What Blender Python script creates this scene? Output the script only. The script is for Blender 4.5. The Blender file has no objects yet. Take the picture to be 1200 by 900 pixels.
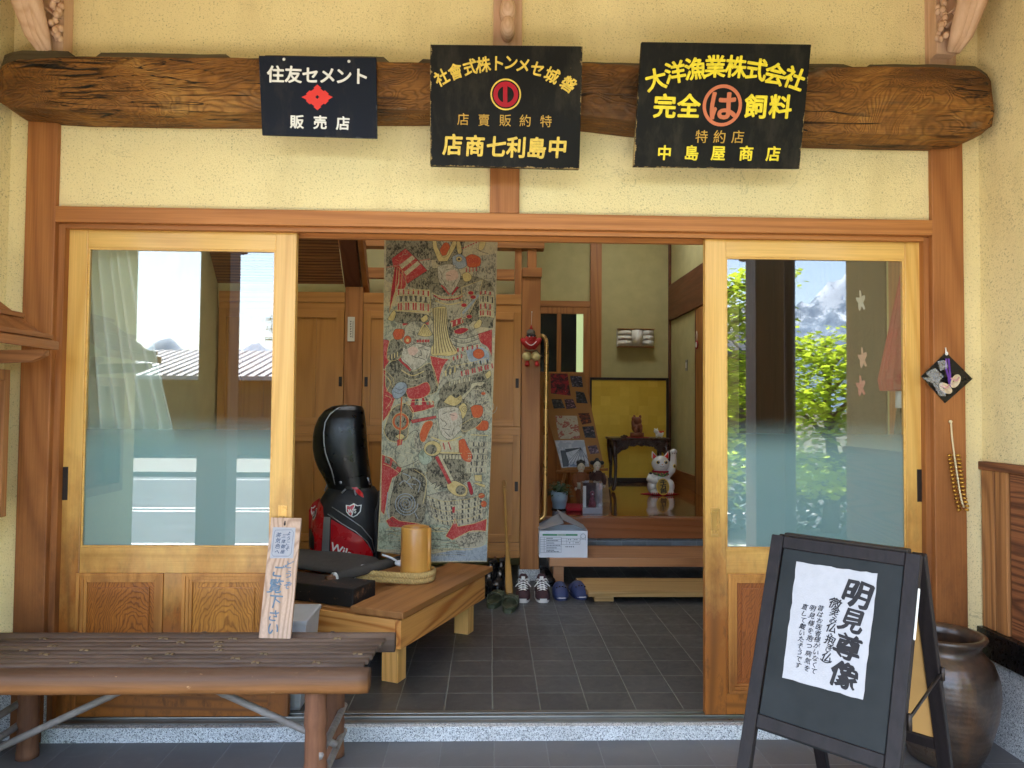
import bpy, bmesh, math, random
from mathutils import Vector as V, Matrix, Euler, noise
from mathutils.geometry import tessellate_polygon, delaunay_2d_cdt
S = bpy.context.scene
C = S.collection
random.seed(7)
R = math.radians

# ------------------------------------------------------------ camera, sky, sun, exposure
F, CAM = 840.0, V((0, -2.88, 1.309))
def cam_axes(yaw, pitch, roll):
    fw = V((math.sin(yaw)*math.cos(pitch), math.cos(yaw)*math.cos(pitch), math.sin(pitch)))
    rt = V((math.cos(yaw), -math.sin(yaw), 0)); up = rt.cross(fw)
    return (math.cos(roll)*rt + math.sin(roll)*up, -math.sin(roll)*rt + math.cos(roll)*up, fw)
CR, CU, CF = cam_axes(.0291, .0319, .0083)
cam = bpy.data.objects.new('camera', bpy.data.cameras.new('camera')); C.objects.link(cam)
cam.matrix_world = Matrix(((CR.x, CU.x, -CF.x, CAM.x), (CR.y, CU.y, -CF.y, CAM.y), (CR.z, CU.z, -CF.z, CAM.z), (0, 0, 0, 1)))
cam.data.sensor_width = 36; cam.data.lens = F/1200*36; cam.data.clip_end = 3000; cam.data.clip_start = .02
S.camera = cam
W = bpy.data.worlds.new('World'); S.world = W; W.use_nodes = True
SUN_EL, SUN_DIR = R(60), V((-.45, -.9, 0)).normalized()
nt = W.node_tree; sk = nt.nodes.new('ShaderNodeTexSky'); sk.sky_type = 'NISHITA'; sk.sun_disc = False
sk.sun_elevation = SUN_EL; sk.sun_rotation = math.atan2(SUN_DIR.x, SUN_DIR.y)
sk.dust_density = 1.6
bg = nt.nodes['Background']; nt.links.new(sk.outputs[0], bg.inputs[0]); bg.inputs[1].default_value = .13
sd = bpy.data.lights.new('sun', 'SUN'); sd.energy = 4.6; sd.angle = R(.5); sd.color = (1, .95, .88)
so = bpy.data.objects.new('sun', sd); C.objects.link(so)
so.rotation_euler = (-(SUN_DIR*math.cos(SUN_EL) + V((0, 0, math.sin(SUN_EL))))).to_track_quat('-Z', 'Y').to_euler()
S.view_settings.view_transform = 'Standard'; S.view_settings.look = 'None'; S.view_settings.gamma = 1
S.view_settings.exposure = 2.8
S.render.engine = 'CYCLES'
cy = S.cycles
cy.use_denoising = True; cy.max_bounces = 10; cy.diffuse_bounces = 6; cy.glossy_bounces = 4; cy.transmission_bounces = 6
cy.transparent_max_bounces = 12; cy.caustics_reflective = False; cy.caustics_refractive = False; cy.sample_clamp_indirect = 8

# ------------------------------------------------------------ measuring helpers
def ray(px, py): return CF + CR*((px-600)/F) - CU*((py-450)/F)
def pt(px, py, Y): d = ray(px, py); return CAM + d*((Y-CAM.y)/d.y)
def ptz(px, py, Z): d = ray(px, py); return CAM + d*((Z-CAM.z)/d.z)
def ptx(px, py, X): d = ray(px, py); return CAM + d*((X-CAM.x)/d.x)

# ------------------------------------------------------------ objects
ROOT = {}
def tag(o, label=None, cat=None, group=None, kind=None):
    if label: o['label'] = label
    if cat: o['category'] = cat
    if group: o['group'] = group
    if kind: o['kind'] = kind
    return o
def th(name, label, cat, loc=(0, 0, 0), rotz=0, group=None):
    o = bpy.data.objects.new(name, None); C.objects.link(o); o.empty_display_size = .1
    o.location = loc; o.rotation_euler = (0, 0, rotz); ROOT[o] = V(loc)
    return tag(o, label, cat, group)
def dup(o, parent=None):
    c = o.copy(); C.objects.link(c)
    if parent: c.parent = parent
    for ch in list(o.children): dup(ch, c)
    return c

class MB:
    def __init__(s): s.v = []; s.f = []; s.m = []; s.s = []
    def add(s, vs, fs, mi=0, sm=False, M=None):
        b = len(s.v)
        s.v += [(M @ V(p)) if M is not None else V(p) for p in vs]
        for k, f in enumerate(fs):
            s.f.append([b+i for i in f]); s.m.append(mi if isinstance(mi, int) else mi[k]); s.s.append(sm)
        return s
    def addbm(s, bm, mi=0, sm=False, M=None):
        bm.verts.index_update(); s.add([v.co.copy() for v in bm.verts], [[v.index for v in f.verts] for f in bm.faces], mi, sm, M); bm.free(); return s
    def box(s, x0, x1, y0, y1, z0, z1, bev=0, mi=0, M=None):
        if x0 > x1: x0, x1 = x1, x0
        if y0 > y1: y0, y1 = y1, y0
        if z0 > z1: z0, z1 = z1, z0
        vs = [(x, y, z) for x in (x0, x1) for y in (y0, y1) for z in (z0, z1)]
        fs = [(0, 1, 3, 2), (4, 6, 7, 5), (0, 4, 5, 1), (2, 3, 7, 6), (0, 2, 6, 4), (1, 5, 7, 3)]
        if not bev: return s.add(vs, fs, mi, False, M)
        bm = bmesh.new(); bv = [bm.verts.new(v) for v in vs]
        for f in fs: bm.faces.new([bv[i] for i in f])
        bmesh.ops.bevel(bm, geom=list(bm.edges), offset=bev, segments=2, affect='EDGES', profile=.6)
        return s.addbm(bm, mi, False, M)
    def tube(s, pts, r, n=8, mi=0, cap=True, sm=True, M=None):
        pts = [V(p) for p in pts]; m = len(pts); rs = r if isinstance(r, (list, tuple)) else [r]*m
        vs, fs = [], []; ref = None
        for i, p in enumerate(pts):
            t = (pts[min(i+1, m-1)] - pts[max(i-1, 0)]).normalized()
            if ref is None: ref = V((0, 0, 1)) if abs(t.z) < .9 else V((1, 0, 0))
            a = (ref - t*ref.dot(t)).normalized(); ref = a; b = t.cross(a)
            for k in range(n):
                w = 2*math.pi*k/n; vs.append(p + (a*math.cos(w) + b*math.sin(w))*rs[i])
        for i in range(m-1):
            for k in range(n): fs.append((i*n+k, i*n+(k+1) % n, (i+1)*n+(k+1) % n, (i+1)*n+k))
        if cap: fs += [tuple(range(n-1, -1, -1)), tuple(range((m-1)*n, m*n))]
        return s.add(vs, fs, mi, sm, M)
    def lathe(s, prof, c=(0, 0, 0), n=24, mi=0, sm=True, M=None, sx=1, sy=1):
        vs, fs = [], []; m = len(prof)
        for r, z in prof:
            for k in range(n):
                w = 2*math.pi*k/n; vs.append((c[0]+max(r, .0004)*math.cos(w)*sx, c[1]+max(r, .0004)*math.sin(w)*sy, c[2]+z))
        for i in range(m-1):
            for k in range(n): fs.append((i*n+k, i*n+(k+1) % n, (i+1)*n+(k+1) % n, (i+1)*n+k))
        fs += [tuple(range(n-1, -1, -1)), tuple(range((m-1)*n, m*n))]
        return s.add(vs, fs, mi, sm, M)
    def ell(s, c, r, rot=None, n=16, m=10, mi=0, sm=True):
        if not isinstance(r, (tuple, list)): r = (r, r, r)
        T = Matrix.Translation(V(c)) @ (Euler(rot).to_matrix().to_4x4() if rot else Matrix())
        prof = [(math.sin(math.pi*i/m), -math.cos(math.pi*i/m)) for i in range(m+1)]
        vs, fs = [], []
        for a, z in prof:
            for k in range(n):
                w = 2*math.pi*k/n; vs.append((max(a, .003)*math.cos(w)*r[0], max(a, .003)*math.sin(w)*r[1], z*r[2]))
        for i in range(m):
            for k in range(n): fs.append((i*n+k, i*n+(k+1) % n, (i+1)*n+(k+1) % n, (i+1)*n+k))
        fs += [tuple(range(n-1, -1, -1)), tuple(range(m*n, m*n+n))]
        return s.add(vs, fs, mi, sm, T)
    def loft(s, rings, mi=0, sm=True, cap=True, M=None):
        n = len(rings[0]); vs = [V(p) for r in rings for p in r]; fs = []
        for i in range(len(rings)-1):
            for k in range(n): fs.append((i*n+k, i*n+(k+1) % n, (i+1)*n+(k+1) % n, (i+1)*n+k))
        if cap: fs += [tuple(range(n-1, -1, -1)), tuple(range((len(rings)-1)*n, len(rings)*n))]
        return s.add(vs, fs, mi, sm, M)
    def poly(s, pts, mi=0, M=None):
        pts = [V(p) for p in pts]
        return s.add(pts, [tuple(t) for t in tessellate_polygon([pts])], mi, False, M)
    def prism(s, pts, ext, mi=0, M=None):                    # closed outline extruded by a vector
        pts = [V(p) for p in pts]; n = len(pts); e = V(ext); tr = [tuple(t) for t in tessellate_polygon([pts])]
        fs = tr + [tuple(i+n for i in reversed(t)) for t in tr] + [(i, (i+1) % n, (i+1) % n+n, i+n) for i in range(n)]
        return s.add(pts + [p+e for p in pts], fs, mi, False, M)
    def ribbon(s, pts, w, nrm=(0, -1, 0), mi=0, M=None):    # flat strip along a line
        pts = [V(p) for p in pts]; nrm = V(nrm); vs, fs = [], []; m = len(pts)
        for i, p in enumerate(pts):
            t = (pts[min(i+1, m-1)] - pts[max(i-1, 0)]).normalized(); b = t.cross(nrm).normalized()
            ww = (w[i] if isinstance(w, (list, tuple)) else w)/2
            vs += [p+b*ww, p-b*ww]
        for i in range(m-1): fs.append((2*i, 2*i+1, 2*i+3, 2*i+2))
        return s.add(vs, fs, mi, False, M)
    def build(s, name, mats, parent=None, local=False, fix=True, smooth_angle=None):
        off = V((0, 0, 0))
        if parent is not None and not local:
            p = parent
            while p.parent: p = p.parent
            off = ROOT.get(p, off)
        me = bpy.data.meshes.new(name)
        me.from_pydata([v-off for v in s.v], [], s.f)
        for m in (mats if isinstance(mats, (list, tuple)) else [mats]): me.materials.append(m)
        me.polygons.foreach_set('material_index', s.m); me.polygons.foreach_set('use_smooth', s.s)
        if fix:
            bm = bmesh.new(); bm.from_mesh(me); bmesh.ops.recalc_face_normals(bm, faces=bm.faces); bm.to_mesh(me); bm.free()
        me.update()
        o = bpy.data.objects.new(name, me); C.objects.link(o)
        if parent is not None: o.parent = parent
        return o

def remesh(mb, vox, smooth=4):
    """one continuous skin over the shapes of mb"""
    me = bpy.data.meshes.new('t'); me.from_pydata(mb.v, [], mb.f)
    bm = bmesh.new(); bm.from_mesh(me); bmesh.ops.recalc_face_normals(bm, faces=bm.faces); bm.to_mesh(me); bm.free()
    o = bpy.data.objects.new('t', me); C.objects.link(o)
    md = o.modifiers.new('r', 'REMESH'); md.mode = 'VOXEL'; md.voxel_size = vox
    if smooth: sm = o.modifiers.new('s', 'SMOOTH'); sm.iterations = smooth; sm.factor = .5
    dg = bpy.context.evaluated_depsgraph_get()
    m2 = bpy.data.meshes.new_from_object(o.evaluated_get(dg))
    r = MB(); r.add([v.co.copy() for v in m2.vertices], [list(p.vertices) for p in m2.polygons], 0, True)
    bpy.data.objects.remove(o); bpy.data.meshes.remove(me); bpy.data.meshes.remove(m2)
    return r

_tc = bpy.data.curves.new('type', 'FONT'); _to = bpy.data.objects.new('type', _tc)
def glyph(ch, bold=0, ext=0, shear=0):
    """(verts, faces) of writing, centred on its own box for one character, em = 1"""
    _tc.body = ch; _tc.size = 1; _tc.offset = bold; _tc.extrude = ext; _tc.shear = shear; _tc.resolution_u = 3
    m = _to.to_mesh(); vs = [v.co.copy() for v in m.vertices]; fs = [list(p.vertices) for p in m.polygons]; _to.to_mesh_clear()
    if len(ch) == 1: vs = [v - V((.5, .38, 0)) for v in vs]
    else:
        x0 = min(v.x for v in vs); x1 = max(v.x for v in vs); vs = [v - V(((x0+x1)/2, .36, 0)) for v in vs]
    return vs, fs
def put_text(mb, ch, M, size, bold=0, ext=0, sx=1, mi=0, shear=0, warp=None, brush=0):
    """writing as flat glyphs; a bolder hand is the same glyph laid several times a hair apart"""
    vs, fs = glyph(ch, 0, ext/size if size else 0, shear)
    n = 1 if bold < .002 else 8
    for k in range(n):
        dx, dy = (0, 0) if n == 1 else (bold*math.cos(k*.7854), bold*math.sin(k*.7854))
        if brush:                                              # flat brush held at an angle, unsteady hand
            q = (k/7-.5)*2*bold; dx, dy = q*.75, -q*.8
            sd = sum(map(ord, ch))*.37; vs_ = [V((v.x+brush*noise.noise(V((v.x*2.6+sd, v.y*2.6, .3))), v.y+brush*noise.noise(V((v.x*2.6, v.y*2.6+sd, 7.7))), v.z)) for v in vs]
        else: vs_ = vs
        out = [V(((v.x+dx)*size*sx, (v.y+dy)*size, v.z*size+k*.00004)) for v in vs_]
        if warp: out = [warp(v)-V((0, k*.00004, 0)) for v in out]
        mb.add(out, fs, mi, False, M)

def drape(mb, poly, front, off, mi=0, step=.012):
    """outline (x, z) laid on a curved front with a fine mesh"""
    ed = []; n = len(poly)
    for i in range(n):
        a, b = V(poly[i]), V(poly[(i+1) % n]); k = max(1, int((b-a).length/step))
        ed += [a+(b-a)*j/k for j in range(k)]
    xs = [p.x for p in ed]; ys = [p.y for p in ed]; inn = []
    def inside(p):
        c = False
        for i in range(n):
            x1, y1 = poly[i]; x2, y2 = poly[i-1]
            if (y1 > p.y) != (y2 > p.y) and p.x < (x2-x1)*(p.y-y1)/(y2-y1)+x1: c = not c
        return c
    x = min(xs)
    while x < max(xs):
        y = min(ys)
        while y < max(ys):
            p = V((x+.0003, y+.0002))
            if inside(p) and min((p-e).length for e in ed) > step*.5: inn.append(p)
            y += step
        x += step
    pts = ed+inn; ne = len(ed)
    vs, _, fs, _, _, _ = delaunay_2d_cdt([p.to_2d() if len(p) > 2 else p for p in pts], [(i, (i+1) % ne) for i in range(ne)], [], 1, 1e-6)
    mb.add([front(v.x, v.y, off) for v in vs], fs, mi, True)

# ------------------------------------------------------------ materials
def srgb(h):
    h = h.lstrip('#'); c = [int(h[i:i+2], 16)/255 for i in (0, 2, 4)]
    return tuple((x/12.92 if x <= .04045 else ((x+.055)/1.055)**2.4) for x in c) + (1,)
class NT:
    def __init__(s, name):
        s.m = bpy.data.materials.new(name); s.m.use_nodes = True; s.t = s.m.node_tree
        s.b = s.t.nodes['Principled BSDF']; s.out = s.t.nodes['Material Output']
    def n(s, typ, props=None, **inp):
        nd = s.t.nodes.new('ShaderNode'+typ)
        for k, v in (props or {}).items(): setattr(nd, k, v)
        for k, v in inp.items():
            k2 = int(k[1:]) if k[0] == '_' and k[1:].isdigit() else k.replace('_', ' ')
            s.set(nd.inputs[k2], v)
        return nd
    def set(s, sock, v):
        if isinstance(v, bpy.types.NodeSocket): s.t.links.new(v, sock)
        elif isinstance(v, bpy.types.Node): s.t.links.new(v.outputs[0], sock)
        else: sock.default_value = v
    def bs(s, **kw):
        for k, v in kw.items(): s.set(s.b.inputs[k.replace('_', ' ')], v)
        return s
    def math(s, op, a, b=0.0, clamp=False): return s.n('Math', dict(operation=op, use_clamp=clamp), _0=a, _1=b).outputs[0]
    def mix(s, f, a, b, mode='MIX'):
        nd = s.n('Mix', dict(data_type='RGBA', blend_type=mode)); s.set(nd.inputs[0], f); s.set(nd.inputs[6], a); s.set(nd.inputs[7], b); return nd.outputs[2]
    def ramp(s, f, stops):
        nd = s.n('ValToRGB'); s.set(nd.inputs[0], f); e = nd.color_ramp.elements
        while len(e) < len(stops): e.new(.5)
        for x, (p, c) in zip(e, stops): x.position = p; x.color = c if isinstance(c, (tuple, list)) else (c, c, c, 1)
        return nd.outputs[0]
    def coord(s, kind='Object', scale=(1, 1, 1), rnd=True):
        tc = s.n('TexCoord').outputs[kind]
        if rnd:
            oi = s.n('ObjectInfo').outputs['Random']
            tc = s.n('VectorMath', dict(operation='ADD'), _0=tc, _1=s.n('CombineXYZ', X=s.math('MULTIPLY', oi, 7.3), Y=s.math('MULTIPLY', oi, 3.1), Z=s.math('MULTIPLY', oi, 5.7)).outputs[0]).outputs[0]
        return s.n('Mapping', Vector=tc, Scale=scale).outputs[0]
    def noise(s, vec, scale=5, detail=4, rough=.55, dist=0): return s.n('TexNoise', Vector=vec, Scale=scale, Detail=detail, Roughness=rough, Distortion=dist).outputs[0]
    def bump(s, h, strength=.3, dist=.01): s.bs(Normal=s.n('Bump', Height=h, Strength=strength, Distance=dist).outputs[0]); return s

def plain(name, col, rough=.6, var=.15, metal=0, scale=6, bump=0, bscale=80, coat=0, **kw):
    t = NT(name); c = srgb(col) if isinstance(col, str) else tuple(col)+(1,)
    co = t.coord(); f = t.noise(co, scale, 5)
    dk = tuple(x*(1-var) for x in c[:3])+(1,); lt = tuple(min(1, x*(1+var)) for x in c[:3])+(1,)
    t.bs(Base_Color=t.ramp(f, [(.3, dk), (.7, lt)]), Roughness=t.ramp(t.noise(co, scale*2.3, 3), [(.3, max(0, rough-.08)), (.7, min(1, rough+.08))]), Metallic=metal)
    if coat: t.bs(Coat_Weight=coat, Coat_Roughness=.08)
    if bump: t.bump(t.noise(co, bscale, 3), bump, .004)
    for k, v in kw.items(): t.bs(**{k: v})
    return t.m

def wood(name, c1, c2, axis='Z', freq=34, big=2.2, rough=.5, dark=.35, fiber=.35, knots=0, bump=.12, coat=0, wear=None, tone=.25):
    """contour grain of stretched noise along one axis; c1 pale, c2 grain lines"""
    t = NT(name); st = {'X': (.07, 1, 1), 'Y': (1, .07, 1), 'Z': (1, 1, .07)}[axis]
    co = t.coord('Object', st)
    n = t.noise(co, big, 2, .5, .3)
    w = t.math('SINE', t.math('MULTIPLY', n, freq*7.0)); w = t.math('MULTIPLY_ADD', w, .5); w.node.inputs[2].default_value = .5
    w = t.math('POWER', w, 2.4)
    fs = {'X': (.02, 1, 1), 'Y': (1, .02, 1), 'Z': (1, 1, .02)}[axis]
    fb = t.noise(t.coord('Object', fs), 160, 4, .6)
    lo = t.noise(t.coord('Object', tuple(.3 + .7*(x == 1) for x in st)), 1.6, 3)
    a, b = srgb(c1), srgb(c2)
    col = t.mix(t.math('MULTIPLY', w, dark*2 if dark < .5 else 1.0, True), a, b)
    col = t.mix(t.ramp(fb, [(.35, 0.0), (.7, fiber)]), col, tuple(x*.55 for x in b[:3])+(1,))
    col = t.mix(t.ramp(lo, [(.3, 0.0), (.75, tone)]), col, tuple(x*.8 for x in b[:3])+(1,))
    if wear:                                                  # (z0, z1, colour): weathering that creeps up from the foot
        z = t.n('SeparateXYZ', Vector=t.n('TexCoord').outputs['Object']).outputs['Z']
        f = t.n('MapRange', Value=z, _1=wear[0], _2=wear[1], _3=1.0, _4=0.0).outputs[0]
        f = t.math('ADD', f, t.math('MULTIPLY', t.math('SUBTRACT', t.noise(t.coord('Object', (1, 1, .5)), 7, 6, .7), .5), .9))
        f = t.ramp(f, [(.2, 0.0), (.8, wear[3] if len(wear) > 3 else .9)])
        st = t.ramp(t.noise(t.coord('Object', (1, 1, .35)), 26, 6, .75), [(.47, 0.0), (.66, .9)])
        col = t.mix(f, col, t.mix(t.math('MAXIMUM', t.math('MULTIPLY', w, .7), st), srgb(wear[2]), tuple(x*.35 for x in srgb(wear[2])[:3])+(1,)))
    t.bs(Base_Color=col, Roughness=t.ramp(fb, [(.2, rough-.08), (.8, rough+.12)]))
    if coat: t.bs(Coat_Weight=coat, Coat_Roughness=.12)
    if bump: t.bump(t.math('ADD', fb, t.math('MULTIPLY', w, .5)), bump, .004)
    return t.m

def stucco(name, col, speck=.5):
    t = NT(name); co = t.coord(rnd=False); c = srgb(col)
    a = t.noise(co, 130, 3, .6); b = t.noise(co, 260, 2, .5); lo = t.noise(co, 1.3, 5, .6)
    base = t.mix(t.ramp(lo, [(.3, 0.0), (.72, .42)]), c, tuple(x*k for x, k in zip(c[:3], (.84, .8, .7)))+(1,))
    pit = t.math('MULTIPLY', t.ramp(a, [(.56, 0.0), (.66, 1.0)]), t.ramp(t.noise(co, 11, 3), [(.3, .25), (.7, 1.0)]))
    col2 = t.mix(t.math('MULTIPLY', pit, speck), base, tuple(x*.33 for x in c[:3])+(1,))
    col2 = t.mix(t.ramp(b, [(.3, .18), (.6, 0.0)]), col2, tuple(min(1, x*1.12) for x in c[:3])+(1,))
    sp = t.n('TexVoronoi', Vector=co, Scale=23).outputs['Distance']
    spot = t.math('MULTIPLY', t.ramp(sp, [(.045, 1.0), (.075, 0.0)]), t.ramp(t.noise(co, 3.1, 2), [(.56, 0.0), (.66, .8)]))
    col2 = t.mix(spot, col2, (.05, .035, .015, 1))
    gm = t.ramp(t.noise(t.coord('Object', (1, 1, .35), False), 2.1, 6, .75), [(.48, 0.0), (.75, .42)]); col2 = t.mix(gm, col2, tuple(x*k for x, k in zip(c[:3], (.6, .53, .42)))+(1,))
    hc = t.noise(co, 3.2, 6, .6, 1.0); hc = t.math('ABSOLUTE', t.math('SUBTRACT', hc, .5)); hc = t.math('MULTIPLY', t.ramp(hc, [(.0015, .55), (.004, 0.0)]), t.ramp(t.noise(co, 1.1, 2), [(.56, 0.0), (.62, 1.0)])); col2 = t.mix(hc, col2, tuple(x*.4 for x in c[:3])+(1,))
    t.bs(Base_Color=col2, Roughness=.92)
    t.bump(t.math('SUBTRACT', t.math('ADD', a, t.math('MULTIPLY', b, .4)), t.math('MULTIPLY', pit, .6)), .75, .006)
    return t.m

def granite(name, scale=1.0):
    t = NT(name); co = t.coord(rnd=False)
    v = t.n('TexVoronoi', Vector=co, Scale=330*scale).outputs['Color']
    g = t.n('SeparateColor', Color=v).outputs[0]
    c = t.ramp(g, [(.06, (.07, .08, .09, 1)), (.22, (.36, .4, .43, 1)), (.5, (.6, .63, .65, 1)), (.9, (.8, .82, .82, 1))])
    c = t.mix(t.ramp(t.noise(co, 5, 4), [(.35, 0.0), (.7, .35)]), c, (.25, .25, .24, 1))
    t.bs(Base_Color=c, Roughness=.6); t.bump(t.noise(co, 300, 2), .2, .002); return t.m

def tiles(name, col, grout, size=.2, off=(0, 0), rough=.4, plane='XY', grout_w=.004):
    t = NT(name); tc = t.n('TexCoord').outputs['Object']
    sp = t.n('SeparateXYZ', Vector=tc); a, b = sp.outputs['XYZ'.index(plane[0])], sp.outputs['XYZ'.index(plane[1])]
    def cell(x, o): return t.math('DIVIDE', t.math('SUBTRACT', x, o-50*size), size)
    ua, ub = cell(a, off[0]), cell(b, off[1])
    fa, fb = t.math('FRACT', ua), t.math('FRACT', ub)
    da = t.math('MINIMUM', fa, t.math('SUBTRACT', 1.0, fa)); db = t.math('MINIMUM', fb, t.math('SUBTRACT', 1.0, fb))
    d = t.math('MULTIPLY', t.math('MINIMUM', da, db), size)
    jit = t.math('MULTIPLY', t.math('SUBTRACT', t.noise(tc, 60, 2), .5), .0022)
    g = t.ramp(t.math('ADD', d, jit), [(grout_w*.5, 1.0), (grout_w*.5+.0012, 0.0)])
    idv = t.n('CombineXYZ', X=t.math('FLOOR', ua), Y=t.math('FLOOR', ub)).outputs[0]
    rnd = t.n('TexWhiteNoise', dict(noise_dimensions='3D'), Vector=idv).outputs['Value']
    c = srgb(col)
    lo = t.noise(tc, 5, 6, .65); fine = t.noise(t.n('VectorMath', dict(operation='ADD'), _0=tc, _1=t.n('VectorMath', dict(operation='SCALE'), _0=idv, Scale=3.7).outputs[0]).outputs[0], 14, 5, .65, 1.2)
    cc = t.mix(rnd, tuple(x*.82 for x in c[:3])+(1,), tuple(x*1.15 for x in c[:3])+(1,))
    cc = t.mix(t.ramp(fine, [(.45, 0.0), (.75, .3)]), cc, tuple(x*1.8 for x in c[:3])+(1,))
    cc = t.mix(t.ramp(lo, [(.45, 0.0), (.8, .35)]), cc, (.16, .15, .135, 1))
    sc = t.noise(t.n('Mapping', Vector=tc, Rotation=(0, 0, .6), Scale=(1, .12, 1)).outputs[0], 40, 4, .7); cc = t.mix(t.ramp(sc, [(.62, 0.0), (.72, .25)]), cc, (.22, .21, .2, 1))
    gt = t.noise(tc, 210, 2); cc = t.mix(t.ramp(gt, [(.74, 0.0), (.78, .5)]), cc, (.3, .28, .25, 1))
    cc = t.mix(g, cc, t.mix(t.noise(tc, 9, 4), tuple(x*.75 for x in srgb(grout)[:3])+(1,), srgb(grout)))
    t.bs(Base_Color=cc, Roughness=t.ramp(fine, [(.25, rough-.1), (.75, rough+.18)]))
    t.bump(t.math('SUBTRACT', t.math('MULTIPLY', fine, .35), g), .45, .003)
    return t.m
# ------------------------------------------------------------ materials of the place
M = {}
M['stucco'] = stucco('stucco', '#f1e0a9', .8)
M['wall_in'] = plain('interior_plaster', '#b7ad78', .9, .08, bump=.3, bscale=200)
M['post'] = wood('cedar_post', '#b0713a', '#8a4f20', 'Z', 26, 1.6, .55, .3, .4, wear=(.0, 1.5, '#76441b', .8))
M['beamX'] = wood('cedar_beam', '#c07e40', '#945724', 'X', 22, 1.8, .55, .3, .4)
M['inX'] = wood('inner_wood_x', '#b87a3e', '#8d5524', 'X', 24, 1.8, .5, .3, .25)
M['inY'] = wood('inner_wood_y', '#a86a34', '#7d491f', 'Y', 24, 1.8, .5, .3, .25)
M['inZ'] = wood('inner_wood_z', '#b87a3e', '#8d5524', 'Z', 24, 1.8, .5, .3, .25)
M['darkY'] = wood('dark_beam', '#6d3c20', '#54290f', 'Y', 18, 1.5, .5, .3, .2)
M['darkZ'] = wood('dark_boards', '#3a2417', '#24150c', 'Z', 18, 1.5, .5, .3, .2)
M['doorZ'] = wood('hinoki_stile', '#e6b864', '#cd963f', 'Z', 24, 1.5, .38, .25, .3, coat=.15, wear=(.25, 1.3, '#96561b', .97))
M['doorX'] = wood('hinoki_rail', '#e8bb66', '#cf9842', 'X', 24, 1.5, .38, .25, .3, coat=.15, wear=(.1, 1.2, '#9a591b', .97))
M['mould'] = wood('panel_moulding', '#cb8e44', '#955a20', 'Z', 20, 1.6, .4, .3, .3, wear=(.05, .75, '#85491a', .75))
M['cabZ'] = wood('cabinet_wood', '#c0853f', '#a06a2c', 'Z', 26, 1.4, .42, .22, .15, tone=.3)
M['cabX'] = wood('cabinet_rail', '#c68a46', '#a26a30', 'X', 26, 1.4, .42, .22, .15)
M['tabX'] = wood('table_apron', '#f0b062', '#bd6f2c', 'X', 34, 2.4, .45, .45, .2, bump=.08)
M['tabY'] = wood('table_side', '#e8a557', '#b06428', 'Y', 34, 2.4, .45, .45, .2, bump=.08)
M['tabZ'] = wood('table_leg', '#e8b266', '#c08842', 'Z', 30, 2.2, .45, .3, .2)
M['plank'] = wood('table_plank', '#a8733f', '#875628', 'Y', 20, 1.6, .5, .25, .2)
M['pale'] = wood('pale_cedar', '#d6b9a0', '#8f6d52', 'Z', 26, 3.0, .6, .28, .2, bump=.1)
M['wainX'] = wood('weathered_board', '#a5683e', '#5e351c', 'Y', 46, 2.6, .7, .5, .5, bump=.6)
M['wainZ'] = wood('weathered_strip', '#b87f48', '#80502a', 'Z', 30, 2.2, .65, .4, .4, bump=.3)
M['pillar'] = wood('porch_pillar', '#5d4433', '#3d2b20', 'Z', 24, 1.6, .6, .3, .3)
M['carved'] = wood('carved_keyaki', '#d6b294', '#b88e6c', 'Z', 20, 2.5, .7, .25, .15)
M['kam'] = wood('kamachi', '#a06237', '#7c4622', 'X', 22, 1.5, .3, .3, .2, coat=.3)
M['step'] = wood('step_board', '#c08a5c', '#94643e', 'X', 22, 1.5, .4, .3, .2, coat=.2)
M['slat'] = wood('low_step_board', '#c49f64', '#9c763e', 'X', 30, 2.0, .45, .35, .2)
M['hall'] = None
M['granite'] = granite('granite'); 
M['ptile'] = tiles('porch_tiles', '#59595b', '#727475', .203, (.024, -.2265), .38)
M['etile'] = tiles('entry_tiles', '#3f4041', '#828880', .2, (.018, .115), .36, grout_w=.005)
M['wtile'] = tiles('riser_tiles', '#84888a', '#a4a7a6', .2, (.05, .05), .35, 'XZ')
M['rail'] = plain('door_rail', '#8a8a86', .35, .12, metal=.9)
M['black'] = plain('black_lacquer', '#101012', .3, .25, scale=30)
M['dark'] = plain('dark_void', '#17130f', .9, .2)
M['iron'] = plain('dark_iron', '#37312d', .45, .2, metal=.7)
M['brass'] = plain('brass', '#c9a05c', .3, .12, metal=.6)
M['gold'] = plain('gold_paint', '#dcbc4a', .5, .22, scale=70)
M['yellow'] = plain('yellow_paint', '#e9d42c', .55, .16, scale=60)
M['white'] = plain('white_paint', '#e6e6e2', .5, .04)
M['redpaint'] = plain('red_paint', '#d8332c', .5, .06)
M['salmon'] = plain('salmon_paint', '#c8704a', .55, .06)
M['ink'] = plain('ink', '#16161c', .7, .2)
M['paper'] = plain('washi', '#a9abb0', .9, .05, scale=40, bump=.2, bscale=220)
M['cloth_red'] = plain('red_cloth', '#a31526', .9, .12, bump=.2, bscale=400)
M['orange'] = plain('orange_paint', '#e0592c', .6, .15)

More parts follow.
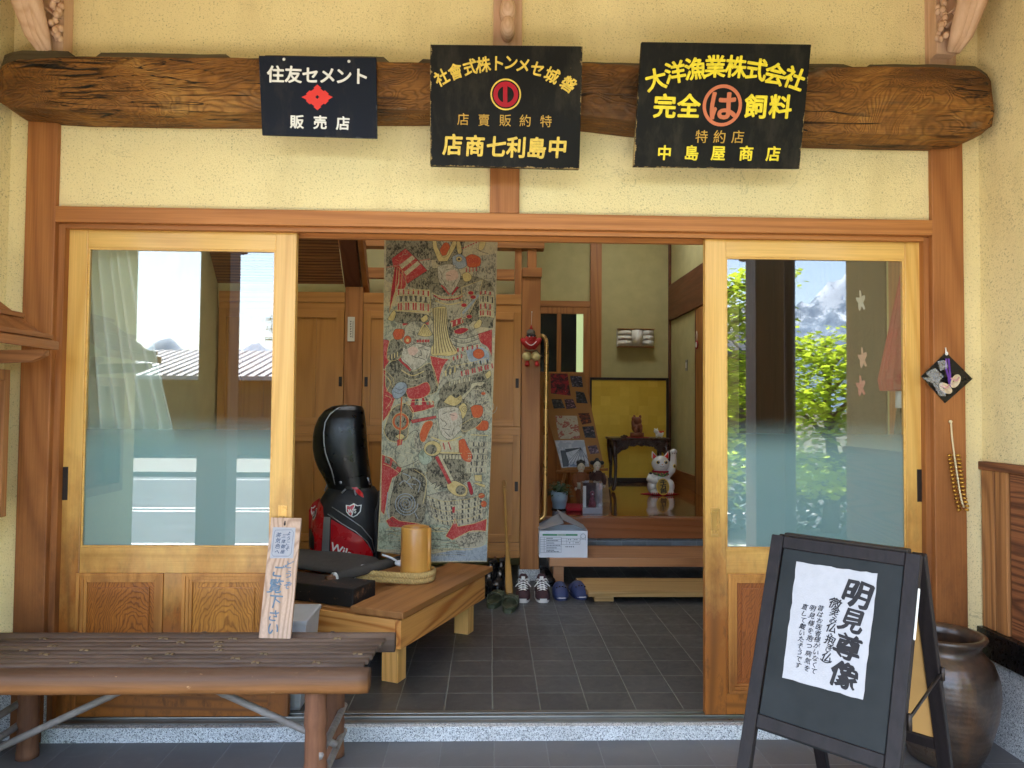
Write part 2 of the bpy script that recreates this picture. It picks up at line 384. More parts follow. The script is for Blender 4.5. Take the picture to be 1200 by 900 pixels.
# ring-grained door panels (grain rings centred under each panel)
def panel_wood(name, c1, c2, cx, cz, sc=1.0):
    t = NT(name); co = t.n('TexCoord').outputs['Generated']
    mp = t.n('Mapping', Vector=co, Location=(-cx, 0, -cz), Scale=(1.0, .01, .36)).outputs[0]
    nz = t.noise(co, 2.4, 3); wb = t.noise(co, 9, 2)
    d = t.n('VectorMath', dict(operation='LENGTH'), _0=mp).outputs['Value']
    d = t.math('ADD', d, t.math('MULTIPLY', nz, .22)); d = t.math('ADD', d, t.math('MULTIPLY', wb, .03))
    w = t.math('SINE', t.math('MULTIPLY', d, 270*sc)); w = t.math('MULTIPLY', t.math('ADD', w, 1.0), .5); w = t.math('POWER', w, 3.4)
    fb = t.noise(t.coord('Object', (1, 1, .03)), 170, 4, .6)
    c = t.mix(t.math('MULTIPLY', w, .7), srgb(c1), srgb(c2))
    c = t.mix(t.ramp(fb, [(.35, 0.0), (.75, .45)]), c, tuple(x*.5 for x in srgb(c2)[:3])+(1,))
    c = t.mix(t.ramp(t.noise(co, 3, 5, .7), [(.45, 0.0), (.75, .5)]), c, srgb('#6d3c17'))
    t.bs(Base_Color=c, Roughness=.38); t.bump(t.math('ADD', fb, w), .15, .003); return t.m
M['panelA'] = panel_wood('door_panel_dark', '#b06a26', '#5e2e0c', .72, -.35)
M['panelB'] = panel_wood('door_panel_pale', '#c68636', '#7c4614', .5, -.2, .8)
M['panelC'] = panel_wood('door_panel_red', '#a05a26', '#6f3a14', .9, -.9, 1.1)

# old log: rough hewn, dark, with cracks
def log_mat():
    t = NT('hewn_log'); O = lambda s: t.coord('Object', s, False)
    n = t.noise(O((.55, 1, 1)), 3.4, 3, .5, 1.4); w = t.math('SINE', t.math('MULTIPLY', n, 210)); w = t.math('POWER', t.math('MULTIPLY', t.math('ADD', w, 1), .5), 1.8)
    fb = t.noise(O((.05, 1, 1)), 75, 5, .65); lo = t.noise(O((.45, 1, 1)), 4.2, 6, .72, .8); big = t.noise(O((.8, 1, 1)), 1.7, 3)
    c = t.ramp(t.math('ADD', t.math('MULTIPLY', lo, .7), t.math('MULTIPLY', big, .3)), [(.33, srgb('#442e18')), (.45, srgb('#70481f')), (.56, srgb('#95642d')), (.68, srgb('#b5894a'))])
    c = t.mix(t.math('MULTIPLY', w, .45), c, srgb('#4a2b12'))
    c = t.mix(t.ramp(fb, [(.42, 0.0), (.72, .55)]), c, srgb('#30200f'))
    c = t.mix(t.ramp(t.noise(O((.35, 1, 1)), 8, 4, .6), [(.60, 0.0), (.72, .6)]), c, srgb('#6e6654'))
    def crack(sc, seed, wd, mask):
        k = t.noise(t.n('Mapping', Vector=O((.07, 1, 1)), Location=(seed, seed*2, 0)).outputs[0], sc, 4, .55, 1.2); k = t.math('ABSOLUTE', t.math('SUBTRACT', k, .5))
        return t.math('MULTIPLY', t.ramp(k, [(wd*.4, 1.0), (wd, 0.0)]), t.ramp(t.noise(t.n('Mapping', Vector=O((.7, 1, 1)), Location=(seed*3, 0, seed)).outputs[0], 2.6, 3), [(mask, 0.0), (mask+.07, 1.0)]))
    ck = t.math('MAXIMUM', crack(7, 1.3, .016, .52), crack(15, 4.1, .012, .5))
    c = t.mix(ck, c, (.006, .004, .002, 1))
    kv = t.n('TexVoronoi', Vector=O((.55, 0, 1)), Scale=2.6).outputs['Distance']; kn = t.ramp(kv, [(.02, 1.0), (.07, 0.0)]); c = t.mix(t.math('MULTIPLY', kn, .8), c, srgb('#2c190c'))
    adz = t.noise(O((1, 1, .6)), 13, 2)
    hgt = t.math('SUBTRACT', t.math('ADD', t.math('MULTIPLY', fb, .5), t.math('ADD', t.math('MULTIPLY', w, .25), t.math('MULTIPLY', adz, 1.3))), t.math('MULTIPLY', ck, 2.5))
    t.bs(Base_Color=c, Roughness=.62, Specular_IOR_Level=.3); t.bump(hgt, .6, .014); return t.m
M['log'] = log_mat()
M['logtop'] = wood('log_bark_face', '#5c5038', '#3c3424', 'X', 20, 2, .8, .3, .5, bump=.4)

def glass_mat(name, f0, tint=(1, 1, 1, 1)):
    t = NT(name); t.t.nodes.remove(t.b)
    tr = t.n('BsdfTransparent', Color=tint); gl = t.n('BsdfGlossy', Roughness=.0, Color=(1, 1, 1, 1))
    fc = t.n('LayerWeight', Blend=.5).outputs['Facing']
    f = t.math('ADD', t.math('MULTIPLY', t.math('POWER', fc, 5.0), 1-f0), f0, True)
    mx = t.n('MixShader', _0=f, _1=tr, _2=gl); t.t.links.new(mx.outputs[0], t.out.inputs[0]); return t.m
M['glass'] = glass_mat('window_glass', .105, (.97, .99, .98, 1))
def film_mat():
    t = NT('frosted_film'); t.t.nodes.remove(t.b)
    z = t.n('SeparateXYZ', Vector=t.n('TexCoord').outputs['Object']).outputs['Z']
    f = t.n('MapRange', dict(interpolation_type='SMOOTHSTEP'), Value=z, _1=1.10, _2=1.285, _3=.9, _4=0.0).outputs[0]
    df = t.n('BsdfDiffuse', Color=(.42, .70, .73, 1)); tl = t.n('BsdfTranslucent', Color=(.55, .72, .74, 1))
    mm = t.n('MixShader', _0=.5, _1=df, _2=tl); tr = t.n('BsdfTransparent')
    mx = t.n('MixShader', _0=f, _1=tr, _2=mm); t.t.links.new(mx.outputs[0], t.out.inputs[0]); return t.m
M['film'] = film_mat()

def hall_floor_mat():
    t = NT('hall_floor_boards'); tc = t.n('TexCoord').outputs['Object']
    rot = t.n('Mapping', Vector=tc, Rotation=(0, 0, R(38))).outputs[0]
    sp = t.n('SeparateXYZ', Vector=rot); x = t.math('DIVIDE', sp.outputs['X'], .16); fx = t.math('FRACT', t.math('ADD', x, 100.0))
    line = t.ramp(t.math('MINIMUM', fx, t.math('SUBTRACT', 1.0, fx)), [(.015, 1.0), (.035, 0.0)])
    rnd = t.n('TexWhiteNoise', dict(noise_dimensions='1D'), W=t.math('FLOOR', t.math('ADD', x, 100.0))).outputs['Value']
    c = t.mix(rnd, srgb('#6f3f1e'), srgb('#8a5228')); c = t.mix(line, c, srgb('#2a160a'))
    t.bs(Base_Color=c, Roughness=.12, Coat_Weight=.6, Coat_Roughness=.04); return t.m
M['hall'] = hall_floor_mat()
def weave_mat():
    t = NT('woven_ceiling'); tc = t.n('TexCoord').outputs['Generated']
    nz = t.noise(t.n('Mapping', Vector=tc, Scale=(1.2, 1, 60)).outputs[0], 1.0, 4, .6, .4)
    w = t.math('SINE', t.math('ADD', t.math('MULTIPLY', t.n('SeparateXYZ', Vector=tc).outputs['Z'], 230.0), t.math('MULTIPLY', nz, 9.0)))
    c = t.mix(t.math('MULTIPLY', t.math('ADD', w, 1.0), .5), srgb('#5a3115'), srgb('#a8703a'))
    c = t.mix(t.ramp(nz, [(.35, .6), (.7, 0.0)]), c, srgb('#6a3e1e'))
    t.bs(Base_Color=c, Roughness=.6); t.bump(w, .4, .004); return t.m
M['weave'] = weave_mat()
M['porch_ceil'] = wood('ceiling_board', '#f0dcb8', '#d8ba8c', 'Y', 24, 1.6, .6, .3, .2)
# ------------------------------------------------------------ the ground in front
def sheet(name, x0, x1, y0, y1, z, mat, n=1):
    mb = MB()
    for i in range(n):
        for j in range(n):
            a, b = x0+(x1-x0)*i/n, x0+(x1-x0)*(i+1)/n; c, d = y0+(y1-y0)*j/n, y0+(y1-y0)*(j+1)/n
            mb.add([(a, c, z), (b, c, z), (b, d, z), (a, d, z)], [(0, 1, 2, 3)])
    return mb.build(name, mat)
M['asph'] = plain('asphalt', '#4c4c4e', .9, .15, scale=3, bump=.4, bscale=150)
M['concrete'] = plain('concrete', '#c4bfb2', .9, .1, scale=1.2, bump=.2)
M['soil'] = plain('soil', '#5d5a44', .95, .3, scale=.6)
tag(sheet('ground', -900, 900, -1400, 200, -.22, M['soil']), kind='structure')
tag(sheet('road', -120, 120, -12.2, -4.3, -.2, M['asph']), kind='structure')
M['far_con'] = plain('far_concrete', '#7d7a72', .9, .12)
pf = MB().box(-1.92, 2.01, -2.75, 0, -.25, 0).build('porch_floor', M['ptile']); tag(pf, kind='structure')
pv = MB().box(-14, 14, -4.3, -2.752, -.25, -.11); tag(pv.build('pavement', M['concrete']), kind='structure')
pv = MB().box(-60, 60, -16.0, -12.2, -.25, -.1); tag(pv.build('far_pavement', M['far_con']), kind='structure')
mk = MB()
for y in (-4.9, -7.3, -7.6, -11.6):
    mk.add([(-60, y-.045, -.196), (60, y-.045, -.196), (60, y+.045, -.196), (-60, y+.045, -.196)], [(0, 1, 2, 3)])
tag(mk.build('road_markings', M['white']), kind='structure')
tag(sheet('entry_floor', -2.1, 2.05, .1, 2.86, .05, M['etile']), kind='structure')

# ------------------------------------------------------------ the house
house = th('house', 'yellow stucco house front with a heavy log beam, cedar posts and a wide sliding door', 'house')
XL, XR = -1.92, 2.01
def hp(name, mat, *boxes, bev=0, parent=house):
    mb = MB()
    for b in boxes: mb.box(*b, bev=bev)
    return mb.build(name, mat, parent)
hp('stucco_wall', M['stucco'], (XL-.12, XR+.12, 0, .12, 2.087, 3.35), (XL-.12, -1.845, 0, .12, .20, 2.087), (1.928, XR+.12, 0, .12, .20, 2.087))
hp('plinth', M['granite'], (XL-.12, -1.72, -.006, .12, -.02, .199)); hp('plinth', M['granite'], (1.80, XR+.1, -.006, .12, -.02, .199))
hp('wing_wall', M['stucco'], (XL-.12, XL, -.95, -.001, .2, 3.3))
hp('wing_wall', M['stucco'], (XR, XR+.12, -1.02, -.001, 1.105, 3.3))
hp('wing_plinth', M['granite'], (XL-.12, XL+.006, -.956, -.008, -.02, .199))
hp('wing_plinth', M['granite'], (XR-.012, XR+.12, -1.03, -.008, -.02, .325))
hp('base_sill', M['black'], (XR-.035, XR+.12, -1.035, -.002, .327, .44), bev=.004)
wn = hp('wainscot', M['wainX'], (XR-.004, XR+.12, -1.02, -.16, .4405, 1.07))
hp('wainscot_strip', M['wainZ'], (XR-.016, XR+.1, -.152, -.092, .441, 1.07), bev=.003)
hp('wainscot_strip', M['wainZ'], (XR-.016, XR+.1, -.084, -.012, .441, 1.07), bev=.003)
hp('wainscot_cap', M['wainX'], (XR-.022, XR+.12, -1.03, -.003, 1.0705, 1.104), bev=.004)
hp('granite_step', M['granite'], (-1.72, 1.80, -.028, .095, -.02, .056), bev=.003)
rl = MB()
rl.box(-1.72, 1.80, .001, .03, .0565, .062); rl.box(-1.72, 1.80, .034, .05, .0565, .070, bev=.002); rl.box(-1.72, 1.80, .054, .066, .0565, .064); rl.box(-1.72, 1.80, .070, .096, .0565, .068, bev=.002)
rl.build('door_track', M['rail'], house)
hp('side_facade', M['stucco'], (-7, XL-.121, -.9, -.78, .2, 3.0)); hp('side_facade', M['stucco'], (XR+.121, 7, -.9, -.78, .2, 3.0))
hp('side_plinth', M['granite'], (-7, XL-.121, -.91, -.77, -.25, .199)); hp('side_plinth', M['granite'], (XR+.121, 7, -.91, -.77, -.25, .199))
# posts
hp('post', M['post'], (-1.843, -1.725, -.022, .1, .0, 2.46), bev=.004)
hp('post_rebate', M['post'], (-1.7248, -1.700, .004, .1, .0565, 2.022))
hp('post', M['post'], (1.797, 1.928, -.022, .1, .0, 2.44), bev=.004)
hp('post_rebate', M['post'], (1.776, 1.7968, .004, .1, .0565, 2.022))
hp('king_post', M['post'], (-.012, .107, -.02, .1, 2.088, 2.46), bev=.004)
hp('upper_post', M['carved'], (-1.815, -1.69, -.03, .1, 2.70, 3.32), bev=.004)
hp('upper_post', M['carved'], (-.005, .112, -.03, .1, 2.70, 3.32), bev=.004)
hp('upper_post', M['carved'], (1.788, 1.90, -.03, .1, 2.64, 3.32), bev=.004)
hp('lintel', M['beamX'], (-1.7245, 1.7965, -.026, .1, 2.024, 2.0865), bev=.003)
hp('head_track', M['beamX'], (-1.70, 1.776, .002, .03, 2.006, 2.0235), (-1.70, 1.776, .074, .1, 1.998, 2.0235), (-1.70, 1.776, .031, .0735, 2.019, 2.0235))

# the hewn log across the front
def log_beam():
    top = [(0, 55), (90, 57), (300, 61), (440, 64), (500, 67), (690, 70), (830, 72), (940, 71), (1090, 72), (1145, 74), (1166, 80)]
    edg = [(0, 72), (90, 68), (300, 69), (440, 73), (500, 74), (690, 76), (830, 80), (940, 80), (1090, 80), (1145, 84), (1166, 90)]
    bot = [(0, 141), (90, 146), (210, 148), (300, 148), (440, 145), (500, 145), (600, 145), (690, 152), (740, 158), (830, 166), (940, 171), (1050, 174), (1120, 175), (1166, 170)]
    def ip(tb, x):
        for (a, b), (c, d) in zip(tb, tb[1:]):
            if a <= x <= c: return b+(d-b)*(x-a)/(c-a)
        return tb[0][1] if x < tb[0][0] else tb[-1][1]
    Y0 = -.125; n = 150; rings = []
    for i in range(n+1):
        px = -1 + 1162*i/n; X = pt(px, 110, Y0).x
        zt, ze, zb = pt(px, ip(top, px), Y0).z, pt(px, ip(edg, px), Y0).z, pt(px, ip(bot, px), -.035).z
        h = ze-zb; e = min(1, (i+.2)/4, (n-i+.2)/3)               # rounded ends
        def w(k, a=.006): return (noise.noise(V((X*2.3, k*1.7, 4.1)))*a*1.6 + noise.noise(V((X*11, k*3.1, 1.1)))*a*.9)
        notch = (84 < px < 112) or (268 < px < 302) or (452 < px < 490) or (991 < px < 1020)
        zt2 = zt-.022 if notch else zt
        cut = lambda d, k: max(0, 1-d/k)
        dl, dr = i*1170/n, (n-i)*1170/n                      # px from the ends: sawn corners
        zt2 -= h*.07*cut(dl, 22)+h*.05*cut(dr, 18); ze -= h*.10*cut(dl, 22)+h*.06*cut(dr, 14); zb += h*.14*cut(dl, 14)+h*.12*cut(dr, 24)
        h = ze-zb; y_ = 1-.10*cut(dl, 10)-.08*cut(dr, 10)
        prof = [(.0, zt2), (-.05, zt2+w(1, .003)), (-.112, zt2-.004+w(2, .003)), (-.132, ze+w(3, .004)), (-.137, ze-.008+w(3, .004)), (-.146+w(20, .005), ze-h*.33+w(5)), (-.147+w(20, .005), ze-h*.345+w(5)),
                (-.149+w(21, .005), ze-h*.70+w(25, .008)), (-.148+w(21, .005), ze-h*.715+w(25, .008)), (-.140+w(22, .005), ze-h*.93), (-.137+w(22), ze-h*.945), (-.116, zb+.010+w(6, .004)), (-.07, zb+.004+w(7, .003)), (0, zb+.004)]
        rings.append([(X, y*y_-.001, z) for y, z in prof])
    mb = MB(); mb.loft(rings, 0, False)
    nf = len(prof)
    for k in range(len(mb.f)):
        if k < n*nf: mb.m[k] = 1 if (k % nf) in (0, 1, 2) else 0
    o = mb.build('log_beam', [M['log'], M['logtop']], house); return o
log_beam()

# carved noses over the beam
def carved(px0, side, seed):
    rnd = random.Random(seed); mb = MB()
    base = pt(px0, 60, -.10)
    x, z = base.x, base.z
    # drooping fluted lobe ending in a lip, with a bunch of berries and leaf scrolls beside it
    for k, dx in enumerate((-.022, .0, .022)):
        mb.tube([(x+side*(.05+dx*.6), -.22-.015*k, z+.42), (x+side*(.035+dx), -.20-.01*k, z+.28), (x+side*(.025+dx), -.165-.006*k, z+.15), (x+side*(.012+dx*.9), -.125, z+.05), (x+side*(-.004+dx*.6), -.10, z-.005)], [.040, .036, .031, .026, .012], 10)
    for k in range(22):
        a = rnd.random(); mb.ell((x-side*(.030+.030*rnd.random()), -.085-.035*rnd.random(), z+.05+.18*a), (.012, .013, .014), n=8, m=6)
    for k in range(7):
        h = .05+.055*k; pts = [(x-side*(.008+.034*math.cos(t*.55+k)), -.085-.020*math.sin(t*.5), z+h+.026*math.sin(t*.6)) for t in range(10)]
        mb.tube(pts, [.010-.0008*t for t in range(10)], 6)
    mb.prism([(x-side*.055, -.075, z+.002), (x+side*.03, -.075, z+.002), (x+side*.05, -.075, z+.2), (x+side*.06, -.075, z+.42), (x-side*.055, -.075, z+.42)], (0, .05, 0))
    return mb.build('carved_nose', M['carved'], house)
carved(52, -1, 3); carved(1118, 1, 5)
cn = MB()
for k, (z0, w) in enumerate(((2.79, .030), (2.86, .034), (2.95, .038))): cn.ell((.053, -.06, z0+.03), (w, .05, .05), n=12, m=8)
cn.build('carved_nose', M['carved'], house)

# sliding doors
def px_x(px, y, Y): return pt(px, y, Y).x
def door(x0, x1, xg0, xg1, label, pans, lock, pull):
    YF, T = .034, .034
    zb, zt = .071, 2.012
    zg0, zg1 = .738, 1.936
    zr = .636
    d = MB()
    z_p0, z_p1 = .155, zr
    do = MB().box(x0, xg0, YF, YF+T, zb, zt, bev=.003).build('sliding_door', M['doorZ'], house)
    MB().box(xg1, x1, YF, YF+T, zb, zt, bev=.003).build('stile', M['doorZ'], do)
    for za, zc in ((zg1, zt-.001), (zr, zg0), (zb+.001, z_p0)): MB().box(xg0, xg1, YF+.002, YF+T-.002, za, zc, bev=.002).build('door_rail', M['doorX'], do)
    mids = [(pans[i][1]+pans[i+1][0])/2 for i in range(len(pans)-1)]
    mu = MB()
    edges = [xg0] + [v for p in pans for v in p] + [xg1]
    for i in range(0, len(edges), 2):
        if edges[i+1]-edges[i] > .004: MB().box(edges[i]+.0005, edges[i+1]-.0005, YF+.003, YF+T-.003, z_p0+.0005, zr-.0005, bev=.001).build('muntin', M['doorZ'], do)
    # bead round the glass
    b = MB()
    for (a, c, e, f) in ((xg0, xg0+.007, zg0, zg1), (xg1-.007, xg1, zg0, zg1), (xg0+.007, xg1-.007, zg1-.007, zg1), (xg0+.007, xg1-.007, zg0, zg0+.007)): b.box(a, c, YF+.005, YF+.012, e, f, bev=.001)
    b.build('glazing_bead', M['doorX'], do)
    g = MB().box(xg0+.001, xg1-.001, YF+.0125, YF+.0165, zg0+.001, zg1-.001); g.build('glass', M['glass'], do)
    fl = MB().add([(xg0+.002, YF+.019, zg0+.002), (xg1-.002, YF+.019, zg0+.002), (xg1-.002, YF+.019, zg1-.002), (xg0+.002, YF+.019, zg1-.002)], [(0, 1, 2, 3)])
    fl.build('frosted_film', M['film'], do)
    for i, (a, c) in enumerate(pans):
        m = MB()                                                   # stepped moulding round a raised panel
        for k, (o, y, w) in enumerate(((0, -.004, .013), (.013, .001, .013), (.026, .005, .012))):
            a2, c2, e2, f2 = a+o, c-o, z_p0+o, zr-o
            m.box(a2, a2+w, YF+y, YF+.025, e2, f2, bev=.002); m.box(c2-w, c2, YF+y, YF+.025, e2, f2, bev=.002)
            m.box(a2+w, c2-w, YF+y, YF+.025, f2-w, f2, bev=.002); m.box(a2+w, c2-w, YF+y, YF+.025, e2, e2+w, bev=.002)
        m.build('moulding', M['mould'], do)
        q = .038; p = MB(); p.box(a+q, c-q, YF+.014, YF+.022, z_p0+q, zr-q)
        p.box(a+q+.02, c-q-.02, YF+.008, YF+.0145, z_p0+q+.02, zr-q-.02, bev=.003)
        p.build('panel', M[pans_m[label][i]], do)
    lx, lz0, lz1 = lock
    h = MB(); h.box(lx-.012, lx+.012, YF-.002, YF+.004, lz0, lz1, bev=.001); h.box(lx-.008, lx+.008, YF-.003, YF-.001, (lz0+lz1)/2-.018, (lz0+lz1)/2+.018, bev=.001)
    h.build('lock_plate', M['iron'], do)
    hx, hz0, hz1 = pull
    h = MB()
    for (a, c, e, f) in ((hx-.018, hx-.010, hz0, hz1), (hx+.010, hx+.018, hz0, hz1), (hx-.010, hx+.010, hz0, hz0+.010), (hx-.010, hx+.010, hz1-.010, hz1)): h.box(a, c, YF-.003, YF+.004, e, f, bev=.001)
    h.box(hx-.010, hx+.010, YF-.0005, YF+.003, hz0+.010, hz1-.010)
    h.build('pull', M['brass'], do)
    return do
pans_m = {'L': ('panelA', 'panelB'), 'R': ('panelC', 'panelC')}
Yd = .034
X = lambda px, py: pt(px, py, Yd).x
door(X(69.5, 450), X(344.5, 450), X(98.5, 450), X(320, 450), 'L', [(X(88, 740), X(190, 740)), (X(212, 740), X(314, 740))],
     (X(76, 566), pt(76, 586, Yd).z, pt(76, 547, Yd).z), (X(331, 610), pt(331, 622, Yd).z, pt(331, 592, Yd).z))
door(X(826.5, 450), X(1087, 450), X(851, 450), X(1061.5, 450), 'R', [(X(853.5, 740), X(950, 740)), (X(972, 740), X(1062, 740))],
     (X(1078, 570), pt(1078, 588, Yd).z, pt(1078, 550, Yd).z), (X(838, 610), pt(838, 629, Yd).z, pt(838, 595, Yd).z))

# porch roof, pillars
rf = MB(); rf.prism([(-3.2, .1, 3.36), (-3.2, -3.05, 2.94), (-3.2, -3.05, 3.04), (-3.2, .1, 3.46)], (6.6, 0, 0)); rf.build('porch_ceiling', M['porch_ceil'], house)
for i in range(13):
    x = -2.9+.5*i; r = MB(); r.prism([(x, .0, 3.345), (x, -3.0, 2.945), (x, -3.0, 2.865), (x, .0, 3.265)], (.06, 0, 0)); r.build('rafter', M['porch_ceil'], house)
M['rooftile'] = plain('roof_tiles', '#4b4f55', .45, .2, scale=20)
rr = MB(); rr.prism([(-3.3, .2, 3.55), (-3.3, -3.12, 3.06), (-3.3, -3.12, 3.12), (-3.3, .2, 3.62)], (6.8, 0, 0))
for i in range(34): rr.tube([(-3.25+.2*i, .2, 3.62), (-3.25+.2*i, -3.13, 3.13)], .04, 8)
rr.build('roof', M['rooftile'], house)
for x in (-1.87, 1.92):
    p = MB().box(x-.1, x+.1, -2.1, -1.9, .0, 2.98, bev=.006); p.box(x-.14, x+.14, -2.14, -1.86, -.0, .09, bev=.01); p.build('porch_pillar', M['pillar'], house)
    b = MB(); b.box(x-.07, x+.07, -2.45, -1.6, 2.55, 2.74, bev=.02); b.box(x-.09, x+.09, -2.3, -1.75, 2.40, 2.56, bev=.03); b.build('bracket_arm', M['pillar'], house)
hp('porch_beam', M['pillar'], (-3.1, 3.2, -2.1, -1.9, 2.76, 2.96))
pl = MB().tube([(2.22, -2.3, -.1), (2.22, -2.3, 2.95)], .045, 12); pl.build('downpipe', M['iron'], house)

# interior shell
IW = M['wall_in']
hp('interior_wall', IW, (-2.12, -2.0, .121, 2.55, .0, 3.7))
hp('interior_wall', IW, (XR+.001, XR+.12, .121, .70, .0, 3.7))
hp('board_wall', M['darkZ'], (XR-.006, XR+.12, .701, 2.86, .0, 3.7))
hp('interior_wall', IW, (.36, 2.4, 5.72, 5.85, .4, 3.7))
hp('interior_wall', IW, (2.16, 2.28, 2.862, 5.719, .4, 3.7))
hp('interior_wall', IW, (.24, .36, 2.9, 5.719, .4, 3.7))
hp('interior_wall', IW, (-2.0, .24, 2.86, 2.98, .0, 3.7))
hp('interior_wall', M['stucco'], (-2.1, 2.13, .1205, .15, 2.09, 3.7))
t = NT('added_skylight_pane'); t.t.nodes.remove(t.b); t.t.links.new(t.n('BsdfTranslucent', Color=(.8, .82, .8, 1)).outputs[0], t.out.inputs[0])
SK = [(-1.5, .4, 1.0, 1.6), (.9, 1.9, 4.2, 4.8)]  # unseen ceiling panes, added to bring fill light into the dim interior
hp('interior_ceiling', M['inY'], (-2.2, 2.4, .1, 1.0, 3.7, 3.75), (-2.2, -1.5, 1.0, 1.6, 3.7, 3.75), (.4, 2.4, 1.0, 1.6, 3.7, 3.75), (-2.2, 2.4, 1.6, 4.2, 3.7, 3.75), (-2.2, .9, 4.2, 4.8, 3.7, 3.75), (1.9, 2.4, 4.2, 4.8, 3.7, 3.75), (-2.2, 2.4, 4.8, 5.9, 3.7, 3.75))
for a, b, c, d in SK: MB().add([(a, c, 3.72), (b, c, 3.72), (b, d, 3.72), (a, d, 3.72)], [(0, 1, 2, 3)]).build('added_skylight', t.m, house)
hp('riser', M['wtile'], (.36, XR, 2.82, 2.86, .05, .284))
hp('hall_floor', M['hall'], (.24, 2.4, 2.852, 5.72, .38, .444))
hp('hall_sill', M['kam'], (.30, XR, 2.75, 2.851, .284, .4445), bev=.004)
# hall back wall timbers
def fx(px, Y, py=450): return pt(px, py, Y).x
def fz(py, Y, px=600): return pt(px, py, Y).z
Yb = 5.715
hp('hall_post', M['inZ'], (fx(691, Yb), fx(704, Yb), Yb-.04, Yb+.01, .444, 3.69))
hp('hall_post', M['darkY'], (fx(783, Yb), fx(790, Yb), Yb-.05, Yb+.01, .444, 3.69))
hp('hall_rail', M['inX'], (.36, fx(691, Yb)-.001, Yb-.035, Yb+.01, fz(360, Yb, 660), fz(353, Yb, 660)))
hp('skirting', M['inX'], (fx(704, Yb)+.001, 2.159, Yb-.02, Yb+.01, .4445, .56))
gd = MB()
x0, x1, z0, z1 = .365, fx(691, Yb)-.002, .4445, fz(360, Yb, 660)-.002
gx0, gx1, gz0, gz1 = x0+.07, fx(683, Yb), fz(436, Yb, 660), fz(368, Yb, 660)
for (a, b, c, d) in ((x0, gx0, z0, z1), (gx1, x1, z0, z1), (gx0, gx1, gz1, z1), (gx0, gx1, z0, gz0), (fx(652, Yb), fx(657, Yb), gz0, gz1)): gd.box(a, b, Yb-.03, Yb+.01, c, d, bev=.002)
hd = gd.build('hall_door', M['inZ'], house)
MB().box(gx0, fx(675, Yb), Yb-.012, Yb-.008, gz0, gz1).build('glass', plain('dark_glass', '#1a2326', .1, .1), hd)
t = NT('lit_window'); t.bs(Base_Color=(.3, .4, .2, 1), Emission_Color=srgb('#a9b884'), Emission_Strength=.16)
MB().box(fx(675, Yb), gx1, Yb-.012, Yb-.008, gz0, gz1).build('lit_window', t.m, hd)
hp('side_beam', M['darkY'], (2.13, 2.17, 2.87, 5.67, fz(376, 5.67, 785), fz(335, 5.67, 785)))
hp('side_skirting', M['inY'], (2.14, 2.17, 4.6, 5.66, .4445, .60))
sdp = MB().box(2.10, 2.159, 3.6, 4.42, .4445, fz(362, 4.42, 815), bev=.003); sdp.build('hall_side_door', M['inZ'], house)
hp('door_jamb', M['darkY'], (2.12, 2.159, 4.421, 4.52, .4445, fz(362, 4.42, 815)))
# inner posts
Yp = 2.36
hp('inner_post', M['inZ'], (fx(611, Yp), fx(633, Yp), Yp, Yp+.13, .13, fz(325, Yp, 620)), bev=.003)
hp('post_stone', M['granite'], (fx(609.5, Yp), fx(634, Yp), Yp-.01, Yp+.14, .05, .1295), bev=.004)
hp('inner_post', M['inZ'], (fx(403, Yp), fx(424, Yp), Yp, Yp+.13, .06, fz(336, Yp, 413)), bev=.003)
hp('post_head', M['inX'], (fx(611, Yp)+.0, fx(634, Yp), Yp-.02, Yp+.15, fz(325, Yp, 620)+.001, fz(314, Yp, 620)), bev=.003)
hp('short_strut', M['inZ'], (fx(617.5, Yp), fx(628, Yp), Yp+.02, Yp+.12, fz(314, Yp, 620)+.001, fz(291, Yp, 620)), bev=.003)
hp('top_plate', M['inX'], (-2.0, fx(637, Yp), Yp+.0, Yp+.12, fz(291, Yp, 620)+.001, fz(272, Yp, 620)), bev=.003)
hp('rail_post', M['inZ'], (fx(602.5, Yp), fx(610.5, Yp), Yp+.03, Yp+.09, fz(356, Yp, 606), fz(291, Yp, 606)))
hp('transom_rail', M['inX'], (fx(425, Yp), fx(602, Yp), Yp+.04, Yp+.10, fz(325, Yp, 500), fz(313, Yp, 500)))
# sloped woven ceiling at the left with its rafters
sl = MB(); a, b = pt(349, 333, Yp+.02), pt(403, 333, Yp+.02)
sl.add([(-2.0, Yp+.02, a.z), (b.x, Yp+.02, b.z), (b.x, Yp-.52, b.z+.66), (-2.0, Yp-.52, a.z+.66)], [(0, 1, 2, 3)]); sl.build('woven_ceiling', M['weave'], house)
for (p0, p1, yy) in ((404, 423, 0), (425, 431, .015)):
    a, b = pt(p0, 335, Yp).x, pt(p1, 335, Yp).x; z = pt(p0, 335, Yp).z
    r = MB(); r.prism([(a, Yp+.13, z-.06), (a, Yp+.0, z+.001), (a, Yp-.6+yy, z+.73), (a, Yp-.5, z+.85)], (b-a, 0, 0)); r.build('sloped_rafter', M['darkY'] if not yy else M['inY'], house)
hp('upper_panel', IW, (-2.0, fx(403, Yp), Yp+.03, Yp+.06, fz(361, Yp, 380), fz(330, Yp, 380)))
# genkan right side posts seen through the glass
hp('side_post', M['inZ'], (XR-.012, XR+.02, .52, .66, .06, 2.6)); hp('side_post', M['inZ'], (XR-.012, XR+.02, .22, .40, .06, 2.6))
hp('ceiling_beam', M['inX'], (-2.0, 2.0, .16, .28, 2.55, 2.75))
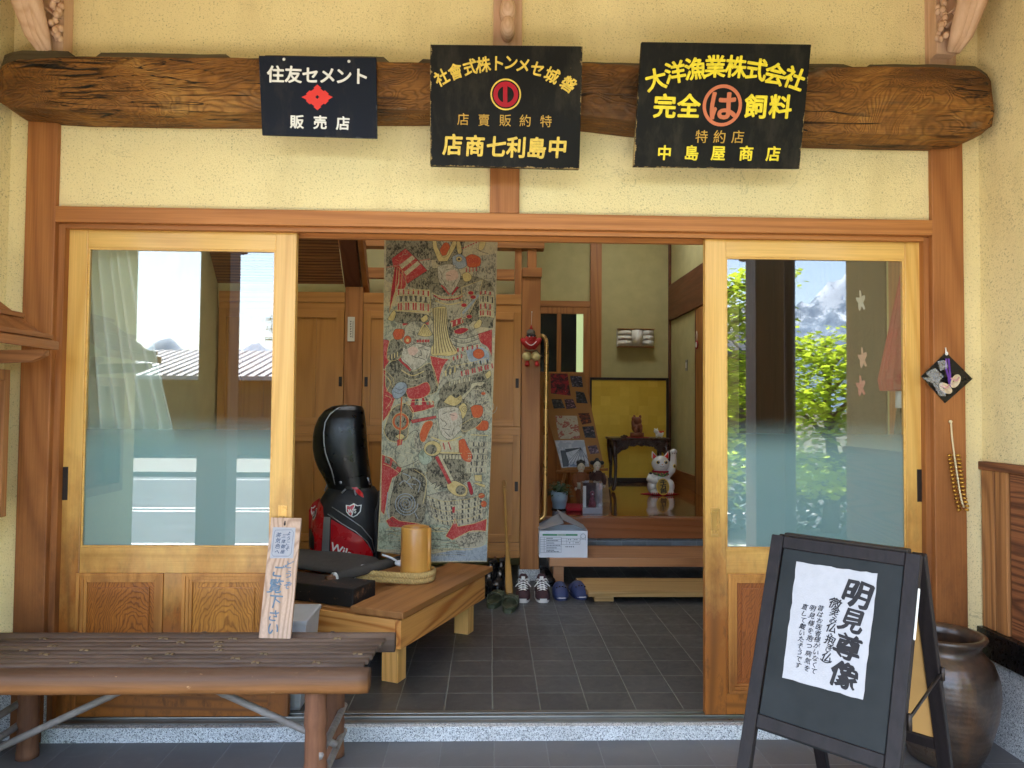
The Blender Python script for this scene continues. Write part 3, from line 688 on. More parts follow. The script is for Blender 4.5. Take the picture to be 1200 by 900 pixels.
# ------------------------------------------------------------ across the road (seen in the door glass)
def neighbour(name, label, x0, x1, y0, y1, ze, zr, wallc, roofc, over=.6):
    h = th(name, label, 'house', ((x0+x1)/2, (y0+y1)/2, -.22))
    MB().box(x0, x1, y0, y1, -.22, ze).build('wall', wallc, h)
    ym = (y0+y1)/2; r = MB()
    r.prism([(x0-over, y1+over, ze-.12), (x0-over, ym, zr), (x0-over, y0-over, ze-.12), (x0-over, y0-over, ze), (x0-over, ym, zr+.14), (x0-over, y1+over, ze)], (x1-x0+2*over, 0, 0))
    n = int((x1-x0+2*over)/.3)
    for i in range(n):
        x = x0-over+.15+.3*i; r.tube([(x, y1+over, ze+.0), (x, ym, zr+.14)], .04, 6)
    r.build('roof', roofc, h)
    for i in range(3):
        wx = x0+(x1-x0)*(.2+.3*i); w = MB().box(wx-.7, wx+.7, y1, y1+.04, .5, ze-.5); w.build('window', M['iron'], h)
    return h
M['nb_wall'] = plain('brown_boards', '#54402d', .85, .2); M['nb_wall2'] = plain('grey_render', '#8a8880', .9, .1)
M['rooflight'] = plain('pale_roof_tiles', '#8b8e94', .5, .25, scale=14)
neighbour('neighbour_house', 'low brown house across the road, mirrored in the left door glass', -17, -4.6, -27, -19, 2.15, 3.1, M['nb_wall'], M['rooflight'])
neighbour('neighbour_house', 'dark roofed house behind the maple, mirrored in the right door glass', 2.5, 8.5, -24, -18, 3.0, 4.6, M['nb_wall'], M['rooftile'])
def leafy(name, label, base, h, spread, n, seed, col, group=None, pads=26, drop=0):
    rnd = random.Random(seed); t = th(name, label, 'tree', base, 0, group); b = V(base)
    tr = MB(); tips = []
    tr.tube([b, b+V((.05, .03, h*.3)), b+V((-.05, .05, h*.62)), b+V((.02, 0, h*.9))], [.10, .08, .05, .015], 8)
    for i in range(pads):
        a = rnd.uniform(0, 6.283); hh = h*rnd.uniform(.22, .98); rr = spread*rnd.uniform(.25, 1)*(1.12-.6*hh/h)
        tip = b+V((math.cos(a)*rr, math.sin(a)*rr, hh)); st = b+V((0, 0, max(.3, hh-.35*rr-.1)))
        tr.tube([st, (st+tip)/2+V((0, 0, .08)), tip], [.03, .02, .006], 5); tips.append((tip, rr))
    tr.build('trunk', M['bark'], t)
    lf = MB()
    for tip, rr in tips:
        for k in range(n):
            p = tip+V((rnd.gauss(0, .26*spread/1.6), rnd.gauss(0, .26*spread/1.6), rnd.gauss(0, .09)-drop*rnd.random()))
            s = rnd.uniform(.022, .05); a = rnd.uniform(0, 6.28); u = V((math.cos(a), math.sin(a), rnd.uniform(-.5, .3)))*s; w = V((-math.sin(a), math.cos(a), rnd.uniform(-.5, .5)))*s
            lf.add([p-u-w*.4, p+u*.2-w, p+u*1.2, p+u*.2+w], [(0, 1, 2, 3)])
    lf.build('crown', col, t, fix=False)
    return t
M['bark'] = plain('bark', '#4a3d33', .9, .25, scale=12)
def leaf_mat(name, c):
    t = NT(name); t.t.nodes.remove(t.b); co = t.coord()
    col = t.ramp(t.noise(co, 1.3, 3), [(.3, tuple(x*.6 for x in c)+(1,)), (.7, tuple(c)+(1,))])
    mx = t.n('MixShader', _0=.68, _1=t.n('BsdfDiffuse', Color=col), _2=t.n('BsdfTranslucent', Color=col)); t.t.links.new(mx.outputs[0], t.out.inputs[0]); return t.m
M['maple'] = leaf_mat('maple_leaves', (.60, .76, .06)); M['conifer'] = leaf_mat('conifer_leaves', (.05, .09, .03))
leafy('maple_tree', 'yellow green maple mirrored in the right door, nearest its pull handle', (2.35, -4.6, -.11), 2.85, 1.0, 190, 11, M['maple'])
leafy('maple_tree', 'bright yellow green maple mirrored beside the umbrella in the right door', (3.95, -5.3, -.11), 2.35, 1.25, 210, 23, M['maple'])
leafy('conifer_tree', 'dark conifer beyond the low brown roof, mirrored in the left door', (-10.5, -33, -.22), 6.2, 1.6, 120, 5, M['conifer'])
hg = th('garden_hedge', 'dark clipped hedge along the pavement, mirrored under the maples', 'hedge', (3.2, -6.6, -.22)); rnd = random.Random(3)
lf = MB()
for k in range(5000):
    p = V((rnd.uniform(1.2, 7.5), rnd.uniform(-6.2, -5.6), rnd.uniform(-.2, .75))); s = rnd.uniform(.03, .06); a = rnd.uniform(0, 6.28)
    u = V((math.cos(a), math.sin(a), rnd.uniform(-1, 1)))*s; w = V((-math.sin(a), math.cos(a), rnd.uniform(-1, 1)))*s; lf.add([p-u, p-w, p+u, p+w], [(0, 1, 2, 3)])
lf.build('foliage', M['conifer'], hg, fix=False)
def mountain(name, x0, x1, y, peaks, mat, seed):
    mb = MB(); nx, ny = 90, 26; vs, fs = [], []
    for j in range(ny+1):
        for i in range(nx+1):
            x = x0+(x1-x0)*i/nx; yy = y+160*(1-j/ny)*1.0; f = j/ny
            h = max(hh*math.exp(-((x-cx)/ww)**2) for cx, hh, ww in peaks)
            r = noise.fractal(V((x/70+seed, yy/70, 1.3)), .9, 2.1, 6)
            vs.append((x, yy, -1+max(0, h*f**1.2*(1+.2*r)+f*10*r)))
    for j in range(ny):
        for i in range(nx): a = j*(nx+1)+i; fs.append((a, a+1, a+nx+2, a+nx+1))
    mb.add(vs, fs, 0, True); return tag(mb.build(name, mat), kind='structure')
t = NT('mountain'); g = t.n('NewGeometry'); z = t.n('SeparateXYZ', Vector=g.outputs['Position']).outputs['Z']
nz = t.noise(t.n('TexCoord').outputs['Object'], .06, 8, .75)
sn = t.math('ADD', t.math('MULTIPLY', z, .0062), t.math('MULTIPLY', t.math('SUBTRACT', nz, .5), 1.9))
c = t.ramp(sn, [(.35, srgb('#6d8196')), (.60, srgb('#8fa0b1')), (.76, srgb('#d3dce6'))])  # bluish rock tones: haze of distance put into the colour
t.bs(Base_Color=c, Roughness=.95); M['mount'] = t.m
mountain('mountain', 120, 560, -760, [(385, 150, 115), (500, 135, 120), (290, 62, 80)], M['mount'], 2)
mountain('far_mountain', -700, 20, -980, [(-640, 80, 130), (-520, 88, 120), (-430, 82, 110), (-350, 92, 120), (-240, 80, 120), (-120, 72, 130)], plain('hazy_hills', '#a3b3c4', .95, .12, scale=.01), 9)  # hills coloured pale blue, distance haze painted in
# ------------------------------------------------------------ flat things placed by their plane
class Plane:
    """a flat face: origin, unit u (right), unit v (up); hit() finds where a point of the face lies"""
    def __init__(s, o, u, v):
        s.o = V(o); s.u = V(u).normalized(); n = s.u.cross(V(v)).normalized(); s.n = n; s.v = n.cross(s.u)
    def hit(s, px, py, off=0):
        d = ray(px, py); t = (s.o-CAM).dot(s.n)/d.dot(s.n); return CAM+d*t+s.n*off
    def size(s, px, py, k): return k*(s.hit(px, py)-CAM).dot(CF)/F
    def M(s, px, py, rot=0, off=0):
        p = s.hit(px, py, off); c, q = math.cos(R(rot)), math.sin(R(rot)); a = s.u*c+s.v*q; b = -s.u*q+s.v*c
        return Matrix(((a.x, b.x, s.n.x, p.x), (a.y, b.y, s.n.y, p.y), (a.z, b.z, s.n.z, p.z), (0, 0, 0, 1)))
    def rect(s, mb, px, py, w, h, off=.0004, rot=0, mi=0):
        m = s.M(px, py, rot, off); w = s.size(px, py, w)/2; h = s.size(px, py, h)/2
        mb.add([(-w, -h, 0), (w, -h, 0), (w, h, 0), (-w, h, 0)], [(0, 1, 2, 3)], mi, False, m)
    def ring(s, mb, px, py, r0, r1, off=.0006, mi=0, n=40, ext=.0015):
        m = s.M(px, py, 0, off); a, b = s.size(px, py, r0), s.size(px, py, r1); vs, fs = [], []
        for k in range(n):
            w = 6.28318*k/n; vs += [(a*math.cos(w), a*math.sin(w), 0), (b*math.cos(w), b*math.sin(w), 0), (b*math.cos(w), b*math.sin(w), ext), (a*math.cos(w), a*math.sin(w), ext)]
        for k in range(n):
            q = (k+1) % n
            for e in range(4): fs.append((k*4+e, k*4+(e+1) % 4, q*4+(e+1) % 4, q*4+e))
        mb.add(vs, fs, mi, False, m)
    def poly(s, mb, pts, off=.0006, mi=0, ext=0):
        p = [s.hit(x, y, off) for x, y in pts]
        if ext: mb.prism(p, s.n*ext, mi)
        else: mb.poly(p, mi)
    def text(s, mb, ch, px, py, k, rot=0, bold=.0, off=.0006, ext=.0015, sx=1, mi=0, shear=0, brush=0):
        put_text(mb, ch, s.M(px, py, rot, off+ext), s.size(px, py, k), bold, ext, sx, mi, shear, None, brush)

def sign(name, label, cor, Yt, Yb, th_, mat):
    TL, TR, BR, BL = pt(*cor[0], Yt), pt(*cor[1], Yt), pt(*cor[2], Yb), pt(*cor[3], Yb)
    t = th(name, label, 'sign', (TL+TR+BR+BL)/4); P = Plane(BL, TR-TL, TL-BL)
    mb = MB(); n = P.n
    vs = [BL, BR, TR, TL]; bm = bmesh.new(); a = [bm.verts.new(p) for p in vs]; b = [bm.verts.new(p-n*th_) for p in vs]
    bm.faces.new(a); bm.faces.new(b[::-1])
    for i in range(4): bm.faces.new((a[i], a[(i+1) % 4], b[(i+1) % 4], b[i]))
    bmesh.ops.recalc_face_normals(bm, faces=bm.faces); bmesh.ops.bevel(bm, geom=list(bm.edges), offset=.0025, segments=2, affect='EDGES', profile=.5)
    mb.addbm(bm); mb.build('board', mat, t); return t, P
def worn_board(name, c, edge):
    t = NT(name); co = t.coord()
    sc = t.ramp(t.noise(co, 16, 7, .75), [(.68, 0.0), (.74, .25)])
    col = t.mix(sc, srgb(c), tuple(min(1, x*2.5+.01) for x in srgb(c)[:3])+(1,)); col = t.mix(t.ramp(t.noise(co, 70, 3, .6), [(.78, 0.0), (.80, .5)]), col, srgb(edge))
    gs = t.n('SeparateXYZ', Vector=t.n('TexCoord').outputs['Generated']); gx_, gz_ = gs.outputs['X'], gs.outputs['Z']
    d = t.math('MINIMUM', t.math('MINIMUM', gx_, t.math('SUBTRACT', 1.0, gx_)), t.math('MINIMUM', gz_, t.math('SUBTRACT', 1.0, gz_)))
    chip = t.ramp(t.math('ADD', d, t.math('MULTIPLY', t.math('SUBTRACT', t.noise(co, 28, 6, .75), .5), .09)), [(-.0, 1.0), (.004, 0.0)]); col = t.mix(chip, col, srgb(edge))
    dust = t.ramp(t.noise(t.coord('Object', (1, 1, .3)), 7, 6, .75), [(.5, 0.0), (.75, .22)]); col = t.mix(dust, col, srgb('#6b6250'))
    t.bs(Base_Color=col, Roughness=t.ramp(t.noise(co, 5, 4), [(.3, .5), (.7, .65)]), Specular_IOR_Level=.18); return t.m
M['navy'] = worn_board('navy_enamel', '#151b28', '#4a4d55'); M['blk'] = worn_board('black_board', '#12110e', '#9c8558')

zz = lambda s, ox, oy: (lambda x, y: (ox+x/s, oy+y/s))
# --- left navy sign
t, P = sign('shop_sign', 'small navy sign board with white lettering and a red diamond emblem on the log beam', [(303, 65), (441, 67), (442, 162), (307, 158)], -.172, -.158, .012, M['navy'])
z5 = zz(2.927, 290, 50); mb = MB()
for ch, x, y in zip('住友セメント', (97, 158, 217, 275, 330, 388), (109, 110, 112, 113, 115, 116)): P.text(mb, ch, *z5(x, y), 20.5, -1, .022)
for ch, x, y in zip('販売店', (170, 250, 328), (272, 274, 277)): P.text(mb, ch, *z5(x, y), 16.5, -1, .022)
mb.build('lettering', M['white'], t)
mb = MB()
em = [(240, 144), (253, 155), (250, 158), (262, 167), (266, 164), (279, 176), (276, 179), (293, 187), (276, 197), (279, 200), (266, 212), (262, 209), (250, 218), (253, 221), (240, 232), (227, 221), (230, 218), (218, 209), (214, 212), (201, 200), (204, 197), (186, 187), (204, 179), (201, 176), (214, 164), (218, 167), (230, 158), (227, 155)]
P.poly(mb, [z5(*p) for p in em], .0006, 0, .001); mb.build('emblem', M['redpaint'], t)
mb = MB(); P.poly(mb, [z5(*p) for p in ((240, 180), (247, 187), (240, 194), (233, 187))], .002); mb.build('emblem_centre', M['navy'], t)
for x, y in ((125, 57), (348, 64)): MB().ell(P.hit(*z5(x, y)), (.006, .003, .006), n=10, m=6).build('screw', M['white'], t)
# --- middle black sign
t, P = sign('shop_sign', 'black sign board with gold arched lettering and a red ring inside a gold one', [(504, 52), (683, 54), (679, 198), (504, 194)], -.225, -.165, .03, M['blk'])
mb = MB(); mc = MB()
for ch, x, y, r in zip('社會式株トンメセ城磐', (665, 712, 762, 808, 857, 902, 945, 993, 1043, 1100), (121, 100, 85, 76, 71, 68, 77, 90, 112, 142), (30, 22, 15, 9, 3, -3, -9, -14, -22, -32)):
    P.text(mb, ch, *z5(x, y), 18.5, r, .022, sx=.92, shear=.08)
for ch, x, y in zip('店賣販約特', (740, 811, 884, 953, 1024), (263, 266, 267, 268, 270)): P.text(mc, ch, *z5(x, y), 14.5, -1, .0)
for ch, x, y in zip('店商七利島中', (703, 779, 852, 921, 990, 1062), (350, 354, 357, 359, 361, 360)): P.text(mb, ch, *z5(x, y), 25, -1, .028, sx=.94, shear=.06)
mb.build('lettering', M['gold'], t); mc.build('small_lettering', plain('dull_gold', '#c49a3a', .5, .15), t)
mb = MB(); P.ring(mb, *z5(886, 178), 16.2, 17.9); mb.build('gold_ring', M['gold'], t)
mb = MB(); P.ring(mb, *z5(886, 178), 9.5, 14.6); P.rect(mb, *z5(884, 178), 5, 28, .0022); mb.build('red_ring', M['cloth_red'], t)
# --- right black sign
t, P = sign('shop_sign', 'black sign board with bright yellow lettering and a salmon circle round one letter', [(752, 49), (951, 52), (937, 198), (742, 196)], -.262, -.145, .022, M['blk'])
z6 = zz(5.217, 730, 40); mb = MB(); mc = MB()
for ch, x, y, r in zip('大洋漁業株式会社', (200, 318, 440, 563, 690, 815, 930, 1048), (278, 234, 212, 198, 200, 216, 244, 272), (14, 10, 6, 1, -3, -7, -11, -17)): P.text(mb, ch, *z6(x, y), 25.5, r, .026)
for ch, x, y in zip('完全飼料', (255, 402, 812, 962), (440, 440, 442, 443)): P.text(mb, ch, *z6(x, y), 27.5, -1, .028)
for ch, x, y in zip('中島屋商店', (253, 418, 582, 752, 918), (725, 726, 727, 729, 731)): P.text(mb, ch, *z6(x, y), 17.5, -1, .022)
for ch, x, y in zip('特約店', (480, 590, 702), (626, 628, 628)): P.text(mc, ch, *z6(x, y), 15.5, -1, .0)
mb.build('lettering', M['yellow'], t); mc.build('small_lettering', bpy.data.materials['dull_gold'], t)
mb = MB(); P.ring(mb, *z6(607, 437), 19.4, 23.2); mb.build('circle', M['salmon'], t)
mb = MB(); P.text(mb, 'は', *z6(607, 437), 35, 0, .03); mb.build('circled_letter', M['salmon'], t)

# ------------------------------------------------------------ A-board
ao, aa, al, aw, ah = V((.552, -1.096, 0)), -.819, .344, .379, 1.013
ad = V((math.cos(aa), math.sin(aa), 0)); an = V((-math.sin(aa), math.cos(aa), 0)); au = an*math.sin(al)+V((0, 0, math.cos(al)))
fn = ad.cross(au)                                           # outward normal of the front leaf (towards the street)
A = lambda s, t_, o=0: ao+ad*(aw*s)+au*(ah*t_)+fn*o
M['frame'] = wood('dark_frame', '#1e181a', '#0f0c0d', 'Z', 24, 2, .5, .3, .3)
M['chalk'] = plain('chalkboard', '#202527', .65, .22, scale=7, Specular_IOR_Level=.25); M['frame'].node_tree.nodes['Principled BSDF'].inputs['Specular IOR Level'].default_value = .3
t = th('standing_sign', 'dark framed folding street sign with brush lettered white paper', 'street sign', ao+ad*(aw/2)+an*.34)
def bar(mb, p, q, w, d, n, w2=None):                         # square bar from p to q; w across, d along n
    p, q = V(p), V(q); a = (q-p).normalized(); b = a.cross(n).normalized(); nn = V(n).normalized()
    vs = [x+b*(i*w/2)+nn*(j*d/2) for x in (p, q) for i, j in ((-1, -1), (1, -1), (1, 1), (-1, 1))]
    bm = bmesh.new(); bv = [bm.verts.new(v) for v in vs]
    for f in ((0, 1, 2, 3), (7, 6, 5, 4), (0, 4, 5, 1), (1, 5, 6, 2), (2, 6, 7, 3), (3, 7, 4, 0)): bm.faces.new([bv[i] for i in f])
    bmesh.ops.recalc_face_normals(bm, faces=bm.faces); bmesh.ops.bevel(bm, geom=list(bm.edges), offset=.002, segments=1, affect='EDGES'); mb.addbm(bm)
for s in (.045, .955): mb = MB(); bar(mb, A(s, 0), A(s, 1), .034, .022, fn); mb.build('leg', M['frame'], t)
for tt in (.983, .52): mb = MB(); bar(mb, A(.092, tt), A(.908, tt), .034, .020, fn); mb.build('cross_rail', M['frame'], t)
mb = MB(); bar(mb, A(.5, .5), A(.5, .99), .81*aw, .008, fn); mb.build('panel', M['chalk'], t)
P = Plane(A(0, 0, .0045), ad, au)
mb = MB(); rr = random.Random(4)
zp = zz(5.146, 910, 650)
cs = [(934, 658.5), (1028.5, 672.5), (1011.5, 820.5), (917, 793.5)]; ol = []
for i in range(4):
    a, b = cs[i], cs[(i+1) % 4]
    for k in range(14): f = k/14; ol.append((a[0]+(b[0]-a[0])*f+rr.uniform(-.7, .7), a[1]+(b[1]-a[1])*f+rr.uniform(-.7, .7)))
pts = [P.hit(x, y, .0006) for x, y in ol]; mb.prism(pts, P.n*.0008); mb.build('paper', M['paper'], t)
mb = MB(); kw = dict(off=.0016, ext=.0003)
for ch, x, y, k, r in (('明', 478, 235, 32, -8), ('見', 450, 395, 27, -8), ('尊', 420, 555, 30, -8), ('像', 400, 725, 31, -8)): P.text(mb, ch, *zp(x, y), k*1.04, r+4, .036, shear=.16, brush=.07, **kw)
for ch, x, y, k in (('微', 352, 295, 14), ('笑', 347, 349, 10.5), ('み', 340, 395, 9.5), ('仏', 330, 441, 13), ('・', 326, 477, 8), ('抱', 320, 514, 12), ('き', 313, 565, 9.5), ('仏', 302, 618, 13)): P.text(mb, ch, *zp(x, y), k, -6, .018, shear=.2, brush=.07, **kw)
P.text(mb, '（', *zp(358, 250), 14, -90, .01, **kw); P.text(mb, '）', *zp(296, 668), 14, -90, .01, **kw)
for s, (xa, ya), (xb, yb) in (('昔はお医者様がいなくて', (266, 322), (224, 700)), ('明見様を抱つ病気を', (217, 322), (184, 685)), ('直して戴いたそうです', (170, 315), (130, 665))):
    for i, ch in enumerate(s): f = i/(len(s)-1); P.text(mb, ch, *zp(xa+(xb-xa)*f, ya+(yb-ya)*f), 7.4, -6, .012, shear=.2, brush=.08, **kw)
mb.build('lettering', M['ink'], t)
# rear leaf
bu = -an*math.sin(al)+V((0, 0, math.cos(al))); bo = ao+an*(2*ah*math.sin(al)+.03); bn = V((0, 0, 0))-ad.cross(bu)
B_ = lambda s, t_, o=0: bo+ad*(aw*s)+bu*(ah*t_)+bn*o
for s in (.045, .955): mb = MB(); bar(mb, B_(s, 0), B_(s, .995), .034, .022, bn); mb.build('leg', M['frame'], t)
for tt in (.978, .44): mb = MB(); bar(mb, B_(.092, tt), B_(.908, tt), .034, .020, bn); mb.build('cross_rail', M['frame'], t)
mb = MB(); bar(mb, B_(.5, .45), B_(.5, .97), .81*aw, .006, bn); mb.build('back_panel', plain('hardboard', '#c39a5c', .7, .08), t)
mb = MB(); bar(mb, A(.08, 1.004)+an*.012, A(.92, 1.004)+an*.012, .02, .01, V((0, 0, 1))); mb.build('hinge', M['iron'], t)
mb = MB(); p, q = A(1.0, .62, -.01), B_(1.0, .66, -.0)
mb.tube([p, q], .004, 8); mb.tube([p+ad*.004+V((0, 0, -.02)), p+ad*.004+V((0, 0, .018))], .006, 8); mb.tube([q+ad*.004+V((0, 0, -.016)), q+ad*.004+V((0, 0, .018))], .006, 8); mb.build('stay', M['iron'], t)
mb = MB(); bar(mb, A(1.0, .80), A(1.0, .92), .012, .0012, ad); mb.build('price_tag', M['white'], t)

# ------------------------------------------------------------ stoneware jar
def jar_mat():
    t = NT('salt_glaze'); co = t.coord(); lo = t.noise(t.coord('Object', (1, 1, 2.2)), 4, 6, .65, .6); fl = t.noise(t.coord('Object', (1, 1, .25)), 6, 5, .6)
    c = t.ramp(lo, [(.3, srgb('#241c17')), (.5, srgb('#392e27')), (.7, srgb('#57483b'))]); c = t.mix(t.ramp(fl, [(.5, 0.0), (.7, .7)]), c, srgb('#7a5230'))
    z = t.n('SeparateXYZ', Vector=t.n('TexCoord').outputs['Object']).outputs['Z']
    rings = t.math('SINE', t.math('ADD', t.math('MULTIPLY', z, 330.0), t.math('MULTIPLY', lo, 4.0)))
    t.bs(Base_Color=c, Roughness=t.ramp(fl, [(.3, .22), (.7, .45)]), Coat_Weight=.35, Coat_Roughness=.15); t.bump(t.math('ADD', t.math('MULTIPLY', rings, .09), t.noise(co, 40, 4)), .3, .006); return t.m
M['jar'] = jar_mat()
jc = V((1.715, -.19, .001))
t = th('stoneware_jar', 'big brown glazed stoneware jar standing in the corner behind the street sign', 'jar', jc)
MB().lathe([(.0, 0), (.105, .0), (.12, .01), (.15, .08), (.176, .18), (.186, .26), (.182, .32), (.164, .375), (.138, .403), (.126, .412), (.124, .425), (.128, .44), (.142, .452), (.147, .462), (.143, .470), (.128, .470), (.118, .458), (.112, .43), (.13, .39), (.165, .30), (.16, .2), (.1, .03), (.0, .025)], jc, 48).build('pot', M['jar'], t)

# ------------------------------------------------------------ bamboo bench
def bamboo_mat(name, c1, c2, axis, rough=.45, weather=None):
    t = NT(name); st = {'X': (.05, 1, 1), 'Y': (1, .05, 1), 'Z': (1, 1, .05)}[axis]
    f = t.noise(t.coord('Object', st), 45, 5, .65); l = t.noise(t.coord('Object', tuple(.25+.75*(q == 1) for q in st)), 5, 6, .7)
    c = t.ramp(l, [(.3, srgb(c2)), (.6, srgb(c1)), (.8, tuple(min(1, x*1.5) for x in srgb(c1)[:3])+(1,))]); c = t.mix(t.ramp(f, [(.45, 0.0), (.75, .6)]), c, tuple(x*.5 for x in srgb(c2)[:3])+(1,))
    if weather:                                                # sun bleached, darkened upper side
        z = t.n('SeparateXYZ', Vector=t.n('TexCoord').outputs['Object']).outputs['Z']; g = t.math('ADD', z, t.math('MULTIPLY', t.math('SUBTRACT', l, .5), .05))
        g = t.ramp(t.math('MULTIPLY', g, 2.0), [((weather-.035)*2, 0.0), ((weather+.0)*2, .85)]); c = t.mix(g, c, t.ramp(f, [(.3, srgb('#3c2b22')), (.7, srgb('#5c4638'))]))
        c = t.mix(t.math('MULTIPLY', t.ramp(t.noise(t.coord('Object', (.3, 1, 1)), 42, 5, .7), [(.66, 0.0), (.69, 1.0)]), t.ramp(l, [(.35, 0.0), (.55, .8)])), c, srgb('#c09468'))
    t.bs(Base_Color=c, Roughness=rough); t.bump(t.math('ADD', f, t.math('MULTIPLY', l, 1.2)), .5, .006); return t.m
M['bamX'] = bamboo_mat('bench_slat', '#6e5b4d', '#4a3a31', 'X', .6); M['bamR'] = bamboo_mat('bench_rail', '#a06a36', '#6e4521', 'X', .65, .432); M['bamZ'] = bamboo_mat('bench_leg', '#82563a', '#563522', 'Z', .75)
M['bamG'] = bamboo_mat('grey_bamboo', '#9b938b', '#6f675f', 'X', .6); M['scar'] = plain('bamboo_node', '#7d6849', .6, .3)
bz = .45
t = th('bamboo_bench', 'long brown bamboo bench with a split culm seat and grey bamboo braces', 'bench', (-1.1, -.27, 0))
rnd = random.Random(12)
bx0, bx1 = -1.85, -.372
def culm(mb, p, q, r, n=12, nodes=(), half=False, flat=1):
    p, q = V(p), V(q); L = (q-p).length; ks = sorted(set([0, 1] + [x for k in nodes for x in (k-.012/L, k-.004/L, k+.004/L, k+.012/L)] + [i/12 for i in range(13)]))
    pts = [p+(q-p)*k for k in ks]; rs = []
    for k in ks: rs.append(r*(1.0 + (.10 if any(abs(k-m) < .006/L for m in nodes) else 0) + .025*noise.noise(V((k*5, p.y*30, p.z*9)))))
    mb.tube(pts, rs, n)
ny = 7; ys = [-.185-.0415*i for i in range(ny)]
for i, y in enumerate(ys):
    m = MB(); xe = bx1-.012-.005*i+rnd.uniform(-.004, .004)
    nd = [(k*.44+rnd.uniform(0, .35))/1.5 for k in range(4)]; nd = [k for k in nd if .02 < k < .98]
    pts = []; rings = []
    ks = sorted(set([0, .25, .5, .75, 1]+[x for k in nd for x in (k-.008, k-.002, k+.002, k+.008)]))
    for k in ks:
        x = bx0+(xe-bx0)*k; h = .003 if any(abs(k-q) < .004 for q in nd) else 0
        rings.append([(x, y+math.cos(a)*.0196, bz-.014+h+max(math.copysign(abs(math.sin(a))**.6, math.sin(a)), -.35)*.0125+.0015*noise.noise(V((x*4, y*40, 2)))) for a in [6.28318*j/10 for j in range(10)]])
    m.loft(rings); s = m.build('slat', M['bamX'], t)
    e = MB()
    for q in nd:
        x = bx0+(xe-bx0)*q; e.box(x-.009-.01*rnd.random(), x-.002, y-.007, y+.006, bz-.0035, bz+.0025, bev=.001); e.box(x+.003, x+.010+.012*rnd.random(), y-.009, y+.002, bz-.0035, bz+.0022, bev=.001)
    if e.f: e.build('node_scar', M['scar'], s)
m = MB(); rings = []
for i in range(41):
    x = bx0+(bx1-.018-bx0)*i/40; q = .96 if i in (0, 40) else 1; q2 = .0025*noise.noise(V((x*6, 1, 2)))
    rings.append([(x, -.492+q*(.044+q2)*math.copysign(abs(math.cos(a))**.75, math.cos(a)), bz-.039+q*(.038+q2)*math.copysign(abs(math.sin(a))**.7, math.sin(a))) for a in [6.28318*j/28 for j in range(28)]])
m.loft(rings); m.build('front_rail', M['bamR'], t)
m = MB(); culm(m, (bx0, -.128, bz-.034), (bx1+.018, -.128, bz-.034), .036, 16, (.2, .52, .84)); m.build('back_rail', M['bamX'], t)
m = MB()
for x in (-1.7, -1.05, -.52): m.box(x-.03, x+.03, -.452, -.15, bz-.052, bz-.0285)
m.build('bearer', M['bamZ'], t)
xr_f = pt(370, 850, -.47).x; xr_b = pt(392, 850, -.135).x; xl_b = pt(33, 850, -.135).x; xl_f = -1.72
legs = [(xr_f, -.47), (xr_b, -.135), (xl_b, -.135), (xl_f, -.47)]
for x, y in legs:
    m = MB(); zt = bz-.06
    zs = [zt*k/22 for k in range(23)]; m.tube([(x+.003*noise.noise(V((x*3, y*9, z*5))), y, z) for z in zs], [.0355+.003*(k < 2)+.0028*noise.noise(V((x*7, y*5, k*.45)))+(.003 if k in (7, 15) else 0) for k, z in enumerate(zs)], 16); m.build('leg', M['bamZ'], t)
for x, z in ((xr_f+.02, .17), (xr_f+.02, .075), (xl_b-.03, .2), (xl_b-.03, .12)): m = MB(); culm(m, (x, -.50, z), (x, -.10, z), .013, 8); m.build('stretcher', M['bamG'], t)
m = MB(); culm(m, pt(150, 806, -.27), (xl_b-.10, -.27, .055), .0125, 8, (.12, .5, .85)); m.build('brace', M['bamG'], t)
m = MB(); culm(m, pt(247, 806, -.27), (xr_f+.03, -.27, .10), .0125, 8, (.1, .42, .8)); m.build('brace', M['bamG'], t)

# ------------------------------------------------------------ wooden placard leaning on the bench
zq = zz(5.633, 300, 600)
Yt, Yb2 = .015, -.187
TL, TR, BR, BL = pt(*zq(100, 36), Yt), pt(*zq(298, 41), Yt), pt(*zq(228, 836), Yb2), pt(*zq(18, 832), Yb2)
dz = bz+.001-min(BL.z, BR.z)
for p in (TL, TR, BR, BL): p.z += dz*.0
t = th('wooden_placard', 'pale cedar board with blue brush lettering leaning from the bench against the door', 'placard', (BL+BR)/2)
P = Plane(BL, BR-BL, (TL+TR)/2-(BL+BR)/2); BR, TR, TL = P.hit(*zq(228, 836)), P.hit(*zq(298, 41)), P.hit(*zq(100, 36))
m = MB(); m.prism([BL, BR, TR, TL], -P.n*.014); m.build('board', M['pale'], t)
m = MB(); P.poly(m, [zq(112, 100), zq(262, 104), zq(245, 305), zq(92, 306)], .0004, 0, .0005); m.build('paper_label', M['paper'], t)
M['blue'] = plain('blue_ink', '#647a8c', .7, .25, scale=60); M['blueline'] = plain('blue_pen', '#3f4f6a', .7, .1)
m = MB()
for ch, x, y, k in (('ご', 143, 390, 17.5), ('覧', 126, 488, 19.5), ('下', 122, 588, 18), ('さ', 113, 684, 15.5), ('い', 110, 768, 16.5)): P.text(m, ch, *zq(x, y), k*.92, -2, .022, off=.0012, ext=.0003, shear=.1, brush=.04)
for ch, x, y, k in (('ど', 217, 347, 11), ('う', 214, 412, 10.5), ('ぞ', 208, 484, 11)): P.text(m, ch, *zq(x, y), k*.92, -2, .015, off=.0012, ext=.0003, shear=.1, brush=.04)
m.build('lettering', M['blue'], t)
m = MB(); fr = [(130, 120), (235, 118), (248, 135), (232, 275), (215, 292), (115, 292), (105, 275), (122, 135), (130, 120)]
m.ribbon([P.hit(*zq(*p), .0013) for p in fr], .0011, P.n)
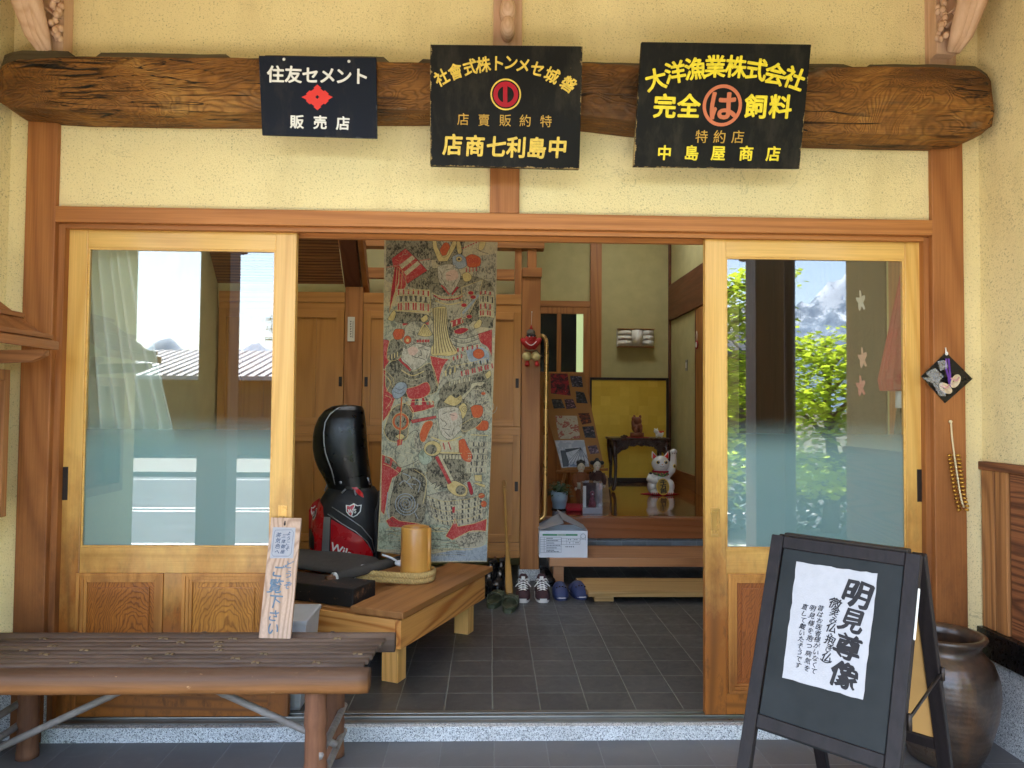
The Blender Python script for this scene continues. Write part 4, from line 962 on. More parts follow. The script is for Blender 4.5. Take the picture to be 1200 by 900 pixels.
for s, x, y0, y1, k in (('ようこそ', 216, 142, 240, 5.6), ('三体御座', 184, 160, 262, 5.2), ('茶気色へ', 148, 152, 262, 6.2)):
    for i, ch in enumerate(s): P.text(m, ch, *zq(x-i*3, y0+(y1-y0)*i/3), k, -3, .005, off=.001, ext=.0003, shear=.15)
m.build('small_lettering', M['blueline'], t)
m = MB(); m.ell(P.hit(*zq(190, 80), .001), (.004, .003, .008), n=10, m=6); m.ell(P.hit(*zq(192, 68), .002), (.0025, .003, .006), n=8, m=6); m.build('peg_hole', M['ink'], t)

# ------------------------------------------------------------ grey bin behind the bench
t = th('plastic_bin', 'light grey plastic bin half hidden behind the bench and door edge', 'bin', (-.80, .22, .05))
M['plast'] = plain('grey_plastic', '#b9bdc0', .4, .06)
m = MB(); bx_ = pt(360, 740, .12).x; m.loft([[(-1.0, .14, .052), (bx_-.03, .14, .052), (bx_-.03, .34, .052), (-1.0, .34, .052)], [(-1.02, .12, .405), (bx_-.006, .12, .405), (bx_-.006, .36, .405), (-1.02, .36, .405)]], 0, False)
m.build('body', M['plast'], t)
m = MB(); m.box(-1.03, bx_, .11, .37, .4055, .425, bev=.006); m.build('lid', M['plast'], t)

# ------------------------------------------------------------ low table with plank top
ta = -.405; to = V((-.395, .385, .05))
t = th('low_table', 'low honey coloured wooden table set at an angle inside the doorway', 'table', to, ta)
Wt, Dt, Ht = 1.05, .94, .31
m = MB(); m.box(-Wt, -.0305, .0, .03, .165, .295, bev=.003); m.build('apron', M['tabX'], t, True)
m = MB(); m.box(-Wt, -.0305, Dt-.03, Dt, .165, .295, bev=.003); m.build('apron', M['tabX'], t, True)
m = MB(); m.box(-.03, 0, .0, Dt, .165, .295, bev=.003); m.build('apron', M['tabY'], t, True)
m = MB(); m.box(-Wt-.001, -Wt+.029, .031, Dt-.031, .165, .295, bev=.003); m.build('apron', M['tabY'], t, True)
for x, y in ((-.032, .032), (-.032, Dt-.155), (-Wt+.03, .032), (-Wt+.03, Dt-.155)): m = MB(); m.box(x-.085, x, y, y+.075, .0, .1648 if False else .29, bev=.003); m.build('leg', M['tabZ'], t, True)
m = MB(); m.box(-Wt+.01, -.01, .01, Dt-.01, .2955, .308); m.build('table_top', M['plank'], t, True)
m = MB(); m.box(-.255, .022, -.02, Dt+.06, .3085, .338, bev=.004); m.build('top_plank', M['plank'], t, True)
TM = Matrix.Translation(to) @ Matrix.Rotation(ta, 4, 'Z')
# black block
t = th('black_block', 'worn black painted wooden block lying on the low table', 'block', TM @ V((-.5, .12, .308)), ta)
m = MB(); m.box(-.38, .215, -.075, .12, .001, .088, bev=.006)
tt = NT('chipped_black'); co = tt.coord(); ch = tt.ramp(tt.noise(co, 11, 7, .8), [(.55, 0.0), (.62, 1.0)]); c = tt.mix(ch, srgb('#1d1a19'), srgb('#6a4a35')); c = tt.mix(tt.ramp(tt.noise(co, 60, 3, .6), [(.74, 0.0), (.76, 1.0)]), c, srgb('#c9c3b6'))
tt.bs(Base_Color=c, Roughness=.55); tt.bump(tt.noise(co, 20, 6), .3, .006)
m.build('block', tt.m, t, True)
# dark cushion slab
M['felt'] = plain('charcoal_felt', '#46423e', .95, .08, scale=20, bump=.25, bscale=300)
cu = th('felt_mat', 'thick charcoal felt mat laid over the black block', 'mat', TM @ V((-.42, .36, .40)))
m = MB(); rings = []
fr, bk = ptz(412, 676, .425), ptz(450, 656, .455); ux = V((-math.cos(ta), -math.sin(ta), 0))
for i in range(17):
    f = i/16; e = min(1, f/.06)**.5; d = ux*(.62*f); lift = .012*math.sin(f*3.0)
    row = []
    for j in range(13):
        g_ = j/12; c_ = fr+(bk-fr)*(.5+(g_-.5)*(.90+.10*e))+d; row.append(V((c_.x, c_.y, c_.z+lift+.020*e*min(1, math.sin(math.pi*g_)*3)**.5)))
    for j in range(12, -1, -1):
        g_ = j/12; c_ = fr+(bk-fr)*(.5+(g_-.5)*(.88+.10*e))+d; row.append(V((c_.x, c_.y, c_.z+lift-.014*e*min(1, math.sin(math.pi*g_)*3)**.5-.002)))
    rings.append(row)
m.loft(rings); m.build('mat', M['felt'], cu)
# striker: black rod with brown end
p0, p1 = pt(385, 679, .73), pt(452, 661, 1.0)
t = th('tied_rod', 'black rod with a brown end tied by white string, beside the mat', 'rod', p0)
m = MB(); m.tube([p0+(p1-p0)*.09, p1+(p1-p0)*.35], .026, 14); m.build('head', M['felt'], t)
m = MB(); m.tube([p0-(p1-p0)*.03, p0+(p1-p0)*.1], .019, 14); m.build('handle', plain('brown_rod', '#6b4630', .5, .2), t)
m = MB(); m.tube([p0+(p1-p0)*.085, p0+(p1-p0)*.11], .0285, 14); m.build('band', M['white'], t)
# bamboo stump and rope
bc = ptz(486, 679, .39); bc.z = .3885
t = th('bamboo_tube', 'thick honey yellow bamboo tube standing on the table plank', 'bamboo tube', bc)
br = .077; bh = pt(486, 617, bc.y).z-bc.z
bt = NT('yellow_bamboo'); f = bt.noise(bt.coord('Object', (1, 1, .02)), 45, 4, .6); c = bt.mix(f, srgb('#e6b45c'), srgb('#cb8c38')); c = bt.mix(bt.ramp(bt.noise(bt.coord(), 3, 5), [(.4, 0.0), (.7, .6)]), c, srgb('#b8743a')); bt.bs(Base_Color=c, Roughness=.32); bt.bump(f, .08, .003)
m = MB(); m.lathe([(br*.98, 0), (br, .01), (br*.985, bh*.5), (br*.97, bh-.004), (br*.94, bh), (br*.80, bh), (br*.78, bh-.02), (br*.76, .03), (0, .02)], bc, 40); m.build('culm', bt.m, t)
m = MB(); m.tube([bc+V((br*.97, -.02, .012)), bc+V((br*.985, -.02, bh*.5)), bc+V((br*.97, -.02, bh-.004))], [.013, .011, .012], 10); m.build('ridge', bt.m, t)
t = th('straw_rope', 'loop of plaited straw rope round the foot of the bamboo tube', 'rope', bc)
rp = plain('straw', '#c2a569', .85, .25, scale=90, bump=.8, bscale=160)
for lay in (0, 1):
    for st in range(3):
        pts = []
        for i in range(160):
            f = i/159; rr_ = br+.022+.004*lay
            if f < .35: a = f/.35; ctr = V((bc.x-.30+.30*a, bc.y-.045-.055*a, 0))
            else: an2 = -1.5708+3.4*(f-.35)/.65; ctr = V((bc.x+math.cos(an2)*rr_, bc.y+math.sin(an2)*rr_, 0))
            w = 2*math.pi*(i/9.0+st/3); pts.append(ctr+V((0, .0085*math.cos(w), bc.z+.016+.026*lay+.0085*math.sin(w)+.006*max(0, 1-f*4))))
        m = MB(); m.tube(pts, .0095, 7); m.build('strand', rp, t)
w0 = V((bc.x-.30, bc.y-.045, bc.z+.03))
m = MB(); q = p0+(p1-p0)*.1
m.tube([q+V((0, -.02, .02)), (q+w0)/2+V((0, 0, .012)), w0], .0045, 6)
m.tube([w0+V((-.01, 0, .02)), w0+V((.03, -.01, .055)), w0+V((.09, .02, .05)), w0+V((.11, .05, .02)), w0+V((.06, .03, .0))], .006, 7)
for k in range(7): m.ell(w0+V((rnd.uniform(-.025, .02), rnd.uniform(-.02, .01), rnd.uniform(-.01, .02))), (.012, .01, .009), n=8, m=6)
m.tube([p1+V((-.02, 0, .05)), p1+V((.03, -.01, .035)), p1+V((.07, -.02, .015))], .006, 7); m.ell(p1+V((.085, -.03, .012)), (.035, .02, .018), n=10, m=7)
m.build('white_cord', plain('white_cord', '#d8dade', .8, .1), t)
# ------------------------------------------------------------ the printed warrior banner (cloth with its print in one mesh)
YB = 1.16
def bwave(x, z): return .010*math.sin(x*7+1.2)*(1.3-.4*z)+.006*math.sin(z*3.1+x*4)+.004*noise.noise(V((x*6, z*3, .5)))
def bfront(x, z, off): return V((x, YB+bwave(x, z)-off, z))
def bq(x, y): p = pt(430+x/4.5, 270+y/4.5, YB); return (p.x, p.z)
LAY = .0006
BM = ['paper', 'grey', 'dark', 'ink', 'red', 'crim', 'gold', 'pale', 'skin', 'pink', 'oran', 'blue', 'green', 'wash']
def print_mat(name, c, ink, amt, sc=1.0):
    t = NT('print_'+name); tc = t.n('TexCoord').outputs['Object']
    n1 = t.noise(t.n('Mapping', Vector=tc, Scale=(1, 1, .55)).outputs[0], 95*sc, 5, .7, .8); n2 = t.noise(t.n('Mapping', Vector=tc, Scale=(1, 1, .25)).outputs[0], 420, 2); n3 = t.noise(t.n('Mapping', Vector=tc, Scale=(.25, 1, 1)).outputs[0], 420, 2)
    lo = t.noise(tc, 14, 4, .6)
    f = t.math('MULTIPLY', t.ramp(t.math('ADD', n1, t.math('MULTIPLY', t.math('SUBTRACT', lo, .5), .5)), [(.48, 0.0), (.58, 1.0)]), amt)
    col = t.mix(f, srgb(c), srgb(ink)); wv = t.math('MULTIPLY', n2, n3)
    col = t.mix(t.ramp(wv, [(.12, .35), (.34, 0.0)]), col, tuple(x*.45 for x in srgb(c)[:3])+(1,)); col = t.mix(t.ramp(wv, [(.3, 0.0), (.5, .22)]), col, srgb('#d8d2b8'))
    t.bs(Base_Color=col, Roughness=.95); t.bump(wv, .3, .002); return t.m
pm_ = [print_mat('paper', '#bfb08c', '#8a8576', .5), print_mat('grey', '#b0a890', '#4a4843', .85), print_mat('dark', '#8e866f', '#1c1b1a', .95), print_mat('ink', '#3d3a36', '#6a675e', .5), print_mat('red', '#aa3434', '#d89080', .35, 1.6), print_mat('crim', '#b0303a', '#6c1e26', .5),
       print_mat('gold', '#cdb77c', '#9a8048', .4), print_mat('pale', '#c2b795', '#857d64', .6), print_mat('skin', '#c2b8a2', '#7e7868', .65), print_mat('pink', '#cfae9a', '#a98a78', .45), print_mat('oran', '#c26038', '#b04826', .5), print_mat('blue', '#9aa3a8', '#66707c', .5), print_mat('green', '#a8b098', '#5e6654', .75), print_mat('wash', '#b0ac92', '#5c625a', .8)]
bi = {k: i for i, k in enumerate(BM)}
bn = MB()
def bp(mat, pts, L=1, out=None, ow=3.2):
    P2 = [bq(*p) for p in pts]
    drape(bn, P2, bfront, L*LAY, bi[mat], .022)
    if out: bl(out, list(pts)+[pts[0]], ow, L+.5)
def bl(mat, pts, w=3, L=3):
    q = []
    for a, b in zip(pts, pts[1:]):
        k = max(1, int(math.hypot(b[0]-a[0], b[1]-a[1])/14)); q += [(a[0]+(b[0]-a[0])*i/k, a[1]+(b[1]-a[1])*i/k) for i in range(k)]
    w = w*.78; q.append(pts[-1]); bn.ribbon([bfront(*bq(*p), L*LAY) for p in q], w/4.5*(YB-CAM.y)/F, (0, -1, 0), bi[mat])
def spl(pts, n=6):
    o = []
    for i in range(len(pts)-1):
        p0, p1, p2, p3 = pts[max(i-1, 0)], pts[i], pts[i+1], pts[min(i+2, len(pts)-1)]
        for k in range(n):
            t_ = k/n; o.append(tuple(.5*((2*b)+(c-a)*t_+(2*a-5*b+4*c-d)*t_*t_+(3*b-a-3*c+d)*t_**3) for a, b, c, d in zip(p0, p1, p2, p3)))
    o.append(pts[-1]); return o
def bc_(mat, pts, L=1, out=None, ow=3.2): bp(mat, spl(list(pts)+[pts[0]], 4)[:-1], L, out, ow)
def ell2(cx, cy, rx, ry, a0=0, a1=6.2832, n=22): return [(cx+rx*math.cos(a0+(a1-a0)*i/n), cy+ry*math.sin(a0+(a1-a0)*i/n)) for i in range(n+(0 if a1-a0 > 6.2 else 1))]
def ticks(xa, ya, xb, yb, h, n, mats, L=3, slant=0, sag=0, duty=.62):
    for i in range(n):
        f0, f1 = (i+.5-duty/2)/n, (i+.5+duty/2)/n; s = lambda f: ya+(yb-ya)*f+sag*math.sin(math.pi*f); X = lambda f: xa+(xb-xa)*f
        pts = [(X(f0), s(f0)), (X(f1), s(f1)), (X(f1)+slant, s(f1)+h), (X(f0)+slant, s(f0)+h)]
        bn.add([bfront(*bq(*p), L*LAY) for p in pts], [(0, 1, 2, 3)], bi[mats[i % len(mats)]])
def band(xa, ya, xb, yb, h, mat, L=2, sag=0, slant=0):
    n = 10; up = [(xa+(xb-xa)*i/n, ya+(yb-ya)*i/n+sag*math.sin(math.pi*i/n)) for i in range(n+1)]; bp(mat, up+[(x+slant, y+h) for x, y in up[::-1]], L)
def spiral(cx, cy, r, turns, mat, w=3, L=4): bl(mat, [(cx+r*(1-.93*i/60)*math.cos(turns*6.28*i/60), cy+r*(1-.93*i/60)*math.sin(turns*6.28*i/60)) for i in range(61)], w, L)
K = 855
cl = MB(); edge = [(92, 18), (240, 21), (390, 24), (540, 28), (690, 34)]
out = [(92, 18), (690, 32), (678, 500), (664, 900), (650, 1300), (632, 1752), (340, 1748), (200, 1712), (55, 1690), (66, 1450), (78, 1100), (84, 700), (90, 300)]
drape(bn, [bq(*p) for p in out], bfront, 0, bi['paper'], .04)
# ground washes
bp('dark', [(100, 30), (340, 34), (330, 150), (200, 180), (104, 190)], .6); bp('dark', [(340, 36), (520, 40), (500, 140), (330, 160)], .6)
bp('grey', [(104, 190), (205, 120), (340, 150), (360, 300), (200, 330), (94, 260)], .5); bp('grey', [(560, 140), (680, 120), (676, 420), (560, 330)], .5); bp('wash', [(92, 400), (200, 400), (200, 560), (90, 590)], .5)
bp('wash', [(86, 600), (330, 600), (640, 560), (660, 900), (650, 1300), (640, 1560), (70, 1540), (80, 900)], .4)
bp('green', [(62, 1540), (636, 1560), (634, 1690), (60, 1680)], .45); bp('blue', [(250, 1720), (634, 1660), (632, 1746), (340, 1742)], .5)
# flag with stripes and its tassel
bl('crim', [(102, 196), (335, 152)], 6, 1); bl('pale', [(102, 196), (335, 152)], 2, 1.4); bl('crim', [(480, 106), (645, 32)], 7, 1); ticks(480, 104, 645, 30, 5, 12, ['pale'], 1.6, 0, 0, .4)
bp('red', [(130, 150), (205, 96), (262, 150), (320, 214), (215, 284), (175, 215), (140, 195)], 1, 'ink', 3); bp('pale', [(170, 186), (240, 134), (256, 150), (186, 206)], 1.8); bp('pale', [(196, 222), (268, 164), (283, 180), (210, 240)], 1.8)
bp('crim', [(148, 190), (172, 200), (165, 280), (140, 350), (118, 440), (128, 320)], 1.2, 'gold', 2); bp('red', [(172, 200), (205, 228), (208, 290), (190, 330), (150, 350), (170, 280)], 1.3, 'gold', 2); bl('gold', [(160, 200), (150, 330)], 3, 2.2); bl('gold', [(188, 215), (180, 320)], 3, 2.2)
bc_('gold', [(590, 70), (612, 40), (628, 60), (612, 100), (590, 102)], 1.2, 'ink', 2); bl('ink', spl([(575, 95), (600, 110), (640, 122)]), 3, 2)
# upper warrior: body first
bc_('dark', [(215, 290), (300, 225), (370, 200), (480, 240), (560, 240), (640, 270), (676, 330), (670, 470), (560, 480), (500, 560), (420, 560), (340, 470), (300, 360)], 1)
bp('grey', [(340, 330), (515, 330), (510, 400), (500, 470), (340, 470)], 1.3); bl('gold', spl([(345, 332), (400, 352), (470, 350), (512, 330)]), 4, 2.4); bl('crim', spl([(352, 344), (400, 366), (470, 362), (505, 346)]), 9, 2.2); bl('gold', spl([(360, 372), (430, 392), (508, 376)]), 6, 2.4)
for i in range(6): bl('gold', ell2(372+26*i, 362+6*math.sin(i), 9, 8), 2, 2.8)
bp('red', [(388, 290), (412, 290), (440, 338), (430, 340)], 2); bp('crim', [(446, 336), (474, 296), (486, 300), (450, 344)], 2)
bp('grey', [(500, 300), (610, 260), (590, 340), (530, 460), (500, 470)], 1.5, 'gold', 3)
for x, y in ((548, 330), (560, 352), (512, 395), (540, 455)): bp('crim', ell2(x, y, 16, 11, n=8), 2.2, 'gold', 2)
bl('blue', [(505, 440), (590, 340)], 16, 2); bl('ink', [(496, 432), (582, 334)], 2, 2.5)
# horns, helmet
bc_('dark', [(380, 110), (400, 48), (440, 44), (476, 90), (486, 170), (370, 180)], 2); bp('grey', [(392, 60), (430, 46), (452, 84), (400, 96)], 2.2)
bp('gold', [(342, 20), (362, 22), (372, 90), (398, 136), (418, 132), (452, 60), (466, 22), (486, 24), (466, 90), (424, 164), (378, 166), (350, 96)], 3, 'ink', 2.5)
bc_('oran', [(384, 104), (410, 66), (436, 78), (432, 128), (398, 142)], 2.8, 'ink', 2); bc_('gold', [(472, 60), (490, 60), (500, 110), (486, 128), (474, 96)], 3, 'ink', 2)
bc_('blue', [(450, 140), (490, 124), (522, 150), (524, 188), (484, 204), (456, 186)], 3, 'ink', 2.5); bp('gold', ell2(486, 152, 16, 14), 3.8, 'ink', 2); bp('ink', ell2(486, 152, 7, 6), 4.4)
bc_('oran', [(520, 142), (548, 126), (578, 132), (600, 150), (594, 186), (552, 196), (528, 184)], 3, 'ink', 2); spiral(548, 158, 16, 2, 'crim', 2.5); spiral(576, 158, 15, 2, 'crim', 2.5); ticks(520, 198, 590, 186, 26, 8, ['red', 'pale'], 3); bc_('gold', [(502, 232), (528, 220), (552, 240), (544, 266), (512, 268)], 3, 'ink', 2.5)
# face
bc_('skin', [(374, 192), (420, 180), (468, 188), (494, 238), (480, 280), (442, 334), (412, 302), (380, 268)], 3, 'ink', 2); bc_('pink', [(416, 226), (450, 208), (476, 218), (480, 252), (446, 266), (420, 262)], 3.6)
for a in (((416, 210), (446, 204)), ((420, 236), (442, 240)), ((390, 250), (410, 276), (420, 300)), ((470, 262), (450, 292)), ((384, 210), (396, 240))): bl('ink', spl(list(a)) if len(a) > 2 else list(a), 3, 4.4)
for i in range(7): bl('grey', spl([(388+14*i, 262+4*(i % 3)), (404+10*i, 290), (424+5*i, 322-3*abs(i-3))]), 2, 4.2)
# shoulder guards
def sode(xa, xb, ya, rows, L=2, slant=0):
    y = ya
    for m2, h, cols in rows: band(xa, y, xb, y+6, h, m2, L, -6, slant*.2); ticks(xa+4, y+4, xb-4, y+10, h-8, int((xb-xa)/13), cols, L+1, 0, -6); bl('gold', [(xa, y+h), ((xa+xb)/2, y+h-2), (xb, y+h+6)], 2.5, L+1.2); y += h
sode(158, 335, 312, [('pale', 34, ['red', 'pale']), ('grey', 36, ['pale', 'ink']), ('pale', 46, ['red', 'red', 'pale'])]); bl('gold', [(200, 320), (330, 316), (340, 430), (240, 430), (130, 420), (128, 396), (160, 330)], 4, 4)
bc_('dark', [(132, 428), (240, 436), (326, 450), (320, 486), (230, 492), (150, 480)], 2, 'ink', 2); bc_('gold', [(108, 470), (140, 424), (154, 440), (138, 478)], 3, 'ink', 2.5); bc_('gold', [(284, 468), (314, 446), (322, 470), (298, 486)], 3, 'ink', 2); bp('red', [(184, 462), (330, 462), (326, 500), (250, 486), (190, 504)], 1.7)
sode(590, 672, 318, [('grey', 26, ['red', 'pale']), ('pale', 40, ['grey', 'ink']), ('grey', 36, ['red', 'pale']), ('pale', 34, ['red', 'red', 'pale'])]); bp('dark', [(580, 460), (668, 464), (664, 516), (600, 510)], 1.8); bc_('gold', [(564, 500), (590, 470), (606, 480), (596, 510), (570, 518)], 3, 'ink', 2.5)
bp('red', [(580, 548), (660, 522), (658, 690), (620, 640), (596, 600)], 1.4, 'ink', 2)
# gold mane
bp('gold', spl([(345, 412), (385, 404), (420, 412), (426, 500), (436, 570), (478, 640), (438, 662), (390, 660), (338, 652), (352, 540), (345, 412)], 4)[:-1], 2.4, 'ink', 2.5)
for i in range(8): bl('ink', spl([(352+9*i, 412), (352+10*i, 500), (352+13*i, 590), (350+17*i, 652-2*i)]), 4.5, 3.6); bl('pale', spl([(357+9*i, 414), (357+10*i, 500), (358+13*i, 590), (358+17*i, 648-2*i)]), 1.6, 3.8)
# lower right of the upper warrior: skirts
bc_('grey', [(440, 560), (500, 500), (570, 520), (600, 590), (640, 620), (655, 700), (560, 760), (450, 790), (380, 830), (400, 720), (460, 640)], 1.6); bp('crim', [(440, 480), (500, 460), (512, 486), (452, 512)], 2.2, 'gold', 2); ticks(442, 486, 505, 464, 22, 5, ['pale', 'red'], 2.9)
bc_('crim', [(460, 528), (500, 514), (536, 522), (500, 546), (466, 544)], 2.6, 'gold', 2)
for y in (556, 580, 602): bl('ink', spl([(450, y), (510, y+16), (590, y-8)]), 3, 2.8); bl('pale', spl([(452, y+6), (510, y+22), (590, y-2)]), 3, 2.6)
ticks(474, 622, 600, 600, 20, 10, ['red', 'pale'], 3); bc_('blue', [(520, 628), (590, 612), (640, 640), (644, 690), (600, 704), (540, 690)], 2.4, 'pale', 3); bc_('oran', [(560, 640), (584, 624), (612, 634), (618, 662), (590, 678), (562, 664)], 3, 'ink', 2)
ticks(452, 668, 505, 652, 20, 5, ['red', 'pale'], 3); ticks(470, 706, 640, 680, 22, 14, ['pale', 'ink', 'grey'], 3, 4); ticks(410, 742, 470, 718, 30, 5, ['gold', 'ink'], 3); ticks(492, 744, 664, 700, 26, 15, ['red', 'pale', 'red'], 3, 4); bl('gold', spl([(440, 720), (540, 700), (640, 672)]), 3, 3.4); ticks(430, 800, 560, 770, 20, 10, ['pale', 'grey'], 3)
bc_('dark', [(420, 800), (520, 776), (640, 740), (656, 800), (640, 900), (520, 930), (400, 900), (380, 850)], 1.8); bc_('gold', [(622, 760), (648, 738), (655, 764), (634, 782)], 3, 'ink', 2)
bc_('pale', [(478, 890), (540, 838), (556, 806), (620, 800), (600, 822), (570, 822), (510, 890)], 3.2, 'ink', 2.5); bp('oran', ell2(614, 860, 12, 8, n=8), 3.2); spiral(600, 852, 34, 2, 'pale', 3, 3)
# red field between
bp('red', [(334, 662), (400, 676), (452, 680), (430, 716), (398, 764), (372, 822), (354, 760)], 1.5, 'gold', 2.5)
bp('red', [(86, 575), (112, 578), (150, 640), (110, 700), (86, 740)], 1.1, 'ink', 2); bp('red', [(86, 730), (140, 780), (150, 880), (120, 960), (82, 1010)], 1.2, 'gold', 3)
for a in (((90, 760), (126, 800), (100, 850)), ((96, 870), (130, 890), (100, 940)), ((110, 780), (145, 840))): bl('gold', spl(list(a)), 3, 2)
# left warrior
bc_('dark', [(98, 716), (160, 680), (240, 744), (330, 700), (364, 770), (366, 850), (240, 880), (110, 850)], 1.6, 'gold', 2.5); bl('gold', spl([(182, 736), (240, 766), (302, 742)]), 6, 2.6); bl('pale', spl([(190, 770), (240, 790), (310, 770)]), 3, 2.6); bl('grey', spl([(190, 800), (260, 815), (330, 790)]), 3, 2.6)
bp('red', [(164, 682), (182, 668), (244, 732), (226, 742)], 2.6, 'ink', 2); bp('pale', [(184, 668), (194, 664), (246, 724), (242, 734)], 2.6)
bc_('skin', [(192, 618), (262, 596), (334, 610), (326, 672), (296, 706), (246, 738), (216, 712), (182, 680)], 2.8, 'ink', 2); bc_('pink', [(214, 626), (246, 612), (272, 632), (252, 658), (224, 654)], 3.4)
for a in (((270, 622), (300, 614)), ((302, 626), (326, 634)), ((236, 660), (262, 672), (276, 664)), ((276, 672), (306, 682)), ((282, 632), (290, 656), (278, 662)), ((320, 650), (312, 676))): bl('ink', spl(list(a)) if len(a) > 2 else list(a), 4, 4.2)
bc_('grey', [(186, 566), (206, 506), (250, 480), (310, 492), (346, 540), (350, 590), (334, 616), (262, 596), (204, 624)], 3.2, 'ink', 2.5); bc_('gold', [(268, 552), (290, 506), (306, 492), (326, 516), (344, 552), (306, 562)], 3.9, 'ink', 2.5)
for i in range(6): bl('ink', [(306, 498), (276+13*i, 552)], 2, 4.4)
bp('oran', ell2(215, 578, 20, 22), 3.9, 'ink', 2.5); bp('gold', ell2(215, 580, 8, 9, n=10), 4.4); ticks(262, 578, 332, 576, 14, 5, ['red'], 4.2, 0, 0, .8)
bc_('oran', [(136, 546), (150, 522), (180, 520), (200, 530), (190, 568), (150, 576)], 3.6, 'ink', 2); spiral(158, 546, 15, 2, 'crim', 2); bc_('dark', [(106, 640), (124, 578), (170, 572), (196, 610), (170, 676), (112, 684)], 2.2, 'gold', 3); ticks(112, 660, 165, 640, 26, 7, ['gold', 'ink'], 3.2)
# his sash and fan
bc_('red', [(204, 836), (260, 822), (318, 800), (334, 850), (290, 884), (224, 886)], 2.6, 'gold', 2.5)
for i in range(7): a = i/6; bp(['pale', 'crim', 'dark'][i % 3], [(226+16*i, 880-2*abs(i-3)), (240+15*i, 880), (232+20*i, 922-1*i), (206+22*i, 922)], 2.2)
bc_('blue', [(130, 846), (164, 802), (206, 808), (210, 846), (176, 882), (142, 884)], 3, 'ink', 2.5); bl('ink', spl([(150, 830), (176, 842), (200, 826)]), 2.5, 3.8); bl('ink', spl([(146, 850), (172, 862), (196, 850)]), 2.5, 3.8)
bp('red', [(206, 905), (352, 900), (356, 930), (300, 950), (240, 962)], 1.9, 'gold', 3)
# gourd shield with spear at the left
bc_('dark', [(100, 1016), (120, 960), (156, 924), (210, 914), (246, 960), (222, 1036), (210, 1096), (160, 1116), (116, 1104), (90, 1060)], 1.9, 'gold', 4); bp('oran', ell2(178, 1008, 44, 46), 2.6, 'gold', 3); bp('dark', ell2(178, 1008, 32, 34), 3); bl('oran', [(184, 880), (178, 1000), (172, 1130)], 9, 3.6); bl('gold', [(188, 880), (182, 1000), (176, 1130)], 2.5, 3.9); bc_('gold', [(150, 1086), (176, 1072), (200, 1086), (178, 1104)], 3.6, 'ink', 2)
bp('red', [(230, 1000), (366, 976), (366, 990), (240, 1018)], 2.6, 'ink', 2); bp('red', [(160, 1104), (190, 1100), (184, 1130), (160, 1136)], 2.6)
bc_('wash', [(150, 1150), (240, 1060), (272, 1070), (250, 1150), (300, 1190), (180, 1250), (152, 1200)], 1.8, 'ink', 3)
for a in (((170, 1180), (210, 1200), (190, 1230)), ((200, 1170), (240, 1180), (230, 1220)), ((245, 1075), (220, 1130), (260, 1160))): bl('pale', spl(list(a)), 5, 2.6)
# centre warrior
bc_('dark', [(330, 1190), (380, 1130), (520, 1130), (540, 1240), (540, 1310), (430, 1360), (320, 1310)], 1.9, 'ink', 2.5)
bc_('grey', [(250, 1080), (300, 1010), (360, 1000), (380, 1100), (330, 1150), (260, 1150)], 2, 'pale', 2.5); bc_('oran', [(278, 1076), (300, 1018), (336, 1004), (348, 1020), (328, 1060), (306, 1112), (284, 1108)], 2.8, 'gold', 2)
bc_('dark', [(360, 950), (390, 880), (450, 862), (516, 890), (560, 960), (540, 1050), (500, 1070), (480, 950), (380, 940)], 2.4); bc_('grey', [(480, 880), (560, 840), (640, 860), (650, 990), (590, 1000), (560, 940)], 1.9, 'pale', 2.5)
bc_('skin', [(376, 946), (400, 934), (460, 930), (492, 950), (502, 1034), (474, 1076), (440, 1104), (398, 1080), (380, 1030)], 3.2, 'ink', 2.5); bc_('pink', [(438, 968), (470, 960), (478, 990), (450, 1004)], 3.8)
for a in (((396, 970), (420, 960)), ((432, 958), (466, 948)), ((436, 970), (462, 976)), ((404, 1000), (420, 1020), (408, 1034)), ((396, 1044), (440, 1052)), ((410, 1060), (440, 1090)), ((460, 1040), (448, 1084)), ((388, 990), (404, 1010))): bl('ink', spl(list(a)) if len(a) > 2 else list(a), 3.5, 4.6)
bc_('gold', [(404, 906), (440, 868), (470, 884), (496, 868), (500, 900), (460, 926)], 3.6, 'ink', 2); bc_('gold', [(484, 930), (510, 910), (530, 940), (510, 990), (490, 980)], 3.2, 'ink', 2); spiral(516, 940, 20, 2, 'ink', 2.5)
bc_('oran', [(546, 934), (570, 920), (606, 926), (612, 960), (596, 986), (562, 986)], 3, 'ink', 2); bc_('oran', [(572, 1040), (604, 1004), (640, 1010), (634, 1052), (590, 1054)], 2.6, 'ink', 2); spiral(640, 930, 46, 2.5, 'pale', 4, 2.6)
bl('gold', spl([(340, 1090), (420, 1112), (500, 1086)]), 8, 3.4); bp('pale', [(384, 1110), (480, 1108), (486, 1170), (388, 1170)], 2.8, 'gold', 3); bl('red', [(402, 1120), (410, 1156)], 7, 3.6); bl('red', [(430, 1116), (442, 1156)], 7, 3.6); bl('gold', [(376, 1172), (500, 1176)], 7, 3.6); ticks(380, 1184, 500, 1186, 20, 7, ['pale'], 3.2)
bc_('oran', [(484, 1110), (512, 1100), (530, 1140), (552, 1180), (546, 1220), (510, 1210), (490, 1170)], 3.2, 'crim', 2.5)
bc_('dark', [(490, 1030), (560, 990), (606, 1000), (570, 1040), (510, 1060)], 2.8, 'gold', 3)
for i in range(5): y = 1112+34*i; band(534-4*i, y, 642-3*i, y+2, 32, 'grey', 2.6); ticks(540-4*i, y+5, 640-3*i, y+7, 20, 11, ['pale', 'pale', 'ink'], 3.2); bl('pale', [(534-4*i, y+30), (642-3*i, y+32)], 3, 3.4)
